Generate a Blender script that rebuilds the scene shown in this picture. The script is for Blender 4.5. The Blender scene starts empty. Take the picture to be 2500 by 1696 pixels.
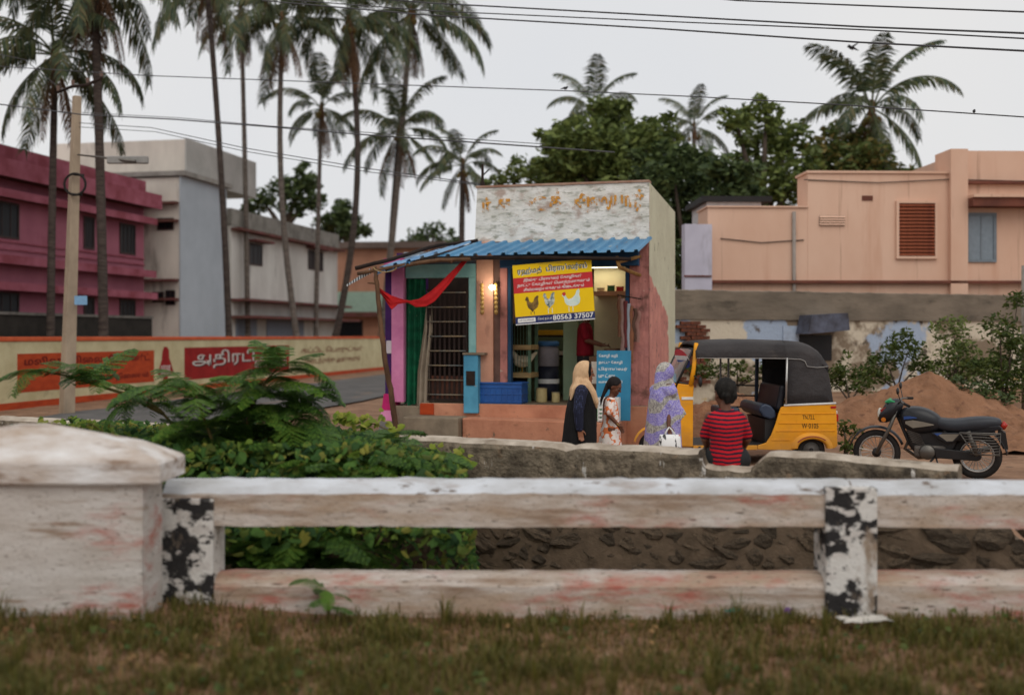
import bpy, math, random
from mathutils import Vector, Matrix, noise as mnoise

# ------------------------------------------------------------------ camera, sky, sun, exposure
SC = bpy.context.scene
COL = SC.collection
F = 2778.0; CX = 1250.0; HY = 820.0; CH = 1.8      # focal length and horizon of the 2500 px wide photograph, eye height

cam_data = bpy.data.cameras.new('camera')
cam_data.lens = 36.0 * F / 2500.0
cam_data.sensor_width = 36.0
cam_data.shift_y = -28.0 / 2500.0
cam_data.clip_start = 0.1
cam_data.clip_end = 2000.0
cam_data.dof.use_dof = True
cam_data.dof.focus_distance = 14.5
cam_data.dof.aperture_fstop = 0.8
cam = bpy.data.objects.new('camera', cam_data)
cam.location = (0, 0, CH)
cam.rotation_euler = (math.pi / 2, 0, 0)
COL.objects.link(cam)
SC.camera = cam

SUN_EL = math.radians(48); SUN_AZ = math.radians(165)   # soft glow behind the clouds, behind and right of the camera
world = bpy.data.worlds.new('World'); SC.world = world
world.use_nodes = True
wn = world.node_tree; wn.nodes.clear()
w_out = wn.nodes.new('ShaderNodeOutputWorld')
w_sky = wn.nodes.new('ShaderNodeTexSky')
w_sky.sky_type = 'NISHITA'; w_sky.sun_disc = False
w_sky.sun_elevation = SUN_EL; w_sky.sun_rotation = SUN_AZ
w_sky.dust_density = 4.0; w_sky.air_density = 1.0; w_sky.ozone_density = 1.0
w_b1 = wn.nodes.new('ShaderNodeBackground'); w_b1.inputs['Strength'].default_value = 0.05
w_b2 = wn.nodes.new('ShaderNodeBackground'); w_b2.inputs['Strength'].default_value = 0.92
w_b2.inputs['Color'].default_value = (0.90, 0.915, 0.95, 1)       # even cloud deck
w_tc = wn.nodes.new('ShaderNodeTexCoord')
w_nz = wn.nodes.new('ShaderNodeTexNoise'); w_nz.inputs['Scale'].default_value = 2.2; w_nz.inputs['Detail'].default_value = 3
w_rm = wn.nodes.new('ShaderNodeValToRGB')
w_rm.color_ramp.elements[0].position = 0.3; w_rm.color_ramp.elements[0].color = (0.86, 0.875, 0.905, 1)
w_rm.color_ramp.elements[1].position = 0.7; w_rm.color_ramp.elements[1].color = (0.955, 0.94, 0.925, 1)
wn.links.new(w_tc.outputs['Generated'], w_nz.inputs['Vector'])
wn.links.new(w_nz.outputs['Fac'], w_rm.inputs['Fac'])
wn.links.new(w_rm.outputs['Color'], w_b2.inputs['Color'])
w_mx = wn.nodes.new('ShaderNodeMixShader'); w_mx.inputs['Fac'].default_value = 0.9
wn.links.new(w_sky.outputs['Color'], w_b1.inputs['Color'])
wn.links.new(w_b1.outputs['Background'], w_mx.inputs[1])
wn.links.new(w_b2.outputs['Background'], w_mx.inputs[2])
wn.links.new(w_mx.outputs['Shader'], w_out.inputs['Surface'])

sun_data = bpy.data.lights.new('sun', 'SUN')
sun_data.energy = 0.9; sun_data.angle = math.radians(50); sun_data.color = (1.0, 0.95, 0.88)
sun = bpy.data.objects.new('sun', sun_data); COL.objects.link(sun)
sd = Vector((math.sin(SUN_AZ) * math.cos(SUN_EL), math.cos(SUN_AZ) * math.cos(SUN_EL), math.sin(SUN_EL)))
sun.rotation_euler = sd.to_track_quat('Z', 'Y').to_euler()

SC.view_settings.view_transform = 'Standard'
SC.view_settings.look = 'None'
SC.view_settings.exposure = 0.0
SC.view_settings.gamma = 1.0
SC.view_settings.use_curve_mapping = False
SC.render.engine = 'CYCLES'
SC.cycles.max_bounces = 6; SC.cycles.diffuse_bounces = 3; SC.cycles.glossy_bounces = 3
SC.cycles.transmission_bounces = 4; SC.cycles.transparent_max_bounces = 8
SC.cycles.use_denoising = True

# ------------------------------------------------------------------ helpers
R = math.radians
def lin(r, g, b):
    f = lambda c: (c / 255 / 12.92) if c <= 10 else ((c / 255 + 0.055) / 1.055) ** 2.4
    return (f(r), f(g), f(b))
def at(px, py, D):
    return Vector(((px - CX) / F * D, D, CH + (HY - py) / F * D))

class Frame:
    """a vertical plane in the place: origin, direction along it (u), away from the viewer (v)"""
    def __init__(s, ox, oy, ux, uy):
        l = math.hypot(ux, uy); s.o = (ox, oy); s.u = (ux / l, uy / l); s.v = (-uy / l, ux / l)
        s.ang = math.atan2(uy, ux)
    def pix(s, px, py, v=0.0):
        d = (px - CX) / F
        t = (v + s.v[0] * s.o[0] + s.v[1] * s.o[1]) / (s.v[0] * d + s.v[1])
        return ((d * t - s.o[0]) * s.u[0] + (t - s.o[1]) * s.u[1], CH + (HY - py) / F * t)
    def P(s, px, py, v=0.0):
        u, z = s.pix(px, py, v); return Vector((u, v, z))
    def rect(s, x0, y0, x1, y1, v=0.0):
        a = s.pix(x0, y0, v); b = s.pix(x1, y1, v); c = s.pix(x0, y1, v); d = s.pix(x1, y0, v)
        return a[0], b[0], (c[1] + b[1]) / 2, (a[1] + d[1]) / 2      # u0,u1,z0,z1
    def w(s, u, v, z=0.0):
        return Vector((s.o[0] + u * s.u[0] + v * s.v[0], s.o[1] + u * s.u[1] + v * s.v[1], z))
    def loc(s): return (s.o[0], s.o[1], 0)

class MB:
    def __init__(s): s.v = []; s.f = []; s.m = []
    def add(s, vs, fs, mi=0):
        o = len(s.v); s.v += [tuple(p) for p in vs]
        s.f += [tuple(i + o for i in f) for f in fs]; s.m += [mi] * len(fs); return s
    def bb(s, x0, x1, y0, y1, z0, z1, mi=0):
        return s.add([(x0, y0, z0), (x1, y0, z0), (x1, y1, z0), (x0, y1, z0), (x0, y0, z1), (x1, y0, z1), (x1, y1, z1), (x0, y1, z1)],
                     [(0, 3, 2, 1), (4, 5, 6, 7), (0, 1, 5, 4), (1, 2, 6, 5), (2, 3, 7, 6), (3, 0, 4, 7)], mi)
    def box(s, c, sz, rot=(0, 0, 0), mi=0):
        from mathutils import Euler
        m = Euler(rot).to_matrix(); c = Vector(c); h = [q / 2 for q in sz]
        vs = [c + m @ Vector((a * h[0], b * h[1], d * h[2])) for d in (-1, 1) for a, b in ((-1, -1), (1, -1), (1, 1), (-1, 1))]
        return s.add(vs, [(0, 3, 2, 1), (4, 5, 6, 7), (0, 1, 5, 4), (1, 2, 6, 5), (2, 3, 7, 6), (3, 0, 4, 7)], mi)
    def loft(s, rings, caps=True, closed=True, mi=0):
        n = len(rings[0]); vs = [p for r in rings for p in r]; fs = []
        for i in range(len(rings) - 1):
            for j in range(n if closed else n - 1):
                k = (j + 1) % n
                fs.append((i * n + j, i * n + k, (i + 1) * n + k, (i + 1) * n + j))
        if caps and closed:
            fs.append(tuple(range(n - 1, -1, -1))); fs.append(tuple((len(rings) - 1) * n + j for j in range(n)))
        return s.add(vs, fs, mi)
    def tube(s, pts, rads, n=8, caps=True, mi=0):
        pts = [Vector(p) for p in pts]
        if not hasattr(rads, '__len__'): rads = [rads] * len(pts)
        rings = []; prev = None
        for i, p in enumerate(pts):
            t = (pts[min(i + 1, len(pts) - 1)] - pts[max(i - 1, 0)]).normalized()
            if prev is None:
                a = Vector((0, 0, 1)) if abs(t.z) < 0.9 else Vector((0, 1, 0))
                nx = t.cross(a).normalized()
            else:
                nx = (prev - t * prev.dot(t)).normalized()
            prev = nx; ny = t.cross(nx)
            rings.append([p + (nx * math.cos(2 * math.pi * j / n) + ny * math.sin(2 * math.pi * j / n)) * rads[i] for j in range(n)])
        return s.loft(rings, caps, True, mi)
    def capsule(s, a, b, ra, rb, n=12):
        a = Vector(a); b = Vector(b); d = (b - a)
        if d.length < 1e-6: d = Vector((0, 0, 1e-4)); b = a + d
        t = d.normalized(); P = []; Q = []
        for k in (0.95, 0.8, 0.45): P.append(a - t * ra * k); Q.append(ra * math.sqrt(1 - k * k))
        P += [a, b]; Q += [ra, rb]
        for k in (0.45, 0.8, 0.95): P.append(b + t * rb * k); Q.append(rb * math.sqrt(1 - k * k))
        return s.tube(P, Q, n)
    def prism(s, poly, axis, d0, d1, mi=0):
        """poly in the two other axes (in order), extruded along axis"""
        def pt(a, b, d):
            return {'x': (d, a, b), 'y': (a, d, b), 'z': (a, b, d)}[axis]
        n = len(poly); vs = [pt(a, b, d0) for a, b in poly] + [pt(a, b, d1) for a, b in poly]
        fs = [tuple(range(n)), tuple(range(2 * n - 1, n - 1, -1))]
        fs += [(i, i + n, (i + 1) % n + n, (i + 1) % n) for i in range(n)]
        return s.add(vs, fs, mi)
    def ball(s, c, r, nu=12, nv=8, mi=0, f=None):
        if not hasattr(r, '__len__'): r = (r, r, r)
        vs = []; fs = []
        for i in range(nv + 1):
            th = math.pi * i / nv
            for j in range(nu):
                ph = 2 * math.pi * j / nu
                p = Vector((math.sin(th) * math.cos(ph), math.sin(th) * math.sin(ph), math.cos(th)))
                k = f(p) if f else 1.0
                vs.append((c[0] + p.x * r[0] * k, c[1] + p.y * r[1] * k, c[2] + p.z * r[2] * k))
        for i in range(nv):
            for j in range(nu):
                k = (j + 1) % nu
                fs.append((i * nu + j, (i + 1) * nu + j, (i + 1) * nu + k, i * nu + k))
        return s.add(vs, fs, mi)
    def torus(s, c, Rr, r, axis='y', n=28, m=8, squash=1.0, mi=0):
        rings = []
        for i in range(n + 1):
            a = 2 * math.pi * i / n; ring = []
            for j in range(m):
                b = 2 * math.pi * j / m; q = Rr + r * math.cos(b); h = r * squash * math.sin(b)
                ring.append({'y': (c[0] + q * math.cos(a), c[1] + h, c[2] + q * math.sin(a)),
                             'x': (c[0] + h, c[1] + q * math.cos(a), c[2] + q * math.sin(a)),
                             'z': (c[0] + q * math.cos(a), c[1] + q * math.sin(a), c[2] + h)}[axis])
            rings.append(ring)
        return s.loft(rings, False, True, mi)
    def grid(s, fn, nu, nv, mi=0):
        vs = [fn(i / nu, j / nv) for j in range(nv + 1) for i in range(nu + 1)]
        fs = [(j * (nu + 1) + i, j * (nu + 1) + i + 1, (j + 1) * (nu + 1) + i + 1, (j + 1) * (nu + 1) + i) for j in range(nv) for i in range(nu)]
        return s.add(vs, fs, mi)
    def mesh(s, name, mats, smooth=False):
        me = bpy.data.meshes.new(name); me.from_pydata(s.v, [], s.f)
        for m in (mats if isinstance(mats, (list, tuple)) else [mats]): me.materials.append(m)
        if max(s.m, default=0) > 0: me.polygons.foreach_set('material_index', s.m)
        if smooth: me.polygons.foreach_set('use_smooth', [True] * len(me.polygons))
        me.update(); return me
    def build(s, name, mats, parent=None, smooth=False, bevel=0, seg=2, fix=True):
        me = s.mesh(name, mats, smooth)
        if fix and len(s.f) < 20000: fix_normals(me)
        o = bpy.data.objects.new(name, me); COL.objects.link(o); o.parent = parent
        if bevel:
            b = o.modifiers.new('bevel', 'BEVEL'); b.width = bevel; b.segments = seg; b.limit_method = 'ANGLE'; b.angle_limit = R(35)
        return o

def fix_normals(me):
    import bmesh
    bm = bmesh.new(); bm.from_mesh(me); bmesh.ops.recalc_face_normals(bm, faces=bm.faces); bm.to_mesh(me); bm.free()
def tag(o, label=None, cat=None, group=None, kind=None):
    if label: o['label'] = label
    if cat: o['category'] = cat
    if group: o['group'] = group
    if kind: o['kind'] = kind
    return o
def thing(name, label, cat, loc=(0, 0, 0), rotz=0.0, group=None):
    o = bpy.data.objects.new(name, None); o.empty_display_size = 0.2; COL.objects.link(o)
    o.location = loc; o.rotation_euler = (0, 0, rotz)
    return tag(o, label, cat, group)
def inst(name, me, parent, loc=(0, 0, 0), rot=(0, 0, 0), sc=1.0):
    o = bpy.data.objects.new(name, me); COL.objects.link(o); o.parent = parent
    o.location = loc; o.rotation_euler = rot; o.scale = (sc, sc, sc) if not hasattr(sc, '__len__') else sc
    return o
def frozen(o, name, mats, smooth=True):
    """the object with its modifiers worked in, as plain mesh data"""
    dg = bpy.context.evaluated_depsgraph_get()
    me = bpy.data.meshes.new_from_object(o.evaluated_get(dg)); me.name = name
    bpy.data.objects.remove(o)
    me.materials.clear()
    for m in (mats if isinstance(mats, (list, tuple)) else [mats]): me.materials.append(m)
    if smooth: me.polygons.foreach_set('use_smooth', [True] * len(me.polygons))
    return me
def fused(mb, name, mat_, voxel=0.008, smooth=6):
    """overlapping closed shapes grown together into one continuous skin"""
    o = mb.build('tmp', mat_)
    r = o.modifiers.new('r', 'REMESH'); r.mode = 'VOXEL'; r.voxel_size = voxel
    if smooth:
        q = o.modifiers.new('s', 'SMOOTH'); q.factor = 0.5; q.iterations = smooth
    return frozen(o, name, mat_)
def hz(x, y=0.0, z=0.0): return mnoise.noise(Vector((x, y, z)))
def fbm(x, y=0.0, z=0.0, o=4):
    a = 0; k = 1; t = 0
    for i in range(o): a += hz(x, y, z + 7 * i) * k; t += k; k *= 0.5; x *= 2.03; y *= 2.03; z *= 2.03
    return a / t

# ------------------------------------------------------------------ materials
class N:
    def __init__(s, name):
        s.m = bpy.data.materials.new(name); s.m.use_nodes = True; s.t = s.m.node_tree
        s.b = s.t.nodes['Principled BSDF']; s.out = s.t.nodes['Material Output']
        s.tc = s.t.nodes.new('ShaderNodeTexCoord')
    def new(s, k): return s.t.nodes.new('ShaderNode' + k)
    def link(s, a, b): s.t.links.new(a, b)
    def map(s, stretch=(1, 1, 1), off=(0, 0, 0), space='Object'):
        q = s.new('Mapping'); q.inputs['Scale'].default_value = stretch; q.inputs['Location'].default_value = off
        s.link(s.tc.outputs[space], q.inputs['Vector']); return q.outputs['Vector']
    def noise(s, scale, stretch=(1, 1, 1), detail=5, rough=0.6, off=(0, 0, 0)):
        q = s.new('TexNoise'); q.inputs['Scale'].default_value = scale; q.inputs['Detail'].default_value = detail
        q.inputs['Roughness'].default_value = rough; s.link(s.map(stretch, off), q.inputs['Vector']); return q.outputs['Fac']
    def step(s, fac, lo, hi):
        q = s.new('MapRange'); q.inputs['From Min'].default_value = lo; q.inputs['From Max'].default_value = hi
        s.link(fac, q.inputs['Value']); return q.outputs['Result']
    def mix(s, fac, a, b):
        q = s.new('Mix'); q.data_type = 'RGBA'
        for sk, val in ((q.inputs[6], a), (q.inputs[7], b)):
            if isinstance(val, tuple): sk.default_value = (*val[:3], 1)
            else: s.link(val, sk)
        if isinstance(fac, (int, float)): q.inputs[0].default_value = fac
        else: s.link(fac, q.inputs[0])
        return q.outputs[2]
    def math(s, op, a, b=0.0):
        q = s.new('Math'); q.operation = op
        for i, val in enumerate((a, b)):
            if isinstance(val, (int, float)): q.inputs[i].default_value = val
            else: s.link(val, q.inputs[i])
        return q.outputs[0]
    def bump(s, fac, strength, dist=0.02):
        q = s.new('Bump'); q.inputs['Strength'].default_value = strength; q.inputs['Distance'].default_value = dist
        s.link(fac, q.inputs['Height']); s.link(q.outputs['Normal'], s.b.inputs['Normal'])
    def col(s, c):
        if isinstance(c, tuple): s.b.inputs['Base Color'].default_value = (*c[:3], 1)
        else: s.link(c, s.b.inputs['Base Color'])
    def fin(s, rough=0.8, metal=0.0, spec=0.3):
        s.b.inputs['Roughness'].default_value = rough; s.b.inputs['Metallic'].default_value = metal
        s.b.inputs['Specular IOR Level'].default_value = spec; return s.m

def mat(name, c1, c2=None, scale=5.0, rough=0.85, bump=0.0, bscale=30.0, stretch=(1, 1, 1), metal=0.0, spec=0.25, layers=(), lo=0.35, hi=0.65, bdist=0.02):
    n = N(name); c = c1
    if c2: c = n.mix(n.step(n.noise(scale, stretch), lo, hi), c1, c2)
    for i, L in enumerate(layers):                    # (colour, scale, lo, hi, stretch)
        c = n.mix(n.step(n.noise(L[1], L[4] if len(L) > 4 else (1, 1, 1), off=(3.1 * i + 5, 1.7, 2.3)), L[2], L[3]), c, L[0])
    n.col(c)
    if bump: n.bump(n.noise(bscale, stretch), bump, bdist)
    return n.fin(rough, metal, spec)
def leafmat(name, cols, trans=0.3, rough=0.55, gain=1.0):
    cols = [tuple(x * gain for x in c) for c in cols]; n = N(name); g = n.new('NewGeometry'); r = n.new('ValToRGB')
    e = r.color_ramp.elements
    e[0].position = 0; e[0].color = (*cols[0], 1); e[1].position = 1; e[1].color = (*cols[-1], 1)
    for i, c in enumerate(cols[1:-1]):
        q = e.new((i + 1) / (len(cols) - 1)); q.color = (*c, 1)
    n.link(g.outputs['Random Per Island'], r.inputs['Fac']); n.col(r.outputs['Color']); n.fin(rough, 0, 0.2)
    tr = n.new('BsdfTranslucent'); n.link(r.outputs['Color'], tr.inputs['Color'])
    mx = n.new('MixShader'); mx.inputs['Fac'].default_value = trans
    n.link(n.b.outputs['BSDF'], mx.inputs[1]); n.link(tr.outputs['BSDF'], mx.inputs[2]); n.link(mx.outputs['Shader'], n.out.inputs['Surface'])
    return n.m
def plain(name, rgb, rough=0.6, metal=0.0, spec=0.4): 
    n = N(name); c = lin(*rgb)
    d = tuple(x * 0.8 for x in c)
    n.col(n.mix(n.step(n.noise(9.0), 0.35, 0.7), c, d)); return n.fin(rough, metal, spec)

def vis(s):
    """put Tamil prefix vowels before their consonant, as they are read on the page"""
    out = []
    for ch in s:
        if ch in '\u0bc6\u0bc7\u0bc8': out.insert(len(out) - 1, ch)
        elif ch == '\u0bca': out.insert(len(out) - 1, '\u0bc6'); out.append('\u0bbe')
        elif ch == '\u0bcb': out.insert(len(out) - 1, '\u0bc7'); out.append('\u0bbe')
        else: out.append(ch)
    return ''.join(out)
def lettering(body, parent, mat_, loc, w, h, rot=(math.pi / 2, 0, 0), name='lettering', shear=0.0, thick=0.0, off=0.0):
    c = bpy.data.curves.new('t', 'FONT'); c.body = vis(body); c.resolution_u = 2; c.shear = shear; c.extrude = thick; c.offset = off
    o = bpy.data.objects.new('t', c); COL.objects.link(o)
    dg = bpy.context.evaluated_depsgraph_get(); me = bpy.data.meshes.new_from_object(o.evaluated_get(dg))
    bpy.data.objects.remove(o); bpy.data.curves.remove(c)
    xs = [v.co.x for v in me.vertices]; ys = [v.co.y for v in me.vertices]
    x0, x1, y0, y1 = min(xs), max(xs), min(ys), max(ys)
    for v in me.vertices: v.co = Vector(((v.co.x - x0) / (x1 - x0) * w, (v.co.y - y0) / (y1 - y0) * h, v.co.z))
    me.materials.clear(); me.materials.append(mat_); me.name = name
    q = bpy.data.objects.new(name, me); COL.objects.link(q); q.parent = parent; q.location = loc; q.rotation_euler = rot
    return q

LW = Frame(1.70, 10.5, 2.84, -1.45)                    # line of the low parapet wall
PW = Frame(-12.3, 27.3, 0.163, 0.987)                  # line of the painted roadside wall
SH = Frame(-2.17, 19.78, 0.966, -0.259)                # front of the shop

def smooth(a, b, x):
    t = max(0.0, min(1.0, (x - a) / (b - a))); return t * t * (3 - 2 * t)
def gz(x, y):
    vl = (x - 1.7) * LW.v[0] + (y - 10.5) * LW.v[1]
    ul = (x - 1.7) * LW.u[0] + (y - 10.5) * LW.u[1]
    bank = -0.17 + 0.05 * fbm(x * 0.6, y * 0.8) + 0.13 * smooth(-1.0, -3.2, x)
    ditch = -1.35 + 0.15 * fbm(x * 0.7, y * 0.7)
    z_near = bank * (1 - smooth(8.55, 9.1, y)) + ditch * smooth(8.55, 9.1, y)
    rise = 0.55 * smooth(17.5, 23.5, y) * smooth(2.6, 4.5, x - (y - 18) * 0.12)
    road = rise + 0.03 * fbm(x * 0.5, y * 0.5) * smooth(0.5, 2, vl) - 0.12 * smooth(2.4, 4.2, ul) * (1 - smooth(0.2, 2.2, vl))
    if y > 60 or abs(x) > 45: road *= 0
    return z_near + (road - z_near) * smooth(0.05, 0.3, vl)

m_soil = mat('roadside_soil', lin(118, 88, 68), lin(150, 117, 92), 1.3, 0.95, 0.5, 14, layers=((lin(90, 72, 58), 4, 0.55, 0.75), (lin(160, 135, 115), 11, 0.62, 0.7)))
mb = MB()
xs = [-700, -200, -90, -50] + [-30 + 0.3 * i for i in range(201)] + [50, 90, 200, 700]
ys = [-60, -10] + [0.5 + 0.3 * i for i in range(190)] + [62, 70, 85, 110, 160, 300, 800, 1500]
W_ = len(xs)
mb.add([(x, y, gz(x, y)) for y in ys for x in xs],
       [(j * W_ + i, j * W_ + i + 1, (j + 1) * W_ + i + 1, (j + 1) * W_ + i) for j in range(len(ys) - 1) for i in range(W_ - 1)])
tag(mb.build('ground', m_soil, smooth=True, fix=False), kind='structure')

m_asph = mat('asphalt', (0.085, 0.082, 0.08), (0.14, 0.132, 0.125), 0.8, 0.9, 0.4, 90, layers=((lin(128, 108, 90), 0.9, 0.6, 0.8, (1, 0.25, 1)),))
mb = MB()
def road_pt(a, b):
    s_ = -14 + 140 * b; off = 2.3 + 5.2 * a + (0.12 * hz(s_ * 0.7) if a in (0, 1) else 0)
    p = PW.w(s_, -off); return (p.x, p.y, gz(p.x, p.y) * (1 if p.y < 60 else 0) + 0.045)
mb.grid(road_pt, 6, 200)
tag(mb.build('road', m_asph, smooth=True), kind='structure')

# ------------------------------------------------------------------ low parapet wall on rubble masonry
m_cem = mat('weathered_cement', lin(150, 136, 116), lin(104, 94, 80), 3.0, 0.95, 1.0, 16,
            bdist=0.04, layers=((lin(56, 50, 43), 2.6, 0.48, 0.64, (1, 1, 0.7)), (lin(84, 74, 62), 13, 0.55, 0.66), (lin(205, 200, 192), 7.0, 0.64, 0.68, (1.2, 1, 0.35)), (lin(150, 122, 96), 5, 0.62, 0.74)))
m_mort = mat('tan_mortar', lin(122, 104, 86), lin(96, 82, 67), 5, 0.95, 0.6, 30, layers=((lin(78, 66, 54), 3, 0.58, 0.72),))
n = N('dark_rubble_stone'); oi = n.new('ObjectInfo'); c = n.mix(oi.outputs['Random'], lin(98, 86, 72), lin(140, 120, 98)); c = n.mix(n.step(n.noise(3), .4, .65), c, lin(86, 75, 63)); n.col(c); n.bump(n.noise(6), .8, .1); m_stone = n.fin(.95)
m_lime = mat('lime_wash', lin(206, 203, 198), lin(165, 158, 148), 8, 0.9, 0.3, 30)
lw = thing('parapet_wall', 'low grey weathered parapet wall the striped-shirt man sits on', 'wall', LW.loc(), LW.ang)
def lw_top(u):
    z = 0.74 + 0.012 * hz(u * 3.1) + 0.006 * hz(u * 11)
    n1 = LW.pix(1718, 0)[0]; n2 = LW.pix(1838, 0)[0]
    z -= (0.14 + 0.02 * hz(u * 14)) * smooth(n1 - 0.05, n1 + 0.03, u) * (1 - smooth(n2 - 0.06, n2 + 0.16, u))      # broken seat
    c1 = LW.pix(1384, 0)[0]; z -= 0.035 * math.exp(-((u - c1) / 0.08) ** 2)
    z -= 0.05 * smooth(0.9, 2.3, u) - 0.015 * smooth(0.5, 0.6, u)
    return z
mb = MB(); ring = []
uu = [-9.5 + 0.07 * i for i in range(int((2.32 + 9.5) / 0.07) + 1)]
for u in uu:
    zt = lw_top(u); w = 0.015 * fbm(u * 2.0); r = []
    prof = [(0.10, -1.7), (0.06, -0.6), (0.05, 0.26), (-0.02, 0.30), (-0.025, 0.36), (-0.03, 0.43), (-0.03, 0.50), (-0.03, zt - 0.12), (-0.03, zt - 0.07), (-0.015, zt - 0.03), (0.03, zt), (0.16, zt + 0.012), (0.27, zt), (0.32, zt - 0.04), (0.32, 0.0), (0.34, -1.7)]
    for k, (v, z) in enumerate(prof):
        d = 0.028 * fbm(u * 4 + 3, z * 6, 0.3 * k) if k < 10 else 0.008 * hz(u * 5, z * 5)
        r.append((u, v + w + d, z + (0.012 * fbm(u * 4, k) if 2 <= k <= 13 else 0)))
    ring.append(r)
mb.loft(ring); wall_o = mb.build('wall_body', [m_cem, mat('pale_worn_coping', lin(196, 184, 168), lin(150, 136, 120), 4, .95, .4, 25, layers=((lin(110, 98, 84), 3, .58, .72),))], lw, smooth=False)
for p in wall_o.data.polygons:
    if p.normal.z > 0.6: p.material_index = 1
# coping slabs along the level stretch, each limewashed on top
mb = MB()
# rubble stones in the lower face
rng = random.Random(4)
stone_meshes = []
for k in range(6):
    q = MB(); rr = random.Random(k)
    q.ball((0, 0, 0), (1, 1, 1), 8, 5, f=lambda p: (1.0 + 0.38 * hz(p.x * 1.6 + k * 9, p.y * 1.6, p.z * 1.6 + k)) / (abs(p.x) ** 4 + abs(p.y) ** 4 + abs(p.z) ** 4) ** 0.2)
    stone_meshes.append(q.mesh('stone', m_stone, False))
for row in range(9):
    z = 0.17 - row * 0.115; u = -5.0 + rng.uniform(0, 0.2)
    while u < 4.6:
        w = rng.choice((0.06, 0.09, 0.11, 0.15, 0.19)) * rng.uniform(0.85, 1.15); h = rng.uniform(0.045, 0.085)
        if u > 1.6: w *= 1.1; h *= 1.1
        if rng.random() < 0.93:
            inst('stone', rng.choice(stone_meshes), lw, (u + w, 0.055 + rng.uniform(-0.02, 0.02), z + rng.uniform(-0.035, 0.035)),
                 (rng.uniform(-0.3, 0.3), rng.uniform(-0.4, 0.4), rng.uniform(-0.2, 0.2)), (w, 0.06, h))
        u += 2 * w + rng.uniform(-0.01, 0.035)
mb = MB()                                         # retaining wall under the dirt, beyond the parapet's end
def rt(a, b):
    u = 2.2 + 3.4 * a; z = -1.6 + b * (1.6 + 0.30 - 0.5 * smooth(2.2, 3.2, u)); 
    return (u, 0.07 + 0.05 * fbm(u * 3, z * 4) - 0.05 * b + 0.0, z + 0.04 * fbm(u * 2.5, b))
mb.grid(rt, 60, 16)
def rt2(a, b):
    p = rt(a, 1.0); return (p[0], p[1] + b * 0.6, p[2] + 0.03 * b * fbm(p[0] * 3, b * 4))
mb.grid(rt2, 60, 6)
mb.build('retaining_face', m_mort, lw, smooth=False)
mb = MB(); mb.grid(lambda a, b: (-9.5 + 11.9 * a, 0.012 + 0.012 * fbm((-9.5 + 11.9 * a) * 3, b * 6) - 0.0, -1.6 + 1.86 * b), 150, 20)
mb.build('masonry_face', m_mort, lw, smooth=False)
# ------------------------------------------------------------------ concrete railing and end pillar
def whitewash(name, dirt, red):
    n = N(name)
    c = n.mix(n.step(n.noise(2.5, (0.5, 1, 2.5)), 0.30, 0.62), lin(218, 212, 206), lin(178, 156, 136)) if dirt else n.mix(n.step(n.noise(2.5, (0.5, 1, 2.5)), 0.35, 0.7), lin(208, 202, 196), lin(184, 174, 164))
    c = n.mix(n.step(n.noise(4.2, (0.35, 1, 3.0), off=(4, 2, 1)), 0.60 - dirt * 0.09, 0.72), c, lin(150, 126, 106))
    c = n.mix(n.step(n.noise(13.0, (0.4, 1, 2), off=(1, 7, 1)), 0.63, 0.69), c, lin(92, 78, 66))
    if red: c = n.mix(n.math('MULTIPLY', n.step(n.noise(1.6, (0.7, 1, 2.4), off=(9, 2, 4)), 0.50, 0.66), n.step(n.noise(9, (0.5, 1, 1.8)), 0.40, 0.62)), c, lin(178, 104, 90))
    c = n.mix(n.step(n.noise(46, (0.5, 1, 1.4), off=(6, 6, 6)), 0.60, 0.68), c, lin(120, 104, 90)); n.col(c); n.bump(n.noise(16, (0.6, 1, 1), 8, .7), 0.8, 0.025); return n.fin(0.9, 0, 0.2)
m_ww = whitewash('whitewashed_concrete', 1.0, True)
m_wwp = whitewash('whitewashed_pillar', 0.0, True)
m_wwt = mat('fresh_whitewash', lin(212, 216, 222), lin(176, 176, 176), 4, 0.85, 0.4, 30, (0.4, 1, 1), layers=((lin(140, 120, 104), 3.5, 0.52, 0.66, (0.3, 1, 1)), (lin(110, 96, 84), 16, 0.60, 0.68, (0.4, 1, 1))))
RY = 8.0; k_ = RY / F
rail = thing('concrete_railing', 'whitewashed concrete two-bar railing across the foreground', 'railing', (0, RY, 0), R(-0.35))
x0, x1 = (395 - CX) * k_, 4.2
def beam(name, z0, z1, zc, seed, xa, xb):
    mb = MB(); rg = []
    n = int((xb - xa) / 0.08)
    for i in range(n + 1):
        x = xa + (xb - xa) * i / n; e = lambda a: 0.013 * fbm(x * 2.1 + seed, a * 3.3) + 0.011 * hz(x * 8 + a * 5, seed) + (0.03 * max(0, hz(x * 3.3 + a, seed + 4) - 0.35))
        rg.append([(x, e(1), z0 + e(2)), (x, e(3), z1 + e(4)), (x, 0.045, z1 + 0.045 + e(5)), (x, 0.10, zc + e(6)), (x, 0.21, zc + e(7)), (x, 0.26, z1 + e(8)), (x, 0.26, z0)])
    mb.loft(rg); o = mb.build(name, [m_ww, m_wwt], rail)
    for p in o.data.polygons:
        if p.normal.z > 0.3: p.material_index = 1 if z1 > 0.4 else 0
    return o
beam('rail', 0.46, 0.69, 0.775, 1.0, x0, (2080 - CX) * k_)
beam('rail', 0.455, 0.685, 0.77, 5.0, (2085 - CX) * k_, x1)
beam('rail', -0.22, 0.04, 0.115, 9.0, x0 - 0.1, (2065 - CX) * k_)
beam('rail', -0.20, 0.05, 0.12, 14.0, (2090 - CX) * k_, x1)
n = N('black_and_white_post_paint')
c = n.mix(n.step(n.noise(2.4, (1.3, 1, 1.5)), 0.46, 0.50), lin(212, 208, 202), lin(44, 42, 42))
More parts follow.
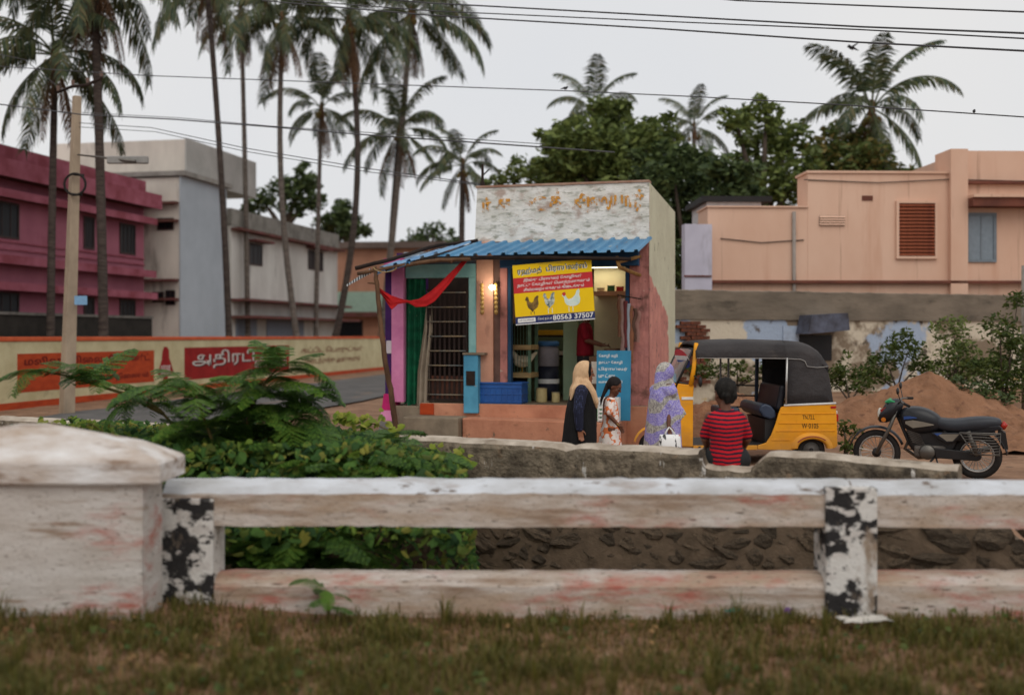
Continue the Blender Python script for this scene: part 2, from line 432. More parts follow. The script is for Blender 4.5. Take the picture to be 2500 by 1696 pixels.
c = n.mix(n.step(n.noise(7, (1.0, 1, 1.8), off=(3, 3, 3)), 0.55, 0.58), c, lin(200, 194, 188))
c = n.mix(n.step(n.noise(12, (1, 1, 1.4), off=(8, 3, 3)), 0.60, 0.64), c, lin(58, 54, 52))
c = n.mix(n.step(n.noise(5, (1, 1, .5), off=(1, 9, 3)), 0.58, 0.7), c, lin(150, 132, 114))
n.col(c); n.bump(n.noise(20, detail=8), 0.7, .02); m_post = n.fin(0.9)
for px, wd, hgt in ((452, 0.40, 0.66), (2075, 0.36, 0.74)):
    xc = (px - CX) * k_; mb = MB()
    mb.bb(xc - wd / 2, xc + wd / 2, -0.035, 0.30, -0.30, hgt); mb.build('post', m_post, rail, bevel=0.012)
# end pillar
PY = 7.45; k2 = PY / F
xr = (348 - CX) * k2; xl = xr - 1.65; xm = (xl + xr) / 2
pil = thing('end_pillar', 'broad whitewashed concrete pillar with pyramid cap at the left end', 'pillar', (xm, PY, 0))
hw = (xr - xl) / 2
mb = MB(); mb.grid(lambda a, b: (-hw + 2 * hw * a, 0.012 * fbm(a * 5, b * 3), -0.25 + 1.09 * b), 40, 24); 
mb.grid(lambda a, b: (hw + 0.008 * fbm(a * 3 + 9, b * 3), 0.42 * a, -0.25 + 1.09 * b), 14, 24)
mb.bb(-hw + 0.02, hw - 0.02, 0.02, 0.42, -0.3, 0.83)
mb.build('shaft', m_wwp, pil, smooth=False)
ov = 0.13; ZB = CH - (1182 - HY) * k2; ZT = CH - (1124 - HY) * k2
mb = MB(); rg = []
for (e, z) in ((ov - 0.03, ZB), (ov, ZB + 0.015), (ov, ZT - 0.02), (ov - 0.02, ZT), (-0.12, ZT + 0.10), (-hw + 0.20, ZT + 0.205), (-hw + 0.1, ZT + 0.222)):
    a = hw + e; d0 = -e * 0.4; d1 = 0.42 + e * 0.7; ring = []
    if z > ZT + 0.15: d0, d1 = 0.18, 0.28
    elif z > ZT + 0.05: d0, d1 = 0.06, 0.38
    for i in range(12): ring.append((-a + 2 * a * i / 12, d0, z + 0.008 * fbm(i, z * 9)))
    for i in range(4): ring.append((a, d0 + (d1 - d0) * i / 4, z + 0.008 * fbm(i + 20, z * 9)))
    for i in range(12): ring.append((a - 2 * a * i / 12, d1, z))
    for i in range(4): ring.append((-a, d1 - (d1 - d0) * i / 4, z))
    rg.append(ring)
mb.loft(rg); mb.build('cap', [mat('cap_whitewash', lin(228, 227, 226), lin(178, 160, 144), 2.5, 0.9, 0.45, 25, (0.6, 1, 2), layers=((lin(138, 114, 95), 3.2, 0.54, 0.64, (0.4, 1, 1.5)),))], pil)

# ------------------------------------------------------------------ painted roadside wall
m_cream = mat('cream_wall_paint', lin(205, 196, 158), lin(184, 172, 134), 1.2, 0.9, 0.2, 25, layers=((lin(150, 138, 110), 2.5, 0.62, 0.8),))
m_or = mat('orange_wall_paint', lin(186, 74, 34), lin(160, 58, 28), 2.0, 0.9, 0.2, 25, (1, 1, 3))
m_orc = mat('faded_orange_coping', lin(206, 100, 62), lin(184, 82, 48), 2.0, 0.9, 0.2, 25)
m_red = mat('red_wall_paint', lin(156, 34, 32), lin(132, 24, 24), 2.0, 0.9, 0.2, 25)
m_dkred = mat('dark_red_lettering', lin(96, 20, 10), lin(116, 32, 16), 5)
m_wl = mat('white_lettering', lin(226, 222, 216), lin(200, 196, 190), 6)
m_blk = mat('black_lettering', lin(30, 28, 30), lin(45, 40, 40), 6)
m_brl = mat('brown_lettering', lin(122, 78, 56), lin(140, 98, 72), 5)
pw = thing('painted_wall', 'long cream and orange roadside wall with painted panels and lettering', 'wall', PW.loc(), PW.ang)
MB().bb(-10, 60, 0, 0.22, 0, 1.66).build('wall_body', m_cream, pw)
MB().bb(-10.02, 60.02, -0.03, 0.25, 1.663, 1.78).build('coping', m_orc, pw, bevel=0.02)
MB().bb(-10, 60, -0.012, 0.0, 0.0, 0.17).build('plinth_band', m_or, pw)
u0, u1, z0, z1 = PW.rect(42, 858, 376, 958)
z0 = 0.40; z1 = 1.36
MB().bb(u0, u1, -0.006, 0.0, z0, z1).build('painted_panel', m_or, pw)
for k, (zz, hh, a, b) in enumerate(((1.06, 0.22, 0.04, 0.96), (0.80, 0.17, 0.06, 0.62), (0.50, 0.24, 0.36, 0.95))):
    lettering(('மலிவு விலை சிமெண்ட்', 'கம்பிகள்', 'விற்பனை நிலையம்')[k], pw, m_dkred, (u0 + (u1 - u0) * a, -0.009, zz), (u1 - u0) * (b - a), hh, off=0.03)
r0, r1, _, _ = PW.rect(450, 850, 706, 930)
MB().bb(r0, r1, -0.006, 0.0, 0.36, 1.42).build('painted_panel', m_red, pw)
w = r1 - r0
lettering('அதிரடி', pw, m_blk, (r0 + w * 0.07, -0.010, 0.66), w * 0.55, 0.62)
lettering('அதிரடி', pw, m_wl, (r0 + w * 0.06, -0.014, 0.70), w * 0.55, 0.62)
lettering('விட்காம்', pw, m_wl, (r0 + w * 0.62, -0.010, 0.60), w * 0.34, 0.42)
b0, b1, _, _ = PW.rect(384, 850, 424, 960); bw = b1 - b0; bc = (b0 + b1) / 2
mb = MB(); mb.prism([(bc + bw * x, z) for x, z in ((-0.12, 0.25), (0.12, 0.25), (0.14, 0.55), (0.5, 0.62), (0.36, 0.9), (0.22, 1.1), (0.2, 1.35), (0.08, 1.46), (-0.1, 1.46), (-0.2, 1.3), (-0.24, 1.05), (-0.36, 0.85), (-0.5, 0.6), (-0.14, 0.55))], 'y', -0.006, 0.0)
mb.build('painted_figure', m_red, pw)
lettering('ஊஊ', pw, m_wl, (bc - bw * 0.3, -0.009, 0.60), bw * 0.6, 0.28)
c0, c1, _, _ = PW.rect(735, 850, 885, 930); w = c1 - c0
lettering('கட்டிட பொருட்கள்', pw, m_brl, (c0, -0.005, 1.00), w, 0.34, off=0.03)
lettering('தொடர்புக்கு அணுகவும்', pw, m_brl, (c0 + w * 0.05, -0.005, 0.50), w * 0.9, 0.38, off=0.03)

# dark boundary wall behind it
m_dkw = mat('sooty_boundary_wall', lin(54, 50, 46), lin(38, 36, 33), 1.5, 0.95, 0.4, 12)
BW = Frame(-15.6, 34.0, 0.2, 0.98)
bwall = thing('boundary_wall', 'dark stained boundary wall in front of the pink building', 'wall', BW.loc(), BW.ang)
MB().bb(-9, 9.5, 0, 0.25, 0, 2.45).build('wall_body', m_dkw, bwall)
MB().bb(-9.02, 9.52, -0.04, 0.29, 2.453, 2.54).build('coping', mat('grey_coping', lin(120, 116, 110), lin(96, 92, 88), 3), bwall)

# ------------------------------------------------------------------ pink building
m_pink = mat('magenta_pink_plaster', lin(170, 104, 120), lin(152, 90, 106), 0.8, 0.9, 0.15, 12, layers=((lin(136, 66, 76), 1.1, 0.6, 0.8, (1, 1, 0.3)),))
m_pinkb = mat('dusty_pink_band', lin(168, 98, 114), lin(134, 66, 76), 1.1, 0.9, 0.1, 12)
m_drk = mat('dark_interior', (0.012, 0.012, 0.014), (0.02, 0.018, 0.018), 2, 0.5)
m_slab = mat('stained_slab_edge', lin(92, 66, 54), lin(120, 72, 72), 1.5, 0.95, 0.2, 9)
m_glass = N('dusty_window_glass'); m_glass.col((0.012, 0.013, 0.016)); m_glass = m_glass.fin(0.4, 0, 0.15)
m_frame = mat('window_frame_paint', lin(70, 52, 50), lin(55, 42, 40), 5, 0.6)
def window(fr, parent, px0, py0, px1, py1, v=0.0, bars=3, mf=None, mg=None, depth=0.12, name='window'):
    """a framed opening set on the wall plane: pane as its own sub-part behind frame and bars"""
    u0, u1, z0, z1 = fr.rect(px0, py0, px1, py1, v)
    t = min(0.07, (u1 - u0) * 0.12); f = MB()
    f.bb(u0, u0 + t, v - 0.03, v + 0.02, z0, z1); f.bb(u1 - t, u1, v - 0.03, v + 0.02, z0, z1)
    f.bb(u0 + t, u1 - t, v - 0.03, v + 0.02, z0, z0 + t); f.bb(u0 + t, u1 - t, v - 0.03, v + 0.02, z1 - t, z1)
    for i in range(bars):
        x = u0 + (u1 - u0) * (i + 1) / (bars + 1); f.bb(x - 0.015, x + 0.015, v - 0.02, v + 0.0, z0 + t, z1 - t)
    o = f.build(name, mf or m_frame, parent)
    MB().bb(u0 + t, u1 - t, v - 0.004, v + 0.015, z0 + t, z1 - t).build('pane', mg or m_glass, o)
    return u0, u1, z0, z1
PK = Frame(-17.1, 38.0, 0.2, 0.98)
pk = thing('pink_house', 'two-storey magenta pink house with dark windows and sunshade slabs', 'house', PK.loc(), PK.ang)
MB().bb(-12, 9.3, 0, 9, 0, 7.3).build('wall', m_pink, pk)
MB().bb(-12.05, 9.36, -0.06, 9.05, 7.303, 8.2).build('parapet', m_pinkb, pk)
for z, d, h in ((7.18, 0.75, 0.12), (6.52, 0.55, 0.10), (4.36, 0.5, 0.12), (3.46, 0.55, 0.10)):
    MB().bb(-12, 9.32, -d, -0.002, z - h, z).build('sunshade', m_slab, pk)
    MB().bb(-12, 9.34, -d - 0.05, -d + 0.002, z - h - 0.05, z + (0.42 if z > 7 else 0.12)).build('fascia', m_pinkb, pk)
for (a, b) in ((-40, 46), (204, 230), (292, 330)):
    for (y0, y1) in ((490, 580), (712, 775)):
        uu0 = PK.pix((a + b) / 2, 0)[0]; sc_ = 1.0
        D_ = PK.w(uu0, 0).y; yy0 = HY - (HY - y0) * 38 / D_; yy1 = HY - (HY - y1) * 38 / D_
        window(PK, pk, a, yy0, b, yy1, -0.01)
for z in (5.0, 4.75, 2.35):
    MB().bb(-12, 9.3, -0.05, -0.002, z - 0.05, z).build('band', m_pinkb, pk)

# ------------------------------------------------------------------ grey house with stair tower
m_gcream = mat('stained_cream_plaster', lin(226, 218, 206), lin(200, 192, 182), 0.7, 0.95, 0.2, 9, (1, 1, 0.4), layers=((lin(126, 116, 106), 1.3, 0.58, 0.75, (1, 1, 0.25)),))
m_ggrey = mat('blue_grey_plaster', lin(180, 188, 196), lin(168, 176, 184), 0.5, 0.95, 0.1, 12)
m_gwhite = mat('old_white_plaster', lin(214, 212, 206), lin(188, 184, 178), 0.6, 0.95, 0.2, 9, (1, 1, 0.4), layers=((lin(112, 106, 100), 1.2, 0.6, 0.8, (1, 1, 0.22)),))
GR = Frame(-14.0, 48.0, 0.98, -0.2)
gr = thing('grey_house', 'cream-fronted house with tall blank blue-grey side wall', 'house', GR.loc(), GR.ang)
MB().bb(-7, -0.01, 0, 4.29, 0, 8.5).build('wall', m_gcream, gr)
MB().bb(-0.01, 0.05, -0.05, 4.3, 0, 8.55).build('side_wall', m_ggrey, gr)
MB().bb(-7.05, 0.3, -0.15, 4.45, 8.553, 8.75).build('roof_slab', mat('grey_slab', lin(160, 156, 150), lin(130, 126, 120), 1.4), gr)
MB().bb(-7.5, -0.9, 2.2, 9.5, 8.753, 10.5).build('upper_wall', m_gcream, gr)
MB().bb(-0.9, -0.84, 2.15, 9.5, 8.753, 10.55).build('upper_side_wall', mat('grey_parapet', lin(190, 188, 184), lin(170, 168, 164), 0.9), gr)
for z in (7.45, 6.7, 4.2, 3.4): MB().bb(-7, -0.05, -0.35, -0.002, z - 0.10, z).build('ledge', m_slab, gr)
for (a, b, y0, y1) in ((384, 424, 532, 562), (372, 400, 712, 738), (404, 428, 708, 745)): window(GR, gr, a, y0, b, y1, -0.01, 1)

WH = Frame(-13.1, 53.0, 0.2, 0.98)
wh = thing('white_house', 'old off-white two-storey house beyond the grey wall', 'house', WH.loc(), WH.ang)
MB().bb(0, 14.2, 0, 8, 0, 6.95).build('wall', m_gwhite, wh)
MB().bb(-0.05, 14.3, -0.06, 8.1, 6.953, 7.75).build('parapet', mat('grey_stained_parapet', lin(150, 147, 140), lin(120, 117, 110), 1.0, layers=((lin(84, 80, 75), 1.4, 0.55, 0.75),)), wh)
for z, d in ((6.85, 0.5), (3.55, 0.9), (2.75, 1.4)): MB().bb(0, 14.2, -d, -0.002, z - 0.12, z).build('ledge', m_slab, wh)
for (a, b, y0, y1) in ((608, 640, 595, 648), (752, 788, 612, 660)):
    u0, u1, z0, z1 = window(WH, wh, a, y0, b, y1, -0.01, 2)
    MB().bb(u0 - 0.3, u1 + 0.3, -0.55, -0.01, z1 + 0.05, z1 + 0.15).build('sunshade', m_slab, wh)
for (a, b) in ((575, 625), (650, 740)):
    u0, u1, z0, z1 = WH.rect(a, 772, b, 815); MB().bb(u0, u1, -0.05, -0.01, 0.3, z1).build('shutter', plain('blue_grey_shutter', (130, 138, 152)), wh)

FB = Frame(-11.2, 72.0, 0.98, -0.1)
fb = thing('peach_bungalow', 'small far peach and mint house beyond the wooden post', 'house', FB.loc(), FB.ang)
MB().bb(-1.5, 7, 0, 6, 0, 7.3).build('wall', mat('far_peach_paint', lin(196, 146, 120), lin(176, 128, 104), 1), fb)
MB().bb(-1.6, 7.1, -0.5, 6.1, 7.303, 7.7).build('roof_slab', mat('far_roof_slab', lin(120, 104, 96), lin(100, 86, 80), 1), fb)
MB().bb(-1.5, 7.01, -0.06, -0.002, 3.3, 4.6).build('mint_band', plain('mint_paint', (168, 196, 178)), fb)
MB().bb(-1.7, 7.1, -0.9, -0.06, 3.0, 3.3).build('sunshade', m_slab, fb)
for a in (0.2, 3.2): 
    f = MB(); f.bb(a, a + 1.6, -0.04, -0.002, 1.2, 2.8); o = f.build('window', m_frame, fb); MB().bb(a + 0.08, a + 1.52, -0.05, -0.041, 1.28, 2.72).build('pane', m_glass, o)

# ------------------------------------------------------------------ right: compound wall, ruined wall, peach house
CW = Frame((1655 - CX) / F * 24.0, 24.0, 0.93, 0.36)
m_cw = mat('mossy_concrete', lin(132, 120, 106), lin(104, 95, 84), 1.6, 0.95, 0.5, 14, (0.6, 1, 1.6), layers=((lin(74, 68, 60), 2.0, 0.56, 0.74, (0.6, 1, 1.5)),))
n = N('ruined_plaster')
c = n.mix(n.step(n.noise(0.7, off=(1.3, 0, .4)), 0.47, 0.53), lin(204, 192, 172), lin(132, 116, 98))
c = n.mix(n.step(n.noise(0.55, off=(4, 4, 4.3)), 0.56, 0.59), c, lin(160, 174, 194))
c = n.mix(n.step(n.noise(1.4, off=(8, 1, 4)), 0.64, 0.68), c, lin(190, 164, 114))
c = n.mix(n.step(n.noise(3.6, off=(2, 1, 9)), 0.60, 0.70), c, lin(90, 80, 70))
n.col(c); n.bump(n.noise(9), 0.6, 0.03); m_ruin = n.fin(0.95)
cw = thing('compound_wall', 'grey weathered compound wall with a concrete top beam behind the dirt', 'wall', CW.loc(), CW.ang)
MB().bb(-0.1, 16, 0.02, 0.3, 0, 2.15).build('wall_body', m_ruin, cw)
mb = MB(); rg = []
for i in range(110):
    u = -0.12 + 16.2 * i / 109; z = 2.78 + 0.03 * fbm(u * 1.1) + 0.02 * hz(u * 5); b = 2.15 + 0.05 * fbm(u * 1.6 + 5)
    rg.append([(u, -0.03, b), (u, -0.04 + 0.01 * hz(u * 4), z - 0.02), (u, 0.02, z), (u, 0.33, z), (u, 0.35, b)])
mb.loft(rg); mb.build('top_beam', m_cw, cw)
m_brick = mat('old_brick', lin(128, 72, 52), lin(92, 58, 46), 6, 0.95, 0.4, 30)
q = MB(); q.bb(-0.11, 0.11, -0.05, 0.05, -0.033, 0.033); brick_me = q.mesh('brick', m_brick)
rng = random.Random(8)
for row in range(18):
    for k in range(3):
        if rng.random() < 0.85: inst('brick', brick_me, cw, (0.05 + 0.235 * k + (0.11 if row % 2 else 0), -0.025 + rng.uniform(-0.02, 0.015), 0.75 + row * 0.078), (0, 0, rng.uniform(-0.08, 0.08)))
for (a, b, y0, y1) in ((1950, 2036, 770, 815),): 
    u0, u1, z0, z1 = CW.rect(a, y0, b, y1); MB().prism([(u0, z1), (u1, z1 + 0.05), (u1 + 0.05, z0 + 0.08), (u0 - 0.1, z0)], 'y', -0.5, -0.03).build('tin_patch', mat('rusty_blue_tin', lin(96, 100, 116), lin(62, 60, 66), 3, 0.7, 0.3, 12), cw)
u0, u1, z0, z1 = CW.rect(1952, 818, 2030, 880); MB().bb(u0, u1, -0.012, 0.018, z0, z1).build('hole', m_drk, cw)
u0, u1, z0, z1 = CW.rect(1912, 795, 1950, 850); MB().bb(u0, u1, -0.008, 0.018, z0, z1).build('paint_patch', plain('pale_blue_distemper', (170, 184, 204)), cw)

PH = Frame((1728 - CX) / F * 27.5, 27.5, 1.0, 0.03)
m_peach = mat('peach_wall_paint', lin(222, 186, 163), lin(212, 172, 148), 0.6, 0.9, 0.12, 10, (1, 1, 0.5), layers=((lin(196, 148, 122), 1.0, 0.56, 0.8, (1.5, 1, 0.16)), (lin(160, 122, 102), 2.6, 0.62, 0.8, (2, 1, 0.12))))
m_pshade = mat('brown_slab_paint', lin(120, 72, 58), lin(98, 60, 50), 2)
ph = thing('peach_house', 'large peach painted house with louvred window behind the compound wall', 'house', PH.loc(), PH.ang)
def ph_u(px): return PH.pix(px, 0)[0]
def ph_z(px, py): return PH.pix(px, py)[1]
uA, uB, uC, uD = 0.0, ph_u(1962), ph_u(2315), ph_u(2315) + 9
MB().bb(uA, uB + 0.1, 0, 1.2, 0, ph_z(1850, 507)).build('low_block', m_peach, ph)
MB().bb(uB + 0.1, uC, -0.01, 0.9, 0, ph_z(2130, 424)).build('main_block', m_peach, ph)
MB().bb(uC, uC + 0.42, -0.16, 0.8, 0, ph_z(2330, 366)).build('corner_column', m_peach, ph)
MB().bb(uC + 0.42, uD, 0.02, 4, 0, ph_z(2420, 368)).build('upper_block', m_peach, ph)
MB().bb(uA - 0.03, uB + 0.1, -0.05, 1.25, ph_z(1850, 507) + 0.003, ph_z(1850, 503)).build('coping', m_peach, ph)
MB().bb(uB + 0.06, uC, -0.06, 0.95, ph_z(2130, 424) + 0.003, ph_z(2130, 418)).build('coping', m_peach, ph)
zl = ph_z(2000, 690)
MB().bb(uA - 0.1, uD, -0.16, -0.012, zl - 0.02, zl + 0.05).build('ledge', m_pshade, ph)
MB().bb(uC + 0.42, uD, -0.5, 0.018, ph_z(2420, 487), ph_z(2420, 480)).build('sunshade', m_peach, ph)
MB().bb(uC + 0.42, uD, -0.44, 0.016, ph_z(2420, 508), ph_z(2420, 487) - 0.003).build('sunshade_beam', m_pshade, ph)
MB().bb(uC + 0.42, uD, -0.14, 0.016, ph_z(2420, 450), ph_z(2420, 443)).build('ledge', m_pshade, ph)
# louvred window: every slat its own piece
u0, u1, z0, z1 = PH.rect(2192, 497, 2280, 626)
m_lv = mat('rust_brown_louvre', lin(150, 82, 54), lin(120, 62, 42), 5, 0.7)
f = MB(); f.bb(u0 - 0.06, u0, -0.09, 0.0, z0 - 0.06, z1 + 0.06); f.bb(u1, u1 + 0.06, -0.09, 0.0, z0 - 0.06, z1 + 0.06); f.bb(u0, u1, -0.09, 0, z1, z1 + 0.06); f.bb(u0, u1, -0.09, 0, z0 - 0.06, z0)
lo_ = f.build('louvred_window', m_peach, ph); MB().bb(u0, u1, -0.02, -0.013, z0, z1).build('pane', m_drk, lo_)
q = MB(); q.box((0, 0, 0), (u1 - u0 - 0.006, 0.012, 0.085), (R(-38), 0, 0)); sl = q.mesh('slat', m_lv)
for i in range(15): inst('slat', sl, lo_, ((u0 + u1) / 2, -0.055, z0 + 0.05 + (z1 - z0 - 0.09) * i / 14))
u0, u1, z0, z1 = PH.rect(2000, 527, 2062, 551)
vt = MB().bb(u0, u1, -0.03, -0.013, z0, z1).build('vent', m_drk, ph)
for i in range(4): MB().box(((u0 + u1) / 2, -0.05, z0 + (z1 - z0) * (i + 0.5) / 4), (u1 - u0, 0.012, 0.05), (R(-35), 0, 0)).build('slat', m_peach, vt)
u0, u1, z0, z1 = PH.rect(2104, 478, 2130, 490); MB().bb(u0, u1, -0.03, -0.013, z0, z1).build('vent', m_pshade, ph)
window(PH, ph, 2358, 520, 2432, 640, 0.0, 1, plain('blue_grey_frame', (120, 130, 138)), plain('blue_grey_shutter_panel', (128, 140, 150), 0.4), name='shuttered_window')
zr = ph_z(1850, 507)
MB().tube([(uB - 0.25, -0.06, 0.3), (uB - 0.25, -0.06, zr - .1)], 0.045, 8).build('drain_pipe', plain('grey_pipe', (150, 140, 132)), ph, smooth=True)
MB().tube([(uA + .3, -0.03, zr - .75), (uA + 1.3, -0.03, zr - .85), (uB, -.03, zr - .78)], 0.012, 5).build('cable', m_drk, ph, smooth=True)
MB().tube([(uB, -0.03, ph_z(2130, 440)), (uB + 1.8, -0.05, ph_z(2130, 447)), (uC, -.05, ph_z(2130, 438)), (uC + 3, -.2, ph_z(2130, 446))], 0.012, 5).build('cable', m_drk, ph, smooth=True)
# lavender annex left of it, roof box and tank behind
LA = Frame((1672 - CX) / F * 27.0, 27.0, 0.98, 0.1)
la = thing('lavender_annex', 'narrow pale lavender wall between the shop and the peach house', 'wall', LA.loc(), LA.ang)
MB().bb(0, 0.66, 0, 0.3, 0, LA.pix(1700, 547)[1]).build('wall', mat('pale_lavender_paint', lin(196, 192, 206), lin(180, 176, 190), 1.0, layers=((lin(140, 134, 140), 2, 0.6, 0.8, (1, 1, 0.3)),)), la)
MB().bb(-0.02, 0.64, -0.03, -0.002, 3.2, 3.24).build('ledge', m_slab, la)
rb = thing('roof_room', 'white roof room with dark slab on top of the peach house', 'roof room', PH.w(0.2, 1.4, ph_z(1850, 507) - .1), PH.ang)
MB().bb(0.1, 1.5, 0.2, 2.2, 0, 0.42).build('wall', plain('white_roof_room', (214, 212, 214)), rb)
MB().bb(-0.05, 1.75, 0.05, 2.4, 0.423, 0.56).build('slab', m_drk, rb)

# right edge concrete pole
mb = MB(); p = at(2512, 0, 21.0); mb.tube([(p.x, p.y, 0.2), (p.x - 0.02, p.y, 3.1)], [0.13, 0.11], 10)
tag(mb.build('concrete_post', mat('pale_concrete', lin(158, 150, 140), lin(130, 122, 112), 3, 0.9, 0.3, 20), smooth=True), 'pale concrete post cut by the right edge of the picture', 'post')
# ------------------------------------------------------------------ the shop
def su(px, v=0.0): return SH.pix(px, 0, v)[0]
def sz(px, py, v=0.0): return SH.pix(px, py, v)[1]
UR = 4.57; UP = su(1165); TOP = 4.31; FL = 0.66; ZA = sz(1400, 586)
n = N('peeling_white_parapet')
c = n.mix(n.step(n.noise(3.0, (1, 1, 1.6)), 0.38, 0.62), lin(240, 238, 232), lin(214, 212, 202))
c = n.mix(n.step(n.noise(5.5, (0.8, 1, 2.2), off=(2, 2, 2)), 0.52, 0.64), c, lin(164, 164, 150))
c = n.mix(n.step(n.noise(2.3, (1, 1, 1.4), off=(7, 2, 2)), 0.56, 0.66), c, lin(184, 166, 154))
c = n.mix(n.step(n.noise(15, (0.7, 1, 2), off=(1, 5, 2)), 0.62, 0.70), c, lin(128, 128, 114))
n.col(c); n.bump(n.noise(11, (0.8, 1, 2.0)), 0.6, 0.02); m_par = n.fin(0.95, 0, 0.15)
n = N('shop_side_paint')                              # cream wall with an older pink coat left on its lower front part
sx = n.new('SeparateXYZ'); n.link(n.tc.outputs['Object'], sx.inputs[0])
edge = n.math('ADD', n.step(sx.outputs['Z'], 2.85, 2.15), n.math('MULTIPLY', n.math('SUBTRACT', n.noise(2.6), 0.5), 0.5))
pk_ = n.step(n.math('SUBTRACT', n.math('MULTIPLY', edge, 2.5), sx.outputs['Y']), 0.0, 0.10)
cr = n.mix(n.step(n.noise(1.4), 0.35, 0.7), lin(206, 204, 178), lin(190, 186, 162))
cr = n.mix(n.step(n.noise(4.5, off=(5, 5, 5)), 0.63, 0.72), cr, lin(120, 118, 100))
pc = n.mix(n.step(n.noise(2.6), 0.35, 0.7), lin(206, 142, 128), lin(178, 118, 110))
pc = n.mix(n.step(n.noise(6.0, off=(3, 3, 1)), 0.60, 0.68), pc, lin(128, 96, 88))
n.col(n.mix(pk_, cr, pc)); n.bump(n.noise(9), 0.5, 0.02); m_side = n.fin(0.92)
m_pinkfr = mat('chipped_pink_plaster', lin(196, 132, 122), lin(168, 112, 106), 2.5, 0.92, 0.5, 14, layers=((lin(122, 84, 76), 3.0, 0.55, 0.66), (lin(92, 60, 52), 6, 0.62, 0.7), (lin(196, 178, 160), 7, 0.66, 0.7)))
m_pchp = mat('peach_pillar_paint', lin(220, 168, 142), lin(196, 144, 120), 1.6, 0.9, 0.2, 18, layers=((lin(150, 108, 92), 3, 0.63, 0.78, (1, 1, 0.4)),))
m_brnp = mat('brown_pilaster', lin(120, 92, 82), lin(92, 70, 64), 2.5, 0.9, 0.3, 18)
m_blued = mat('dark_blue_shutter_box', lin(38, 78, 112), lin(28, 60, 92), 2, 0.6, 0.1, 12)
m_teal = mat('pale_teal_paint', lin(150, 200, 198), lin(124, 176, 176), 2.5, 0.85, 0.2, 20)
m_green = mat('green_tarpaulin', lin(20, 104, 70), lin(12, 74, 50), 3, 0.7, 0.5, 9, (1, 1, 2.5), layers=((lin(120, 150, 120), 9, 0.66, 0.7, (0.5, 1, 3)),))
m_gcurt = mat('grey_canvas', lin(164, 152, 134), lin(134, 122, 106), 2, 0.9, 0.3, 12)
m_purp = mat('purple_paint', lin(74, 38, 100), lin(56, 28, 80), 3, 0.8)
m_pnk2 = mat('bright_pink_paint', lin(222, 142, 184), lin(204, 120, 166), 3, 0.8)
m_mag = mat('magenta_paint', lin(198, 38, 112), lin(170, 34, 94), 5, 0.8)
m_plint = mat('peach_step_paint', lin(206, 146, 116), lin(178, 120, 94), 2.2, 0.9, 0.4, 14, layers=((lin(124, 86, 66), 2.6, 0.60, 0.72, (0.7, 1, 1)), (lin(110, 96, 82), 6, 0.64, 0.72)))
m_conc = mat('bare_concrete', lin(150, 136, 116), lin(122, 110, 94), 2.4, 0.95, 0.4, 22)
m_dirtyfl = mat('worn_cement_floor', lin(132, 118, 98), lin(100, 88, 74), 3, 0.85, 0.2, 18)
m_bluep = mat('sky_blue_pillar_paint', lin(92, 166, 196), lin(74, 140, 172), 2.5, 0.85, 0.2, 18, layers=((lin(180, 176, 160), 6, 0.66, 0.7),))
m_intw = mat('cream_inner_wall', lin(222, 214, 178), lin(200, 194, 158), 1.2, 0.9)
m_intg = mat('pale_green_inner_wall', lin(178, 200, 168), lin(156, 180, 148), 1.2, 0.9)
m_wood = mat('raw_plank', lin(196, 172, 124), lin(164, 138, 96), 6, 0.85, 0.3, 20, (0.4, 3, 3))
m_pole = mat('weathered_pole', lin(112, 84, 62), lin(78, 58, 44), 5, 0.9, 0.5, 18, (1, 1, 0.5))
m_dark = mat('dark_timber', lin(52, 40, 34), lin(36, 28, 25), 4, 0.85)

shop = thing('chicken_shop', 'small shop with peeling white parapet, blue tin awning and peach steps', 'shop', SH.loc(), SH.ang)
mb = MB(); nU, nZ = 60, 24
def par(a, b):
    u = UP + (UR - UP) * a - 0.05 * (1 - b) * (1 - smooth(0, 0.06, a)); z = ZA - 0.1 + (TOP - ZA + 0.1) * b
    return (u, 0.012 * fbm(u * 3, z * 4), z)
mb.grid(par, nU, nZ); mb.bb(UP, UR - 0.01, 0.03, 0.2, ZA - 0.1, TOP - 0.01)
mb.build('parapet', m_par, shop)
MB().bb(UP - 0.02, UR, -0.02, 0.22, TOP + 0.003, TOP + 0.04).build('parapet_coping', mat('rusty_coping', lin(150, 112, 92), lin(178, 150, 132), 4, 0.95, 0.4, 12), shop)
m_orl = N('flaking_orange_lettering'); m_orl.col(m_orl.mix(m_orl.step(m_orl.noise(8), 0.4, 0.6), lin(222, 158, 62), lin(198, 140, 70)))
tr = m_orl.new('BsdfTransparent'); mx = m_orl.new('MixShader')
m_orl.link(m_orl.step(m_orl.noise(4.0, (1, 1, 1), 6, 0.7), 0.47, 0.51), mx.inputs[0]); m_orl.link(tr.outputs[0], mx.inputs[1]); m_orl.link(m_orl.b.outputs[0], mx.inputs[2]); m_orl.link(mx.outputs[0], m_orl.out.inputs['Surface'])
m_orl = m_orl.fin(0.95, 0, 0.1)
for s_, x0_, x1_, y0_, y1_ in (('ர்', 1178, 1200, 482, 530), ('ச', 1212, 1246, 486, 520), ('டீ', 1292, 1335, 480, 515), ('த்', 1342, 1372, 466, 528), ('சி', 1398, 1440, 470, 520), ('லை', 1438, 1492, 478, 514), ('யார்', 1490, 1572, 463, 518)):
    u0, u1, z0, z1 = SH.rect(x0_, y0_, x1_, y1_); lettering(s_, shop, m_orl, (u0, -0.022, z0), u1 - u0, z1 - z0, off=0.035)
mb = MB(); mb.grid(lambda a, b: (UR + 0.004 * fbm(a * 5, b * 5), 3.5 * a, 0.0 + (TOP - 0.12 * a) * b), 30, 40)
mb.bb(UR - 0.18, UR - 0.02, 0.03, 3.5, 0, TOP - 0.15)
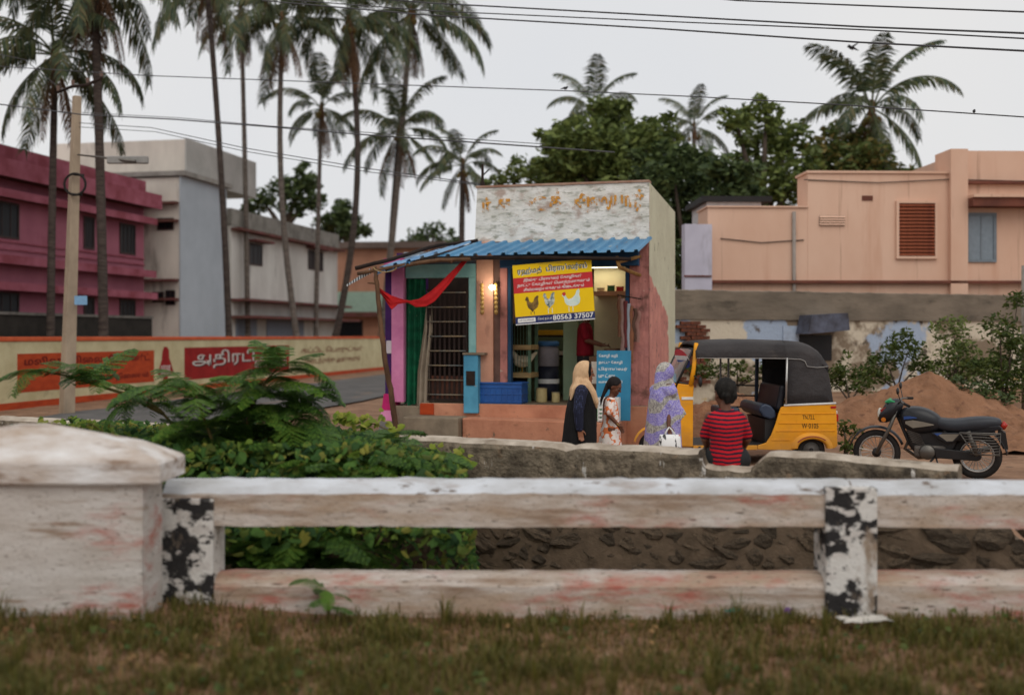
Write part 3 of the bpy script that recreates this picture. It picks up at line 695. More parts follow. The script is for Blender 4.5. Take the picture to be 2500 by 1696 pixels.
mb.build('side_wall', m_side, shop)
MB().bb(UP, UR - 0.19, 3.3, 3.5, 0, 4.0).build('back_wall', m_intg, shop)
MB().bb(UP, UP + 0.15, 0.21, 3.29, 0, 4.0).build('left_wall', m_pchp, shop)
MB().bb(UP + 0.16, UR - 0.19, 0.21, 3.29, 3.12, 3.3).build('ceiling_slab', m_intw, shop)
# front pillars round the opening
z_l = sz(1390, 652)
def pillar(name, a, b, v0, v1, z0, z1, m, bv=0.008):
    return MB().bb(su(a), su(b), v0, v1, z0, z1).build(name, m, shop, bevel=bv)
pillar('pillar', 1165, 1206, -0.06, 0.2, FL, ZA, m_pchp)
pillar('pilaster', 1206.3, 1222, -0.02, 0.2, FL, ZA, m_brnp)
pillar('pilaster', 1222.3, 1240, -0.04, 0.2, FL, z_l, m_pinkfr)
pillar('shutter_guide', 1240.3, 1249, -0.03, 0.1, FL, z_l, m_blued)
pillar('shutter_box', 1226, 1562, -0.16, 0.15, z_l, ZA - 0.12, m_blued)
mb = MB(); ua, ub = su(1538), UR - 0.185
mb.grid(lambda a, b: (ua + (ub + 0.18 - ua) * a, -0.01 + 0.03 * fbm(a * 3 + 2, b * 9), (ZA - 0.05) * b), 10, 50)
mb.grid(lambda a, b: (ua + 0.02 * fbm(a, b * 8), -0.01 + 0.2 * a, (ZA - 0.05) * b), 4, 40)
mb.build('front_pier', m_pinkfr, shop)
pillar('shutter_guide', 1527, 1536, -0.02, 0.1, FL, z_l, m_blued)
# annex to the left
z_ln0, z_ln1 = sz(1080, 678), sz(1080, 645)
pillar('door_lintel', 992, 1164.5, -0.05, 0.15, z_ln0, z_ln1, m_teal)
pillar('upper_wall', 985, 1164.5, 0.0, 0.15, z_ln1 + 0.002, 3.25, mat('grey_blue_plaster', lin(150, 156, 160), lin(120, 126, 132), 2))
pillar('door_jamb', 1146, 1164.5, -0.05, 0.15, 1.45, z_ln0 - 0.002, m_teal)
MB().bb(0.1, UP - 0.01, 1.6, 1.7, FL, 3.25).build('annex_back_wall', m_dark, shop)
MB().bb(0.1, 0.2, 0.2, 1.59, FL, 3.25).build('annex_side_wall', m_purp, shop)
mb = MB(); rg = []
for a in [i / 40 for i in range(41)]:
    x = su(988) + (su(1040) - su(988)) * a; d = 0.05 * math.sin(a * 22) + 0.02 * hz(a * 9)
    rg.append([(x, -0.02 + d, 0.62 + 0.04 * hz(a * 6)), (x, 0.0 + d * 0.8, 1.5), (x - 0.01 * a, 0.02 + d * 0.5, z_ln0 - 0.01)])
mb.loft(rg, False, False); mb.build('tarpaulin_curtain', m_green, shop, smooth=True)
mb = MB(); rg = []
for a in [i / 30 for i in range(31)]:
    b0 = su(1022) + (su(1052) - su(1022)) * a; b1 = su(1036) + (su(1058) - su(1036)) * a; d = 0.04 * math.sin(a * 16)
    rg.append([(b0, -0.10 + d, 0.60), (b0 + 0.02, -0.10 + d, 1.2), (b1 + 0.02, -0.09 + d * 0.7, 1.9), (b1 + 0.05 * (1 - a), -0.05, 2.32)])
mb.loft(rg, False, False); mb.build('canvas_curtain', m_gcurt, shop, smooth=True)
# grille gate
m_gate = mat('rusty_gate_iron', lin(52, 36, 30), lin(36, 26, 24), 5, 0.7, 0.3, 20)
m_gbar = mat('pale_gate_bar', lin(150, 130, 100), lin(96, 104, 106), 4, 0.6)
g0, g1 = su(1046), su(1144); gz0, gz1 = 0.70, sz(1095, 706)
gate = MB(); gate.bb(g0, g0 + 0.03, -0.09, -0.05, gz0, gz1).bb(g1 - 0.03, g1, -0.09, -0.05, gz0, gz1).bb(g0, g1, -0.088, -0.052, gz1 - 0.03, gz1 - 0.001).bb(g0, g1, -0.088, -0.052, gz0, gz0 + 0.03)
gate = gate.build('gate', m_gate, shop)
q = MB().bb(-0.018, 0.018, -0.006, 0.006, gz0 + 0.03, gz1 - 0.03).mesh('gate_bar', m_gate)
for i in range(8): inst('gate_bar', q, gate, (g0 + 0.06 + (g1 - g0 - 0.12) * i / 7, -0.07, 0))
for i in range(8):
    z = gz0 + 0.1 + (gz1 - gz0 - 0.16) * i / 7
    MB().tube([(g0 + 0.02, -0.096, z), ((g0 + g1) / 2, -0.10, z + 0.01 * hz(i)), (g1 - 0.02, -0.096, z)], 0.012, 6).build('gate_rail', m_gbar, gate, smooth=True)
MB().bb(g0 + 0.03, g1 - 0.03, -0.05, -0.04, gz0 + 0.03, gz0 + 0.42).build('gate_sheet', mat('rust_sheet', lin(110, 66, 50), lin(70, 48, 40), 3, 0.85), gate)
# corner pillar of the annex: purple and pink, flared magenta foot
m_grey = mat('grey_cement_foot', lin(128, 124, 122), lin(100, 98, 96), 4)
p0, p1, p2 = su(943), su(960), su(990)
MB().bb(p0, p1, -0.06, 0.18, 0.72, 2.98).build('corner_pillar', m_purp, shop, bevel=0.01)
MB().bb(p1 + 0.002, p2, -0.10, 0.10, 0.66, 3.02).build('corner_pillar', m_pnk2, shop, bevel=0.01)
MB().bb(p0, p2, -0.11, 0.19, 3.022, 3.14).build('pillar_cap', mat('rose_band', lin(196, 92, 130), lin(176, 76, 112), 4), shop)
def flare(name, z0, z1, e0, e1, m):
    rg = []
    for z, e in ((z0, e0), (z1, e1)): rg.append([(p0 - e, -0.12 - e, z), (p1 + 0.05 + e, -0.12 - e, z), (p1 + 0.05 + e, 0.18, z), (p0 - e, 0.18, z)])
    MB().loft(rg).build(name, m, shop)
flare('pillar_foot', 0.52, 0.80, 0.03, 0.0, m_mag); flare('pillar_foot', 0.34, 0.518, 0.055, 0.031, m_pnk2); flare('pillar_foot', 0.0, 0.338, 0.075, 0.056, m_grey)
MB().bb(p0 + 0.03, p1 - 0.0, -0.075, -0.062, 1.5, 1.72).build('notice', plain('white_notice', (216, 208, 214)), shop)
# low blue pillar with a dark niche
b0, b1 = su(1141), su(1176)
MB().bb(b0, b1, -0.22, 0.1, 0.5, 1.48).build('low_pillar', m_bluep, shop, bevel=0.01)
MB().bb(b0 + 0.05, b1 - 0.05, -0.235, -0.221, 0.97, 1.21).build('niche', m_dark, shop)
MB().bb(b0 - 0.01, b1 + 0.12, -0.24, 0.1, 1.483, 1.52).build('pillar_ledge', m_conc, shop)
# platform, steps
mb = MB(); fa, fb_ = su(1035), UR - 0.02
mb.bb(fa, fb_, -0.14, 3.3, 0, FL); mb.build('floor_platform', [m_plint, m_dirtyfl], shop, bevel=0.015)
for p in bpy.data.objects['floor_platform'].data.polygons:
    if p.normal.z > 0.9: p.material_index = 1
MB().bb(-0.02, fa - 0.01, -0.1, 1.7, 0, FL - 0.06).build('annex_plinth', m_conc, shop, bevel=0.015)
MB().bb(su(1033), su(1066), -0.165, -0.142, 0.46, FL - 0.01).build('orange_corner', m_or, shop)
s0, s1 = su(1124, -0.6), UR - 0.35
MB().prism([(s0, -0.145), (s0, -0.5), (s1, -1.0), (s1, -0.145)], 'z', 0.0, 0.44).build('step', m_plint, shop, bevel=0.02)
MB().prism([(su(986, -.5), -0.12), (su(984, -.6), -0.62), (s0 - 0.02, -0.66), (s0 - 0.02, -0.145)], 'z', 0.0, 0.45).build('step_block', m_conc, shop, bevel=0.025)
m_apr = mat('cracked_apron', lin(132, 110, 90), lin(104, 88, 74), 2, 0.95, 0.5, 10)
MB().prism([(su(1080, -1), -0.68), (su(1060, -1), -1.15), (s1 + 0.1, -1.75), (s1 + 0.3, -1.0)], 'z', 0.0, 0.12).build('apron_slab', m_apr, shop, bevel=0.02)

# blue corrugated awning: separate sheets, ribs as real folds
m_tin = mat('blue_painted_tin', lin(84, 142, 180), lin(68, 120, 158), 1.6, 0.5, 0.1, 14, spec=0.5, layers=((lin(140, 170, 186), 5, 0.60, 0.72, (2, 0.4, 1)), (lin(116, 104, 92), 4, 0.62, 0.72, (3, 0.5, 1))))
m_tino = mat('faded_blue_tin', lin(140, 176, 204), lin(104, 148, 188), 2.0, 0.5, 0.1, 14, spec=0.45, layers=((lin(200, 206, 210), 3, 0.55, 0.66),))
VA = -0.95
def sheet(name, ca, cb, cc, cd, nr, m, off=0.0):
    """corners: back-left, back-right, front-right, front-left; ribs run back to front"""
    ca, cb, cc, cd = map(Vector, (ca, cb, cc, cd)); ts = []
    for i in range(nr):
        for t, h in ((0.0, 0), (0.62, 0), (0.70, 1), (0.92, 1)): ts.append(((i + t) / nr, h))
    ts.append((1.0, 0)); mb = MB(); rg = []
    for t, h in ts:
        a = ca.lerp(cb, t); b = cd.lerp(cc, t); up = Vector((0, 0, 0.038 * h + off))
        rg.append([a + up, a.lerp(b, 0.5) + up + Vector((0, 0, 0.006 * hz(t * 7))), b + up + Vector((0, 0, 0.008 * hz(t * 9 + off * 50)))])
    mb.loft(rg, False, False); o = mb.build(name, m, shop, fix=False)
    so = o.modifiers.new('thick', 'SOLIDIFY'); so.thickness = 0.004
    return o
zb = ZA - 0.02; zf = sz(1400, 619, VA)
edges = [(1150, 1066), (1300, 1232), (1445, 1393), (1590, 1556)]
ub_ = [su(p[0]) for p in edges]; uf_ = [su(p[1], VA) for p in edges]
for k in range(3):
    sheet('awning_sheet', (ub_[k], -0.03, zb), (ub_[k + 1] + 0.02, -0.03, zb), (uf_[k + 1] + 0.02, VA, zf), (uf_[k], VA + 0.01, zf), 5, m_tin, 0.005 * k)
def S(px, py, v): return SH.P(px, py, v)
sheet('awning_sheet', S(960, 641, 0.35), S(1160, 588, -0.02), S(1070, 618, VA), S(905, 662, VA), 5, m_tino, -0.006)
sheet('awning_sheet', S(925, 652, 0.3), S(1040, 618, 0.1), S(1000, 640, VA - 0.04), S(912, 668, VA - 0.02), 3, plain('bright_blue_scrap_tin', (84, 164, 220)), -0.03)
def pole(name, pts, r0, r1=None, m=m_pole, par=None):
    P = [Vector(p) for p in pts]; Q = []; n_ = 8
    for i in range(len(P) - 1):
        for k in range(n_): Q.append(P[i].lerp(P[i + 1], k / n_))
    Q.append(P[-1])
    for i, q in enumerate(Q): q += Vector((0.012 * hz(i * 0.5, r0 * 100), 0.012 * hz(i * 0.5, 3 + r0 * 100), 0.010 * hz(i * 0.6, 9)))
    rr = [(r0 + ((r1 or r0) - r0) * i / (len(Q) - 1)) * (1 + 0.12 * hz(i * 0.8, 5)) for i in range(len(Q))]
    return MB().tube(Q, rr, 8).build(name, m, par, smooth=True)
pole('awning_pole', [S(868, 655, VA + 0.1), S(960, 632, VA + 0.2), S(1060, 600, 0.0), S(1165, 588, -0.1)], 0.035, 0.03, m_dark, shop)
pole('awning_pole', [S(873, 668, VA), S(960, 652, VA), S(1060, 636, VA), S(1150, 632, VA + 0.05)], 0.03, 0.035, m_pole, shop)
pole('awning_pole', [S(1060, 632, VA + 0.05), S(1300, 628, VA + 0.05), S(1540, 632, VA + 0.05)], 0.032, 0.03, m_dark, shop)
pole('rafter', [S(1000, 648, VA), S(1050, 612, 0.2)], 0.025, None, m_pole, shop)
pole('rafter', [S(1100, 640, VA), S(1160, 600, 0.0)], 0.025, None, m_pole, shop)
m_brk = mat('yellow_brown_timber', lin(160, 120, 66), lin(126, 92, 54), 5, 0.85)
for a, b in ((S(1505, 626, VA + 0.1), S(1512, 652, VA + 0.1)), (S(1512, 652, VA + 0.1), S(1562, 672, -0.05)), (S(1508, 640, VA + 0.1), S(1562, 626, -0.05))):
    MB().tube([a, b], 0.03, 6).build('bracket', m_brk, shop)
# dangling strip and rope at the awning's corner
n = N('striped_rope'); wv = n.new('TexWave'); wv.inputs['Scale'].default_value = 6; n.link(n.map((1, 1, 1)), wv.inputs['Vector']); n.col(n.mix(n.step(wv.outputs['Fac'], 0.4, 0.6), lin(210, 214, 214), lin(44, 48, 56))); m_rope = n.fin(0.9)
a, b = S(905, 660, VA), S(845, 697, VA + 0.2)
MB().loft([[a + Vector((0, 0, .04)), a - Vector((0, 0, .05)), a - Vector((0, -.01, .05)), a + Vector((0, .01, .04))], [b + Vector((0, 0, .01)), b - Vector((0, 0, .02)), b - Vector((0, -.01, .02)), b + Vector((0, .01, .01))]]).build('hanging_strip', m_rope, shop)
mb = MB(); mb.tube([S(940 + 28 * math.cos(t), 652 + 12 * math.sin(t), VA - 0.05) for t in [math.pi * i / 10 for i in range(11)]], 0.008, 6); mb.build('rope_loop', plain('coir_rope', (176, 150, 104)), shop, smooth=True)

# crooked wooden post under the awning's left corner
pts = [SH.w(*S(972, 1020, VA + 0.2)), SH.w(*S(955, 960, VA + 0.1)), SH.w(*S(940, 880, VA)), SH.w(*S(928, 780, VA)), SH.w(*S(921, 700, VA)), SH.w(*S(915, 650, VA))]
pts[0].z = 0.0
post = pole('wooden_post', pts, 0.05, 0.035, m_pole)
tag(post, 'thin crooked wooden post holding up the left corner of the awning', 'post')
pole('branch_stub', [SH.w(*S(921, 693, VA)), SH.w(*S(898, 690, VA))], 0.02, 0.01, m_pole, post)

# red cloth slung from the post to the awning
top = [(922, 700), (938, 712), (955, 721), (975, 728), (1000, 734), (1022, 730), (1045, 716), (1065, 700), (1085, 680), (1105, 660), (1125, 640), (1143, 624)]
bot = [(923, 708), (940, 730), (956, 756), (972, 742), (995, 738), (1015, 750), (1040, 748), (1062, 735), (1085, 708), (1106, 682), (1128, 654), (1148, 628)]
mb = MB(); rg = []; NN = 48
def samp(L, t):
    x = t * (len(L) - 1); i = min(int(x), len(L) - 2); f_ = x - i; f_ = f_ * f_ * (3 - 2 * f_) * 0.4 + f_ * 0.6
    return (L[i][0] + (L[i + 1][0] - L[i][0]) * f_, L[i][1] + (L[i + 1][1] - L[i][1]) * f_)
for i in range(NN + 1):
    t = i / NN; a = samp(top, t); b = samp(bot, t); r = []; dep = VA + 0.05 + 0.15 * t
    for j in range(13):
        s_ = j / 12; v = dep + 0.05 * math.sin(s_ * 15 + t * 5) * math.sin(math.pi * min(1, t * 6)) + 0.02 * hz(t * 9, s_ * 3)
        r.append(S(a[0] + (b[0] - a[0]) * s_, a[1] + (b[1] - a[1]) * s_, v))
    rg.append([SH.w(p.x, p.y, p.z) for p in r])
mb.loft(rg, False, False)
red = mb.build('red_cloth', mat('red_cotton', lin(190, 34, 36), lin(164, 24, 28), 7, 0.85, 0.3, 60), smooth=True, fix=False)
so = red.modifiers.new('t', 'SOLIDIFY'); so.thickness = 0.006
tag(red, 'red cloth slung from the wooden post up to the awning', 'cloth')

# ------------------------------------------------------------------ yellow signboard
c_ = SH.w(*S(1351, 713, -0.85))
sg = thing('shop_sign', 'tilted yellow, red and blue signboard with three printed chickens', 'sign', c_)
sg.rotation_euler = (R(-3), R(-4.2), SH.ang + R(2))
SWd, SHt = 1.285, 0.965; hw_, hh_ = SWd / 2, SHt / 2
def sband(name, f0, f1, m, y=0.0): return MB().bb(-hw_, hw_, y - 0.006, y + 0.006, hh_ - SHt * f1, hh_ - SHt * f0).build(name, m, sg)
m_yel = mat('yellow_flex_print', lin(246, 206, 6), lin(240, 198, 4), 2, 0.5)
m_sred = plain('red_flex_print', (206, 40, 44), 0.5); m_sblu = plain('navy_flex_print', (30, 44, 100), 0.5); m_swh = plain('white_flex_print', (236, 236, 232), 0.5)
m_stea = plain('dark_teal_print', (40, 74, 80), 0.5)
sband('board', 0.0, 0.215, m_yel); sband('red_band', 0.2152, 0.475, m_sred); sband('board', 0.4752, 0.865, m_yel); sband('navy_band', 0.8652, 0.985, m_sblu); sband('edge_strip', 0.9852, 1.0, m_swh)
def sx_(f): return -hw_ + SWd * f
def szz(f): return hh_ - SHt * f
def sl_(txt, x0, x1, y0, y1, m, d=0.0075, off=0.0, shear=0.0): return lettering(txt, sg, m, (sx_(x0), -d, szz(y1)), SWd * (x1 - x0), SHt * (y1 - y0), off=off, shear=shear)
sl_('ரஹ்மத்', 0.065, 0.375, 0.062, 0.19, m_swh, 0.0072, 0.035); sl_('பிராய்லர்ஸ்', 0.43, 0.945, 0.048, 0.175, m_swh, 0.0072, 0.035)
sl_('ரஹ்மத்', 0.06, 0.37, 0.055, 0.182, m_stea, 0.0085, 0.02); sl_('பிராய்லர்ஸ்', 0.425, 0.94, 0.041, 0.168, m_stea, 0.0085, 0.02)
sl_('பிஸ்மில்லாஹ்', 0.33, 0.63, 0.012, 0.03, m_stea)
sl_('இங்கு பிராய்லர் கோழிகள்', 0.13, 0.87, 0.235, 0.305, m_swh, off=0.018, shear=0.15)
sl_('நாட்டு கோழிகள் மொத்தமாகவும்', 0.045, 0.965, 0.315, 0.385, m_swh, off=0.018, shear=0.15)
sl_('சில்லறையாகவும் கிடைக்கும்', 0.125, 0.89, 0.395, 0.465, m_swh, off=0.018, shear=0.15)
MB().bb(sx_(0.03), sx_(0.255), -0.0085, -0.006, szz(0.965), szz(0.895)).build('white_label', m_swh, sg)
sl_('ப்ரீ டெலிவரி', 0.05, 0.235, 0.912, 0.945, m_sblu, 0.0095)
sl_('செல் நம்பர்', 0.285, 0.465, 0.90, 0.955, m_swh, off=0.0)
sl_('80563 37507', 0.475, 0.985, 0.878, 0.965, m_swh, off=0.02)
def bird_print(name, pts, m, x, y, w, h, d=0.0072):
    mb = MB(); mb.add([(sx_(x + w * a), -d, szz(y + h * b)) for a, b in pts], [tuple(range(len(pts)))]); mb.build(name, m, sg)
hen = [(0.02, 0.30), (0.10, 0.20), (0.20, 0.24), (0.26, 0.42), (0.36, 0.52), (0.55, 0.46), (0.72, 0.30), (0.80, 0.10), (0.92, 0.0), (0.96, 0.12), (0.92, 0.32), (0.97, 0.5), (0.93, 0.72), (0.80, 0.84), (0.60, 0.88), (0.42, 0.87), (0.26, 0.80), (0.16, 0.66), (0.13, 0.45), (0.10, 0.36)]
m_hw = mat('white_hen_print', lin(226, 236, 226), lin(196, 222, 212), 9, 0.5); m_hb = mat('brown_hen_print', lin(150, 116, 52), lin(60, 50, 34), 10, 0.5); m_hg = mat('grey_rooster_print', lin(214, 222, 214), lin(60, 84, 84), 18, 0.5)
bird_print('hen_print', hen, m_hw, 0.60, 0.475, 0.24, 0.32)
rst = [(0.0, 0.22), (0.10, 0.02), (0.24, 0.05), (0.30, 0.32), (0.44, 0.42), (0.58, 0.36), (0.68, 0.12), (0.86, 0.0), (0.98, 0.02), (0.92, 0.25), (0.96, 0.5), (0.86, 0.72), (0.62, 0.86), (0.50, 1.0), (0.40, 0.88), (0.20, 0.72), (0.12, 0.5), (0.10, 0.3)]
bird_print('hen_print', rst, m_hb, 0.135, 0.535, 0.18, 0.27)
bird_print('hen_print', [(x * 0.9, y) for x, y in rst], m_hg, 0.365, 0.50, 0.17, 0.27)
for x, w, y0, m in ((0.68, 0.05, 0.76, m_hw), (0.20, 0.04, 0.79, m_hb), (0.42, 0.05, 0.755, m_hw)):
    for q in (0, 1): MB().bb(sx_(x + w * q), sx_(x + w * q + 0.008), -0.0072, -0.006, szz(0.845), szz(y0)).build('leg_print', m, sg)
MB().add([(sx_(x), -0.008, szz(y)) for x, y in ((0.605, 0.545), (0.62, 0.52), (0.65, 0.515), (0.655, 0.56), (0.63, 0.585))], [(0, 1, 2, 3, 4)]).build('comb_print', m_sred, sg)
for px in (1258, 1446):
    a = SH.w(*S(px, 640, -0.85)); b = SH.w(*S(px, 618, -0.8)); m_ = sg.matrix_basis.inverted()
    sg_inv = Matrix.LocRotScale(sg.location, sg.rotation_euler, None).inverted()
    MB().tube([sg_inv @ a, sg_inv @ b], 0.006, 5).build('hanging_wire', m_dark, sg)

# ------------------------------------------------------------------ lamps of the shop
lamp = thing('bulb_lamp', 'lit bare bulb on the brown pilaster left of the yellow sign', 'lamp', SH.w(su(1204, -0.1), -0.16, sz(1204, 702, -0.1)), SH.ang)
mb = MB(); mb.ball((0, 0, 0), (0.048, 0.048, 0.045), 16, 10)
n = N('lit_bulb'); n.b.inputs['Emission Color'].default_value = (1, 0.96, 0.88, 1); n.b.inputs['Emission Strength'].default_value = 14; m_bulb = n.fin(0.3)
mb.build('bulb', m_bulb, lamp, smooth=True)
MB().tube([(0, 0.03, 0.02), (0, 0.12, 0.05)], [0.03, 0.025], 10).build('holder', m_dark, lamp, smooth=True)
pd = bpy.data.lights.new('bulb_light', 'POINT'); pd.energy = 4.5; pd.color = (1, 0.86, 0.66); pd.shadow_soft_size = 0.06
po = bpy.data.objects.new('bulb_light', pd); COL.objects.link(po); po.parent = lamp; po.location = (0, -0.09, 0.0)
tb = thing('tube_lamp', 'lit tube lamp under the ceiling inside the shop', 'lamp', SH.w(su(1440, 1.2), 1.3, 3.02), SH.ang)
n = N('lit_tube'); n.b.inputs['Emission Color'].default_value = (1, 0.92, 0.72, 1); n.b.inputs['Emission Strength'].default_value = 3; m_tube = n.fin(0.3)
MB().tube([(-0.55, 0, 0), (0.55, 0, 0)], 0.02, 10).build('tube', m_tube, tb, smooth=True)
MB().bb(-0.6, 0.6, -0.03, 0.03, 0.03, 0.095).build('batten', m_swh, tb)
pd = bpy.data.lights.new('tube_light', 'AREA'); pd.shape = 'RECTANGLE'; pd.size = 1.1; pd.size_y = 0.05; pd.energy = 3.5; pd.color = (1, 0.88, 0.64)
po = bpy.data.objects.new('tube_light', pd); COL.objects.link(po); po.parent = tb; po.location = (0, 0, -0.03)

# ------------------------------------------------------------------ things in and before the shop
def shop_loc(px, v, z): return SH.w(su(px, v), v, z)
# blue crate
m_crate = mat('blue_crate_plastic', lin(28, 92, 168), lin(22, 76, 146), 3, 0.45, spec=0.5)
cr_ = thing('blue_crate', 'blue plastic crate on the shop floor edge left of the doorway', 'crate', shop_loc(1228, 0.02, FL + 0.002), SH.ang)
cr_.location = SH.w(su(1228, 0.05), 0.12, FL + 0.002)
cw_, cd_, ch_ = 0.72, 0.42, 0.36
for nm, x0_, x1_, y0_, y1_ in (('side_wall', -cw_ / 2, cw_ / 2, -cd_ / 2, -cd_ / 2 + 0.015), ('side_wall', -cw_ / 2, cw_ / 2, cd_ / 2 - 0.015, cd_ / 2), ('end_wall', -cw_ / 2, -cw_ / 2 + 0.015, -cd_ / 2 + .016, cd_ / 2 - .016), ('end_wall', cw_ / 2 - 0.015, cw_ / 2, -cd_ / 2 + .016, cd_ / 2 - .016)):
    MB().bb(x0_, x1_, y0_, y1_, 0.013, ch_).build(nm, m_crate, cr_)
MB().bb(-cw_ / 2 + .001, cw_ / 2 - .001, -cd_ / 2 + .001, cd_ / 2 - .001, 0, 0.012).build('base', m_crate, cr_)
for z, e in ((ch_ - 0.03, 0.022), (ch_ - 0.10, 0.012), (0.15, 0.012), (0.02, 0.008)):
    for x0_, x1_, y0_, y1_ in ((-cw_ / 2 - e, cw_ / 2 + e, -cd_ / 2 - e, -cd_ / 2 - .001), (-cw_ / 2 - e, cw_ / 2 + e, cd_ / 2 + .001, cd_ / 2 + e), (cw_ / 2 + .001, cw_ / 2 + e, -cd_ / 2, cd_ / 2), (-cw_ / 2 - e, -cw_ / 2 - .001, -cd_ / 2, cd_ / 2)):
        MB().bb(x0_, x1_, y0_, y1_, z, z + 0.022).build('rim', m_crate, cr_, bevel=0.004)
for i in range(7):
    x = -cw_ / 2 + 0.06 + (cw_ - 0.12) * i / 6; MB().bb(x - 0.012, x + 0.012, -cd_ / 2 - 0.01, -cd_ / 2 - .001, 0.045, ch_ - 0.105).build('rib', m_crate, cr_)
# wooden bird cage rack
m_gpost = mat('green_painted_wood', lin(116, 150, 126), lin(86, 116, 98), 4, 0.8)
cg = thing('bird_cage', 'three-tier wooden bird cage with cream shelf boards inside the shop', 'cage', SH.w(su(1262, 0.75), 0.75, FL), SH.ang)
gw, gd, gh = 0.58, 0.5, 1.42
for sx0 in (-1, 1):
    for sy in (-1, 1): MB().bb(sx0 * gw / 2 - 0.025, sx0 * gw / 2 + 0.025, sy * gd / 2 - 0.025, sy * gd / 2 + 0.025, 0, gh).build('post', m_gpost, cg)
for z in (0.42, 0.90, 1.36): MB().bb(-gw / 2 - 0.04, gw / 2 + 0.04, -gd / 2 - 0.05, gd / 2, z, z + 0.085).build('shelf_board', m_wood, cg, bevel=0.006)
MB().bb(-gw / 2 + .03, gw / 2 - .03, gd / 2 - 0.02, gd / 2, 0.02, gh).build('back_panel', mat('dark_olive_board', lin(70, 70, 44), lin(48, 50, 32), 3, 0.9), cg)
q = MB().tube([(0, 0, 0), (0, 0, 0.39)], 0.004, 4).mesh('cage_wire', m_gpost)
for k, z in enumerate((0.51, 0.99)):
    for i in range(10): inst('cage_wire', q, cg, (-gw / 2 + 0.05 + (gw - 0.1) * i / 9, -gd / 2 - 0.01, z - 0.003))
def chicken(name, label, loc, rz, m, comb, par=None):
    mb = MB(); mb.ball((0, 0, 0.19), (0.155, 0.095, 0.105), 16, 12, f=lambda p: 1 + 0.18 * max(0, -p.x) * max(0, p.z) + 0.05 * p.x)
    mb.capsule((0.10, 0, 0.24), (0.17, 0, 0.35), 0.06, 0.036); mb.ball((0.185, 0, 0.37), (0.042, 0.034, 0.036)); mb.capsule((-0.12, 0, 0.23), (-0.24, 0, 0.34), 0.06, 0.02)
    mb.capsule((0.0, 0.08, 0.2), (-0.13, 0.08, 0.18), 0.05, 0.02); mb.capsule((0.0, -0.08, 0.2), (-0.13, -0.08, 0.18), 0.05, 0.02)
    o = bpy.data.objects.new(name, fused(mb, name, m, 0.008, 4)); COL.objects.link(o); o.location = loc; o.rotation_euler = (0, 0, rz); tag(o, label, 'chicken')
    MB().prism([(0.16, 0.395), (0.175, 0.43), (0.19, 0.41), (0.205, 0.435), (0.215, 0.39)], 'y', -0.006, 0.006).build('comb', comb, o)
    MB().tube([(0.222, 0, 0.37), (0.255, 0, 0.36)], [0.012, 0.002], 6).build('beak', plain('beak_yellow', (206, 160, 60)), o)
    for s_ in (-1, 1):
        MB().tube([(0.01, s_ * 0.04, 0.12), (0.0, s_ * 0.04, 0.01), (0.05, s_ * 0.045, 0.006)], 0.009, 5).build('leg', plain('chicken_leg', (206, 160, 60)), o)
    return o
m_comb = plain('comb_red', (180, 30, 30))
m_cwh = mat('white_feathers', lin(236, 230, 206), lin(216, 206, 176), 12, 0.9); m_cbr = mat('brown_feathers', lin(160, 104, 46), lin(90, 58, 34), 12, 0.9)
chicken('chicken', 'white chicken on the upper shelf of the cage', SH.w(su(1262, 0.75) + 0.12, 0.68, FL + 0.508), SH.ang + R(195), m_cwh, m_comb)
chicken('chicken', 'brown chicken on the floor of the cage', SH.w(su(1262, 0.75) + 0.05, 0.68, FL + 0.002), SH.ang + R(160), m_cbr, m_comb)
# drum, tins, stools, counter
dr = thing('plastic_drum', 'grey plastic drum with blue lid and white band behind the doorway', 'drum', SH.w(su(1338, 1.2), 1.2, FL), SH.ang)
MB().loft([[(r * math.cos(2 * math.pi * j / 20), r * math.sin(2 * math.pi * j / 20), z) for j in range(20)] for z, r in ((0.0, .17), (.02, .19), (.2, .2), (.42, .2), (.6, .19))]).build('body', mat('dark_drum_plastic', lin(40, 44, 58), lin(30, 32, 44), 3, .5), dr, smooth=True)
MB().loft([[(r * math.cos(2 * math.pi * j / 20), r * math.sin(2 * math.pi * j / 20), z) for j in range(20)] for z, r in ((0.601, .185), (.62, .2), (.9, .195), (.96, .17))]).build('upper_body', mat('grey_drum_plastic', lin(150, 146, 150), lin(120, 116, 122), 3, .5), dr, smooth=True)
MB().loft([[(r * math.cos(2 * math.pi * j / 20), r * math.sin(2 * math.pi * j / 20), z) for j in range(20)] for z, r in ((.963, .2), (1.03, .2), (1.05, .17))]).build('lid', plain('blue_lid', (60, 110, 160)), dr, smooth=True)
MB().loft([[(r * math.cos(2 * math.pi * j / 20), r * math.sin(2 * math.pi * j / 20), z) for j in range(20)] for z, r in ((.3, .204), (.38, .204))], caps=False).build('band', m_swh, dr, smooth=True)
for k, (px, v, r, h, lab) in enumerate(((1322, 0.55, 0.095, 0.24, 'wider cream tin standing left inside the doorway'), (1357, 0.6, 0.07, 0.17, 'small cream tin standing right of the drum'))):
    o = thing('cream_tin', lab, 'tin', SH.w(su(px, v), v, FL + 0.001), SH.ang, 'cream tins on the shop floor')
    MB().loft([[(q * math.cos(2 * math.pi * j / 18), q * math.sin(2 * math.pi * j / 18), z) for j in range(18)] for z, q in ((0, r * .95), (.01, r), (h, r), (h, r * .93), (h - .01, r * .92))]).build('body', plain('cream_tin_paint', (206, 186, 132)), o, smooth=False)
    MB().torus((0, 0, h), r, 0.006, 'z', 20, 6).build('rim', m_gbar, o, smooth=True)
sack = thing('shelf_rack', 'dark rack with yellow tray and plates behind the drum', 'rack', SH.w(su(1345, 2.2), 2.2, FL), SH.ang)
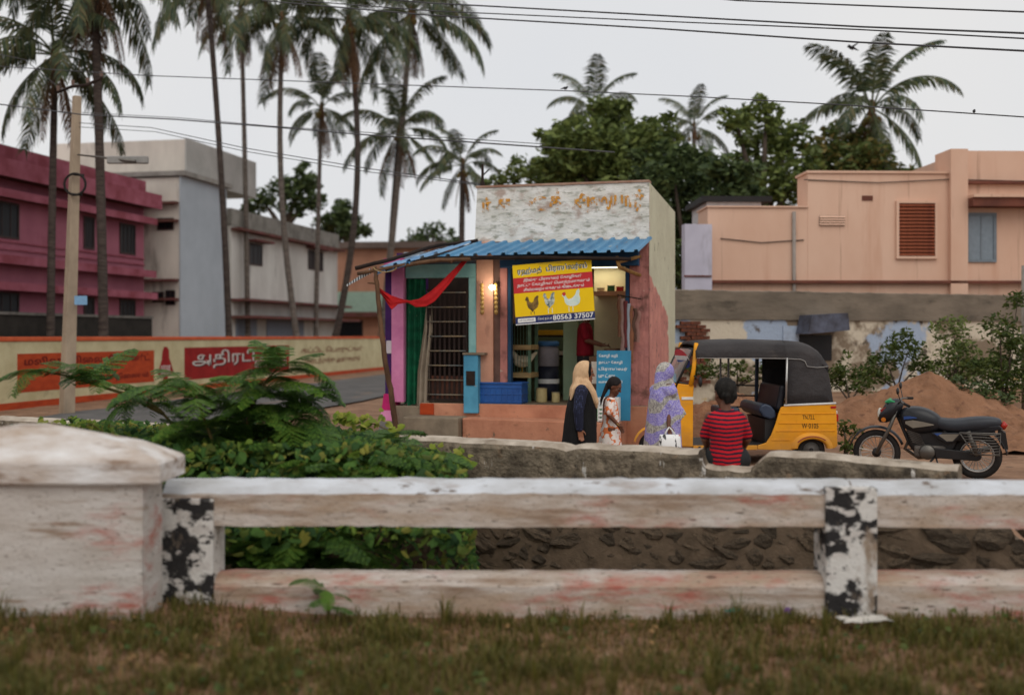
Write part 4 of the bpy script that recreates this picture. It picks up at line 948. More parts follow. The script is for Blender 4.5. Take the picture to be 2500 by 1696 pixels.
for z in (0.75, 1.12, 1.5): MB().bb(-0.5, 0.42, -0.2, 0.2, z, z + 0.03).build('shelf', m_dark, sack)
for x in (-0.48, 0.40):
    for y in (-0.18, 0.18): MB().bb(x - .02, x + .02, y - .02, y + .02, 0, 1.9).build('post', m_dark, sack)
MB().bb(-0.35, 0.3, -0.17, 0.15, 1.153, 1.25).build('tray', plain('yellow_tray', (206, 158, 30)), sack, bevel=0.01)
MB().bb(-0.4, 0.3, -0.17, 0.15, 0.783, 0.86).build('tray', plain('white_tray', (210, 206, 196)), sack, bevel=0.01)
mb = MB(); mb.torus((-0.02, -0.1, 1.72), 0.17, 0.012, 'y', 24, 6); mb.build('hanging_ring', plain('steel_ring', (190, 200, 196), 0.3, 0.8), sack, smooth=True)
MB().bb(su(1378, 1.4), su(1412, 1.4), 1.3, 1.38, FL, 2.6).build('inner_pier', m_intg, shop)
MB().bb(su(1450, 1.5), UR - 0.2, 1.52, 1.6, FL, 3.1).build('inner_partition', m_intw, shop)
MB().bb(su(1450, 1.2), su(1528, 1.2), 1.15, 1.515, sz(1480, 722, 1.2), sz(1480, 711, 1.2)).build('wall_shelf', mat('peach_shelf', lin(232, 186, 150), lin(216, 168, 134), 2), shop)
for k, (px, cl, h, nm, lb) in enumerate(((1465, (206, 196, 170), 0.05, 'folded_paper', 'flat pile of paper on the wall shelf'), (1490, (60, 120, 80), 0.09, 'green_tin', 'small green tin on the wall shelf'), (1512, (200, 60, 60), 0.07, 'red_box', 'small red box on the wall shelf'))):
    o = thing(nm, lb, 'box', SH.w(su(px, 1.2), 1.28, sz(1480, 711, 1.2) + 0.001), SH.ang)
    MB().bb(-0.06, 0.06, -0.05, 0.05, 0, h).build('body', plain(nm + '_paint', cl), o, bevel=0.01); MB().bb(-0.062, 0.062, -0.052, 0.052, h + .0005, h + 0.012).build('lid', plain(nm + '_lid', tuple(int(x * .8) for x in cl)), o)
# counter with chopping block
ct = thing('meat_counter', 'dark wooden counter at the right of the doorway', 'counter', SH.w(su(1505, 0.35), 0.35, FL), SH.ang)
MB().bb(-0.42, 0.36, -0.25, 0.3, 0.72, 0.80).build('top', m_pole, ct, bevel=0.01)
MB().bb(-0.36, 0.30, -0.2, 0.25, 0.05, 0.718).build('cabinet', m_dark, ct)
for x in (-0.36, 0.30): MB().bb(x - .03, x + .03, -0.23, -0.202, 0, 0.718).build('leg', m_pole, ct)
MB().tube([(-0.05, 0.02, 0.803), (-0.05, 0.02, 0.93)], [0.17, 0.16], 14).build('chopping_block', mat('chopping_block_wood', lin(130, 100, 72), lin(90, 66, 48), 5), ct)
MB().bb(0.2, 0.22, -0.1, 0.2, 0.803, 1.06).build('side_board', plain('dark_teal_board', (36, 58, 62)), ct)
# rusty hooks and dangling rags on the right pier
rag = thing('hanging_rags', 'bundle of brown and grey rags hanging on the pink pier', 'rags', SH.w(su(1530, -0.15), -0.14, 1.35), SH.ang)
rng = random.Random(3)
for k in range(7):
    x = -0.12 + 0.05 * k; l = rng.uniform(0.5, 1.2); mb = MB(); rg = []
    for i in range(9):
        t = i / 8; w = 0.03 + 0.03 * abs(hz(k * 3.3, t * 3)); cx = x + 0.05 * hz(k, t * 3)
        rg.append([(cx - w, -0.02 * math.sin(k + t * 6), 1.1 - k * 0.04 - l * t), (cx, -0.05 - 0.02 * hz(t * 5, k), 1.1 - k * 0.04 - l * t), (cx + w, -0.01, 1.1 - k * 0.04 - l * t)])
    mb.loft(rg, False, False); mb.build('rag', plain('rag_cloth_%s' % 'abcdefg'[k], ((120, 82, 62), (150, 120, 112), (110, 50, 50), (160, 170, 180), (140, 92, 66), (96, 70, 58), (150, 110, 100))[k], 0.9), rag, smooth=True, fix=False)
MB().tube([(-0.16, 0.0, 1.12), (0.24, 0.0, 1.05)], 0.012, 6).build('rod', m_dark, rag)
# blue notice board with white rows
nb = thing('blue_notice_board', 'sky blue notice board with rows of white lettering by the pier', 'notice board', SH.w(su(1497, -0.55), -0.55, 0.45), SH.ang + R(4))
nb.rotation_euler = (R(-6), 0, SH.ang + R(4))
MB().bb(-0.275, 0.275, -0.015, 0.015, 0, 1.12).build('board', mat('sky_blue_board', lin(60, 142, 178), lin(48, 124, 160), 2, .6), nb)
for i, t in enumerate(('கோழி கறி', 'நாட்டு கோழி', 'பிராய்லர்', 'முட்டை', 'வான்கோழி')): lettering(t, nb, m_swh, (-0.24, -0.017, 1.0 - i * 0.105), 0.30 + 0.16 * ((i * 7) % 3) / 2, 0.062, off=0.015)
wc = thing('white_slatted_crate', 'white slatted plastic crate in front of the blue notice board', 'crate', SH.w(su(1488, -0.75), -0.78, 0.45), SH.ang)
for i in range(6): MB().bb(-0.16, 0.16, -0.11, -0.095, 0.02 + i * 0.062, 0.055 + i * 0.062).build('slat', m_swh, wc, bevel=0.004)
for x in (-0.165, 0.15): MB().bb(x, x + 0.015, -0.11, 0.1, 0, 0.38).build('side', m_swh, wc)
MB().bb(-0.16, 0.16, 0.085, 0.1, 0, 0.38).build('back', m_swh, wc)
MB().bb(-0.149, 0.149, -0.094, 0.084, 0.002, 0.018).build('base', m_swh, wc)
MB().bb(su(1604), su(1604) + 0.01, 0, 0.01, 1.0, 1.01)
pn = thing('paper_notice', 'white paper notice pasted left of the blue notice board', 'notice', SH.w(su(1452, -0.16), -0.155, 1.0), SH.ang)
MB().bb(-0.055, 0.055, -0.004, 0.0, 0.02, 0.38).build('sheet', plain('aged_paper', (222, 212, 196)), pn)
MB().bb(-0.08, 0.08, 0.0005, 0.02, -0.34, 0.42).build('backing_board', m_pole, pn)
gb = thing('green_bottle', 'green bottle standing left of the white slatted crate', 'bottle', SH.w(su(1462, -0.75), -0.72, 0.45), SH.ang)
MB().loft([[(r * math.cos(2 * math.pi * j / 14), r * math.sin(2 * math.pi * j / 14), z) for j in range(14)] for z, r in ((0, .035), (.01, .042), (.2, .042), (.25, .02), (.31, .016))]).build('body', plain('green_bottle_plastic', (30, 140, 60), .25), gb, smooth=True)
MB().tube([(0, 0, .312), (0, 0, .34)], .019, 10).build('cap', m_swh, gb)
# strips of snack packets
m_pkt = mat('yellow_snack_packet', lin(190, 158, 78), lin(150, 112, 58), 8, 0.4, spec=0.6)
q = MB(); q.ball((0, 0, 0), (0.035, 0.014, 0.045), 8, 6); pk_me = q.mesh('packet', m_pkt, True)
for px, lab in ((1178, 'strip of yellow snack packets on the peach pillar'), (1212, 'strip of yellow snack packets right beside the lit bulb')):
    o = thing('packet_strip', lab, 'snack strip', SH.w(su(px, -0.1), -0.11, sz(px, 765, -0.1)), SH.ang, 'strips of snack packets')
    MB().tube([(0, 0, -0.02), (0, 0, 0.55)], 0.004, 5).build('string', m_dark, o)
    for i in range(7): inst('packet', pk_me, o, (0.015 * hz(i * 3.1), -0.012, 0.02 + i * 0.075), (0.1 * hz(i), 0.3 * hz(i * 2.2 + px), 0.4 * hz(i * 5)))
# ------------------------------------------------------------------ auto rickshaw (front to the left, side to the camera)
AD = 15.9; AK = F / AD; AX = (2038 - CX) / AK
def ax(px): return (px - 2038) / AK
def az(py): return CH - (py - HY) / AK
auto = thing('auto_rickshaw', 'yellow three-wheeled auto rickshaw with black canvas top, facing left', 'auto rickshaw', (AX, AD + 0.66, 0), R(1.5))
HW = 0.66
n = N('yellow_body_paint')
c = n.mix(n.step(n.noise(2.2), 0.35, 0.7), lin(242, 166, 24), lin(230, 152, 16)); c = n.mix(n.step(n.noise(7, (1, 1, .5), off=(3, 1, 1)), 0.64, 0.74), c, lin(150, 98, 40)); c = n.mix(n.step(n.noise(1.7, (1, 1, 2), off=(1, 4, 1)), 0.50, 0.75), c, lin(196, 142, 62)); sx = n.new('SeparateXYZ'); n.link(n.tc.outputs['Object'], sx.inputs[0]); c = n.mix(n.math('MULTIPLY', n.step(n.math('ADD', sx.outputs['Z'], n.math('MULTIPLY', n.noise(5), .5)), .80, .40), .55), c, lin(150, 112, 70)); n.bump(n.noise(3.0, detail=2), .35, .06)
n.col(c); m_ay = n.fin(0.5, 0, 0.35)
m_can = mat('black_canvas', lin(64, 60, 60), lin(48, 45, 46), 2.2, 0.7, 0.8, 5, spec=0.35, bdist=0.04, layers=((lin(96, 88, 80), 3, .58, .8, (.5, 1, 1)),))
m_chr = plain('worn_chrome', (190, 188, 184), 0.3, 0.7); m_rub = mat('tyre_rubber', lin(34, 32, 31), lin(46, 42, 40), 6, 0.85, 0.2, 40)
m_seat = mat('dark_blue_vinyl', lin(44, 58, 80), lin(34, 46, 66), 4, 0.45, 0.1, 20, spec=0.5)
m_blkm = mat('black_painted_metal', lin(30, 29, 30), lin(42, 40, 40), 5, 0.5, spec=0.4)
def arc(cx, cz, r, a0, a1, n_): return [(cx + r * math.cos(R(a0 + (a1 - a0) * i / n_)), cz + r * math.sin(R(a0 + (a1 - a0) * i / n_))) for i in range(n_ + 1)]
wx, wz = ax(1978), 0.205
side = [(ax(1912), az(990)), (ax(1902), az(994)), (ax(1896), az(1010)), (ax(1889), az(1034)), (ax(1878), az(1062)), (ax(1866), az(1080)), (ax(1845), az(1086)), (ax(1845), az(1096)), (ax(1900), az(1098))]
side += [(ax(1930), az(1098))] + [(wx + 0.20 * math.cos(R(a)), 0.235 + 0.125 * math.sin(R(a))) for a in range(180, -1, -12)] + [(ax(2033), az(1094)), (ax(2041), az(1088)), (ax(2040), az(1040)), (ax(2037), az(986))]
for s_, nm in ((-1, 'side_panel'), (1, 'side_panel')):
    MB().prism(side, 'y', s_ * HW - 0.015, s_ * HW + 0.015).build(nm, m_ay, auto, bevel=0.008)
MB().bb(ax(2022), ax(2040), -HW + 0.02, HW - 0.02, az(1088), az(986)).build('rear_panel', m_ay, auto, bevel=0.02)
MB().bb(ax(1905), ax(2021), -HW + 0.016, HW - 0.016, az(1010), az(1004)).build('parcel_deck', m_blkm, auto)
MB().bb(ax(1690), ax(1930), -HW + 0.02, HW - 0.02, az(1094), az(1086)).build('floor', m_blkm, auto)
for s_ in (-1, 1): MB().bb(ax(1688), ax(1844), s_ * HW - 0.02, s_ * HW + 0.02, az(1097), az(1086)).build('sill', m_ay, auto, bevel=0.006)
for i in range(9): MB().bb(ax(1800), ax(1866), -HW + 0.03 + i * 0.04, -HW + 0.05 + i * 0.04, az(1086) + 0.001, az(1086) + 0.014).build('mat_rib', m_blkm, auto)
for y in (1009, 1032, 1051, 1073):                      # pressed creases along the flank
    x0_ = {1009: 1902, 1032: 1896, 1051: 1890, 1073: 1878}[y]; x1_ = 2036 if y < 1055 else 1925
    MB().bb(ax(x0_), ax(x1_), -HW - 0.024, -HW - 0.0155, az(y) - 0.006, az(y) + 0.006).build('crease', m_ay, auto, bevel=0.004)
rg = []                                                # flared wheel arch
for a in [180 - 7.5 * i for i in range(25)]:
    ca, sa = math.cos(R(a)), math.sin(R(a)); ring = []
    for (rr, yy) in ((0.0, -HW + 0.01), (0.005, -HW - 0.05), (0.025, -HW - 0.065), (0.06, -HW - 0.055), (0.10, -HW - 0.012)): ring.append((wx + (0.20 + rr) * ca, yy, 0.235 + (0.125 + rr) * sa))
    rg.append(ring)
mb = MB(); mb.loft(rg, False, False); mb.build('wheel_arch', m_ay, auto, smooth=True, fix=False)
MB().loft([[(wx + (0.2 + r) * math.cos(R(a)), -HW - 0.064 - d, 0.235 + (0.125 + r) * math.sin(R(a))) for r, d in ((0.035, 0.002), (0.05, -0.003))] for a in range(150, 40, -6)], False, False).build('red_stripe', plain('maroon_stripe', (140, 50, 30)), auto, fix=False)
def wheel(par, x, y, z, r, w, nm='wheel', spokes=0, mrim=None):
    o = thing(nm, None, None); o.parent = par; o.location = (x, y, z)
    MB().torus((0, 0, 0), r - w * 0.5, w * 0.5, 'y', 32, 10, 1.0).build('tyre', m_rub, o, smooth=True)
    if not spokes:
        MB().loft([[(q * math.cos(2 * math.pi * j / 24), yy, q * math.sin(2 * math.pi * j / 24)) for j in range(24)] for yy, q in ((-w * .35, r - w * .8), (-w * .3, r * .5), (-w * .1, r * .42), (w * .3, r * .42), (w * .35, r - w * .8))]).build('rim', mrim or m_chr, o, smooth=True)
        MB().tube([(0, -w * .45, 0), (0, w * .4, 0)], r * 0.16, 12).build('hub', m_blkm, o)
    else:
        MB().torus((0, 0, 0), r - w * 0.95, w * 0.22, 'y', 32, 8, 1.6).build('rim', m_chr, o, smooth=True)
        MB().tube([(0, -0.06, 0), (0, 0.06, 0)], 0.055, 14).build('hub', m_blkm, o, smooth=True)
        q = MB().tube([(0.05, 0.03, 0), (r - w * 0.9, 0, 0.02)], 0.004, 4).mesh('spoke', m_chr)
        for i in range(spokes): inst('spoke', q, o, (0, -0.03 if i % 2 else 0.0, 0), (0, 2 * math.pi * i / spokes, 0))
    return o
wheel(auto, wx, -HW + 0.06, wz, 0.205, 0.11); wheel(auto, wx, HW - 0.06, wz, 0.205, 0.11); wheel(auto, ax(1606), 0, 0.205, 0.205, 0.11)
# canvas top and rear curtain
def arch(x, zt, zlo, hw, n_=16):
    r = []; zc = zt - 0.16
    for i in range(n_ + 1):
        t = i / n_
        if t < 0.25: r.append((x, -hw, zlo + (min(zc, zt) - zlo) * t / 0.25))
        elif t > 0.75: r.append((x, hw, zlo + (min(zc, zt) - zlo) * (1 - t) / 0.25))
        else:
            a = math.pi * (1 - (t - 0.25) / 0.5); cs, sn = math.cos(a), math.sin(a)
            r.append((x, hw * math.copysign(abs(cs) ** 0.55, cs), max(zc, zlo) + (zt - max(zc, zlo)) * abs(sn) ** 0.6))
    return r
rg = []
for px, y, lo in ((1694, 841, 872), (1700, 834, 873), (1740, 831, 872.5), (1800, 829, 873), (1850, 830, 873), (1913, 832, 873.5)):
    rg.append(arch(ax(px), az(y), az(lo), HW + 0.012))
mb = MB(); mb.loft(rg, False, False); o = mb.build('canvas_roof', m_can, auto, smooth=True, fix=False); q = o.modifiers.new('t', 'SOLIDIFY'); q.thickness = 0.012
rg = []
for px, y in ((1913.5, 832), (1940, 833), (1960, 835), (1978, 841), (1994, 851), (2006, 862), (2014, 876), (2021, 896), (2027, 925), (2032, 955), (2035, 980)):
    rg.append(arch(ax(px), az(y), az(986), HW - 0.004 - max(0, (px - 1995)) * 0.0018))
mb = MB(); mb.loft(rg, False, False); o = mb.build('rear_canopy', m_can, auto, smooth=True, fix=False); q = o.modifiers.new('t', 'SOLIDIFY'); q.thickness = 0.012
rg = []                                               # roof flap hanging over the rear curtain
for px, y, lo in ((1913, 832, 874), (1950, 833.5, 876), (1960, 835, 880), (1966, 836, 893), (1980, 841, 896), (1998, 853, 896), (2012, 871, 894), (2021, 892, 894)):
    rg.append([(p[0] + 0.004, p[1] * 1.022, p[2] + 0.008) for p in arch(ax(px), az(y), az(lo), HW - 0.004 - max(0, (px - 1995)) * 0.0018)])
mb = MB(); mb.loft(rg, False, False); mb.build('roof_flap', m_can, auto, smooth=True, fix=False)
m_pip = plain('grey_piping', (150, 146, 142))
MB().tube([(ax(px), -HW - 0.025, az(y)) for px, y in ((1697, 873.5), (1800, 874), (1913, 875), (1950, 877), (1960, 881), (1966, 894), (1990, 897), (2018, 894))], 0.007, 6).build('piping', m_pip, auto, smooth=True)
MB().tube([(ax(1917), -HW - 0.02, az(873)), (ax(1914), -HW - 0.02, az(985))], 0.016, 8).build('canopy_post', m_chr, auto, smooth=True)
MB().tube([(ax(1910), -HW - 0.012, az(989)), (ax(2037), -HW - 0.012, az(984))], 0.016, 8).build('belt_trim', plain('white_trim', (222, 220, 216), .4), auto, smooth=True)
# front: apron, dash, pillars, windscreen
fr = [(ax(1655), az(1088)), (ax(1688), az(1090)), (ax(1688.5), az(968)), (ax(1690), az(940)), (ax(1682), az(939)), (ax(1652), az(936)), (ax(1648), az(948)), (ax(1652), az(966))]
for s_ in (-1, 1): MB().prism(fr, 'y', s_ * (HW - 0.04) - 0.02, s_ * (HW - 0.04) + 0.02).build('front_side', m_ay, auto, bevel=0.008)
rg = []
for (px, y) in ((1688, 1090), (1655, 1088), (1640, 1060), (1636, 1010), (1640, 966), (1645, 940), (1652, 935)):
    b_ = 0.07 if y < 1085 else 0.0
    rg.append([(ax(px) - b_ * (1 - (j / 6 - 1) ** 2) , -(HW - 0.05) + (HW - 0.05) * 2 * j / 12, az(y)) for j in range(13)])
mb = MB(); mb.loft(rg, False, False); o = mb.build('front_apron', m_ay, auto, smooth=True, fix=False); q = o.modifiers.new('t', 'SOLIDIFY'); q.thickness = 0.01
MB().bb(ax(1652), ax(1688), -HW + 0.06, HW - 0.06, az(945), az(938)).build('dashboard', m_blkm, auto)
MB().bb(ax(1660), ax(1688.5), -HW + 0.01, -HW + 0.019, az(975), az(968)).build('white_band', plain('white_band_paint', (232, 230, 222)), auto)
for s_ in (-1, 1): MB().tube([(ax(1683), s_ * (HW - 0.03), az(940)), (ax(1690), s_ * (HW - 0.03), az(900)), (ax(1695), s_ * (HW - 0.03), az(850)), (ax(1697), s_ * (HW - 0.05), az(838))], [0.035, 0.03, 0.03, 0.03], 8).build('windscreen_pillar', m_ay, auto, smooth=True)
g = N('windscreen_glass'); g.col((0.75, 0.72, 0.66)); g.b.inputs['Transmission Weight'].default_value = 0.75; g.b.inputs['IOR'].default_value = 1.05; m_wg = g.fin(0.1, 0, 0.5)
gA = [(ax(1650), az(936)), (ax(1690), az(852))]
MB().loft([[(gA[0][0], -HW + 0.06, gA[0][1]), (gA[0][0] - 0.06, 0, gA[0][1]), (gA[0][0], HW - 0.06, gA[0][1])], [(gA[1][0], -HW + 0.08, gA[1][1]), (gA[1][0] - 0.04, 0, gA[1][1]), (gA[1][0], HW - 0.08, gA[1][1])]], False, False).build('windscreen', m_wg, auto, smooth=True, fix=False)
for a, b in (((gA[0][0], -HW + 0.05, gA[0][1]), (gA[1][0], -HW + 0.07, gA[1][1])), ((gA[0][0], HW - 0.05, gA[0][1]), (gA[1][0], HW - 0.07, gA[1][1])), ((gA[1][0], -HW + 0.07, gA[1][1]), (gA[1][0], HW - 0.07, gA[1][1])), ((gA[0][0], -HW + 0.05, gA[0][1]), (gA[0][0] - 0.06, 0, gA[0][1])), ((gA[0][0] - 0.06, 0, gA[0][1]), (gA[0][0], HW - 0.05, gA[0][1]))):
    MB().tube([a, b], 0.018, 6).build('windscreen_seal', m_blkm, auto, smooth=True)
# round red, white and blue sticker on the glass
stk = thing('round_sticker', None, None); stk.parent = auto
sc_ = Vector(gA[0]).lerp(Vector(gA[1]), 0.72)
stk.location = (sc_[0] - 0.045, -HW + 0.30, sc_[1]); stk.rotation_euler = (0, R(-25.5), R(9))
def disc(z0, z1, r=0.15):
    P = [];
    for i in range(41):
        a = 2 * math.pi * i / 40; z = r * math.sin(a); 
        if z0 <= z <= z1: P.append((r * 1.9 * math.cos(a), z))
    return P
for nm, z0, z1, cl in (('red_part', 0.03, 1, (214, 40, 50)), ('white_part', -0.04, 0.05, (236, 236, 236)), ('blue_part', -1, -0.02, (40, 70, 160))):
    P = sorted(disc(z0, z1), key=lambda p: math.atan2(p[1] - (z0 + z1) / 2 if abs(z0) < 1 and abs(z1) < 1 else p[1] - (0.08 if z1 == 1 else -0.08), p[0]))
    mb = MB(); mb.add([(-0.006 if nm == 'white_part' else -0.004, y, z) for y, z in P], [tuple(range(len(P)))]); mb.build(nm, plain('sticker_' + nm, cl, .4), stk)
# mirror, handlebar, seats, rails, lights, letters, front mudguard
mb = MB(); mb.ball((ax(1703), -HW - 0.06, az(931)), (0.03, 0.055, 0.075), 10, 8); mb.build('mirror', m_blkm, auto, smooth=True)
MB().tube([(ax(1700), -HW - 0.05, az(925)), (ax(1688), -HW + 0.02, az(915))], 0.008, 6).build('mirror_stalk', m_blkm, auto)
MB().tube([(ax(1690), -0.25, az(955)), (ax(1672), 0, az(950)), (ax(1690), 0.25, az(955))], 0.014, 8).build('handlebar', m_blkm, auto, smooth=True)
MB().tube([(ax(1672), 0, az(950)), (ax(1606), 0, 0.3)], 0.03, 8).build('steering_column', m_blkm, auto)
MB().bb(ax(1765), ax(1815), -0.35, 0.35, az(1018), az(998)).build('driver_seat', m_seat, auto, bevel=0.03)
MB().box((ax(1808), 0.15, az(957)), (0.07, 0.62, 0.27), (0, R(-5), 0)).build('driver_backrest', m_seat, auto, bevel=0.025)
MB().bb(ax(1770), ax(1812), -0.3, 0.3, az(1085), az(1018)).build('seat_box', m_blkm, auto)
rg = []
for px, y in ((1851, 1003), (1855, 990), (1866, 985), (1880, 990), (1892, 1004), (1893, 1020), (1880, 1024), (1862, 1018)): rg.append((ax(px), az(y)))
MB().prism(rg, 'y', -HW + 0.04, HW - 0.04).build('passenger_seat', m_seat, auto, bevel=0.025)
MB().box((ax(1908), 0, az(972)), (0.10, 1.18, 0.36), (0, R(10), 0)).build('passenger_backrest', mat('black_vinyl', lin(30, 30, 36), lin(40, 40, 46), 4, .5), auto, bevel=0.04)
MB().bb(ax(1868), ax(1900), -0.55, 0.55, az(1084), az(1024)).build('seat_base', m_blkm, auto)
for y in (949, 976, 1006): MB().tube([(ax(1822), HW - 0.03, az(y)), (ax(1904), HW - 0.03, az(y) - 0.01)], 0.013, 6).build('guard_rail', m_blkm, auto, smooth=True)
for px in (1802, 1823): MB().tube([(ax(px), HW - 0.03, az(1086)), (ax(px), HW - 0.03, az(866))], 0.016, 6).build('far_post', m_pip, auto, smooth=True)
MB().tube([(ax(1897), HW - 0.03, az(1000)), (ax(1899), HW - 0.03, az(866))], 0.03, 6).build('far_post', m_seat, auto)
for s_ in (-1, 1):
    MB().bb(ax(2041), ax(2050), s_ * 0.5 - 0.06, s_ * 0.5 + 0.06, az(1030), az(1012)).build('tail_light', plain('red_lens', (190, 40, 34), .25), auto, bevel=0.01)
    MB().bb(ax(2041), ax(2048), s_ * 0.5 - 0.06, s_ * 0.5 + 0.06, az(1012) + .002, az(1004)).build('indicator', plain('clear_lens', (220, 210, 200), .25), auto, bevel=0.01)
MB().bb(ax(2024), ax(2037), -HW - 0.024, -HW - 0.016, az(996), az(991)).build('reflector', plain('red_reflector', (190, 30, 34), .3), auto)
MB().bb(ax(1700), ax(1705), -HW - 0.03, -HW - 0.02, az(1092), az(1088)).build('reflector', m_blkm, auto)
lettering('TN.72.L', auto, m_blk, (ax(1955), -HW - 0.0165, az(1023)), 0.17, 0.062, off=0.01); lettering('W·0105', auto, m_blk, (ax(1953), -HW - 0.0165, az(1045)), 0.235, 0.072, off=0.01)
rg = []
for a in range(170, 5, -15): rg.append([(ax(1606) + 0.27 * math.cos(R(a)), -0.09 + 0.18 * j / 6, 0.215 + 0.27 * math.sin(R(a)) + 0.02 * (1 - (j / 3 - 1) ** 2)) for j in range(7)])
mb = MB(); mb.loft(rg, False, False); mb.build('front_mudguard', m_ay, auto, smooth=True, fix=False)
MB().tube([(ax(1630), -0.14, az(990)), (ax(1620), -0.14, az(990))], [0.10, 0.085], 16).build('headlight', plain('headlight_lens', (220, 220, 214), .2), auto, smooth=True)

# ------------------------------------------------------------------ motorcycle
MC = Frame((2141 - CX) / F * 14.75, 14.75, 1.09, -0.45)
bike = thing('motorcycle', 'black motorcycle with silver stripes parked on the dirt at the right', 'motorcycle', (MC.o[0], MC.o[1], gz(MC.o[0], MC.o[1])), MC.ang)
bike.rotation_euler = (R(5), 0, MC.ang)
def bp(px, py, v=0.0): u, z = MC.pix(px, py, v); return (u, v, z)
UWB = 1.2; rw = 0.295
m_bk = mat('black_tank_paint', lin(26, 27, 30), lin(36, 37, 42), 4, 0.35, spec=0.4)
m_bseat = mat('black_seat_vinyl', lin(42, 46, 54), lin(32, 35, 42), 5, 0.5, spec=0.5)
m_steel = plain('dull_steel', (112, 108, 102), 0.45, 0.6); m_eng = mat('engine_alloy', lin(110, 104, 98), lin(72, 66, 62), 7, 0.55, 0.2, 30, metal=0.3)
m_sil = plain('silver_decal', (134, 126, 114), .4); m_bludc = plain('blue_decal', (50, 80, 140), .4)
wheel(bike, 0, 0, rw, rw, 0.085, 'wheel', 20); wheel(bike, UWB, 0, rw, rw, 0.10, 'wheel', 20)
for s_ in (-1, 1):
    MB().tube([(0, s_ * 0.085, rw), (0.16, s_ * 0.085, 0.62), (0.25, s_ * 0.085, 0.86)], [0.024, 0.024, 0.02], 8).build('fork_leg', m_steel, bike, smooth=True)
    MB().tube([(UWB, s_ * 0.12, rw + 0.02), (UWB - 0.10, s_ * 0.12, 0.62)], [0.028, 0.028], 10).build('shock_absorber', m_steel, bike, smooth=True)
    MB().tube([(UWB, s_ * 0.09, rw), (0.72, s_ * 0.08, 0.36)], 0.024, 8).build('swing_arm', m_blkm, bike)
def mud(name, cx, a0, a1, r, w, m):
    rg = []
    for i in range(15):
        a = R(a0 + (a1 - a0) * i / 14); rg.append([(cx + (r + 0.02 * (1 - (j / 3 - 1) ** 2)) * math.cos(a), -w / 2 + w * j / 6, rw + (r + 0.02 * (1 - (j / 3 - 1) ** 2)) * math.sin(a)) for j in range(7)])
    mb = MB(); mb.loft(rg, False, False); o = mb.build(name, m, bike, smooth=True, fix=False); q = o.modifiers.new('t', 'SOLIDIFY'); q.thickness = 0.006
mud('front_mudguard', 0, 165, 20, 0.325, 0.13, m_bk); mud('rear_mudguard', UWB, 120, 5, 0.335, 0.14, m_bk)
tank = MB(); rg = []
for u, zb_, zt_, hw2 in ((0.28, 0.72, 0.82, 0.06), (0.32, 0.62, 0.89, 0.125), (0.45, 0.56, 0.915, 0.16), (0.58, 0.55, 0.90, 0.16), (0.70, 0.58, 0.845, 0.14), (0.80, 0.62, 0.77, 0.09)):
    rg.append([(u, hw2 * math.copysign(abs(math.cos(a)) ** .7, math.cos(a)), (zb_ + zt_) / 2 + (zt_ - zb_) / 2 * math.copysign(abs(math.sin(a)) ** .8, math.sin(a))) for a in [2 * math.pi * k / 18 for k in range(18)]])
tank.loft(rg); tk = tank.build('fuel_tank', m_bk, bike, smooth=True); q = tk.modifiers.new('s', 'SUBSURF'); q.levels = 1; q.render_levels = 1
MB().loft([[(0.36, -0.148, 0.73), (0.36, -0.148, 0.70)], [(0.45, -0.168, 0.75), (0.45, -0.168, 0.65)], [(0.58, -0.167, 0.73), (0.58, -0.167, 0.67)], [(0.70, -0.150, 0.70), (0.70, -0.150, 0.69)]], False, False).build('tank_decal', m_sil, bike, fix=False)
MB().loft([[(0.34, -0.140, 0.79), (0.34, -0.140, 0.75)], [(0.42, -0.164, 0.80), (0.42, -0.164, 0.765)], [(0.50, -0.168, 0.785), (0.50, -0.168, 0.775)]], False, False).build('tank_decal', m_bludc, bike, fix=False)
seat = MB(); rg = []
for u, zb_, zt_, hw2 in ((0.66, 0.66, 0.79, 0.09), (0.78, 0.60, 0.765, 0.13), (0.95, 0.59, 0.75, 0.145), (1.10, 0.60, 0.785, 0.145), (1.28, 0.62, 0.80, 0.13), (1.42, 0.65, 0.79, 0.105), (1.49, 0.69, 0.76, 0.07)):
    rg.append([(u, hw2 * math.copysign(abs(math.cos(a)) ** .6, math.cos(a)), (zb_ + zt_) / 2 + (zt_ - zb_) / 2 * math.copysign(abs(math.sin(a)) ** .7, math.sin(a))) for a in [2 * math.pi * k / 16 for k in range(16)]])
seat.loft(rg); q = seat.build('seat', m_bseat, bike, smooth=True).modifiers.new('s', 'SUBSURF'); q.levels = 1; q.render_levels = 1
for s_ in (-1, 1):
    MB().prism([(0.66, 0.585), (0.74, 0.60), (1.02, 0.60), (1.04, 0.56), (0.92, 0.47), (0.84, 0.46), (0.74, 0.52)], 'y', s_ * 0.12 - 0.015, s_ * 0.12 + 0.015).build('side_cover', m_bk, bike, bevel=0.012)
    MB().prism([(0.98, 0.60), (1.05, 0.655), (1.46, 0.70), (1.50, 0.66), (1.30, 0.60)], 'y', s_ * 0.10 - 0.012, s_ * 0.10 + 0.012).build('tail_cowl', m_bk, bike, bevel=0.01)
MB().prism([(0.74, 0.575), (1.0, 0.585), (0.92, 0.495), (0.85, 0.49)], 'y', -0.1385, -0.1365).build('side_decal', m_sil, bike)
MB().prism([(0.70, 0.585), (0.80, 0.592), (0.74, 0.555)], 'y', -0.139, -0.1366).build('side_decal', m_bludc, bike)
MB().tube([(1.48, 0, 0.70), (1.535, 0, 0.665)], [0.055, 0.04], 10).build('tail_light', plain('red_tail_lens', (170, 40, 26), .25), bike, smooth=True)
MB().prism([(1.44, 0.66), (1.53, 0.60), (1.56, 0.40), (1.50, 0.40), (1.44, 0.52)], 'y', -0.06, 0.06).build('mud_flap', m_blkm, bike)
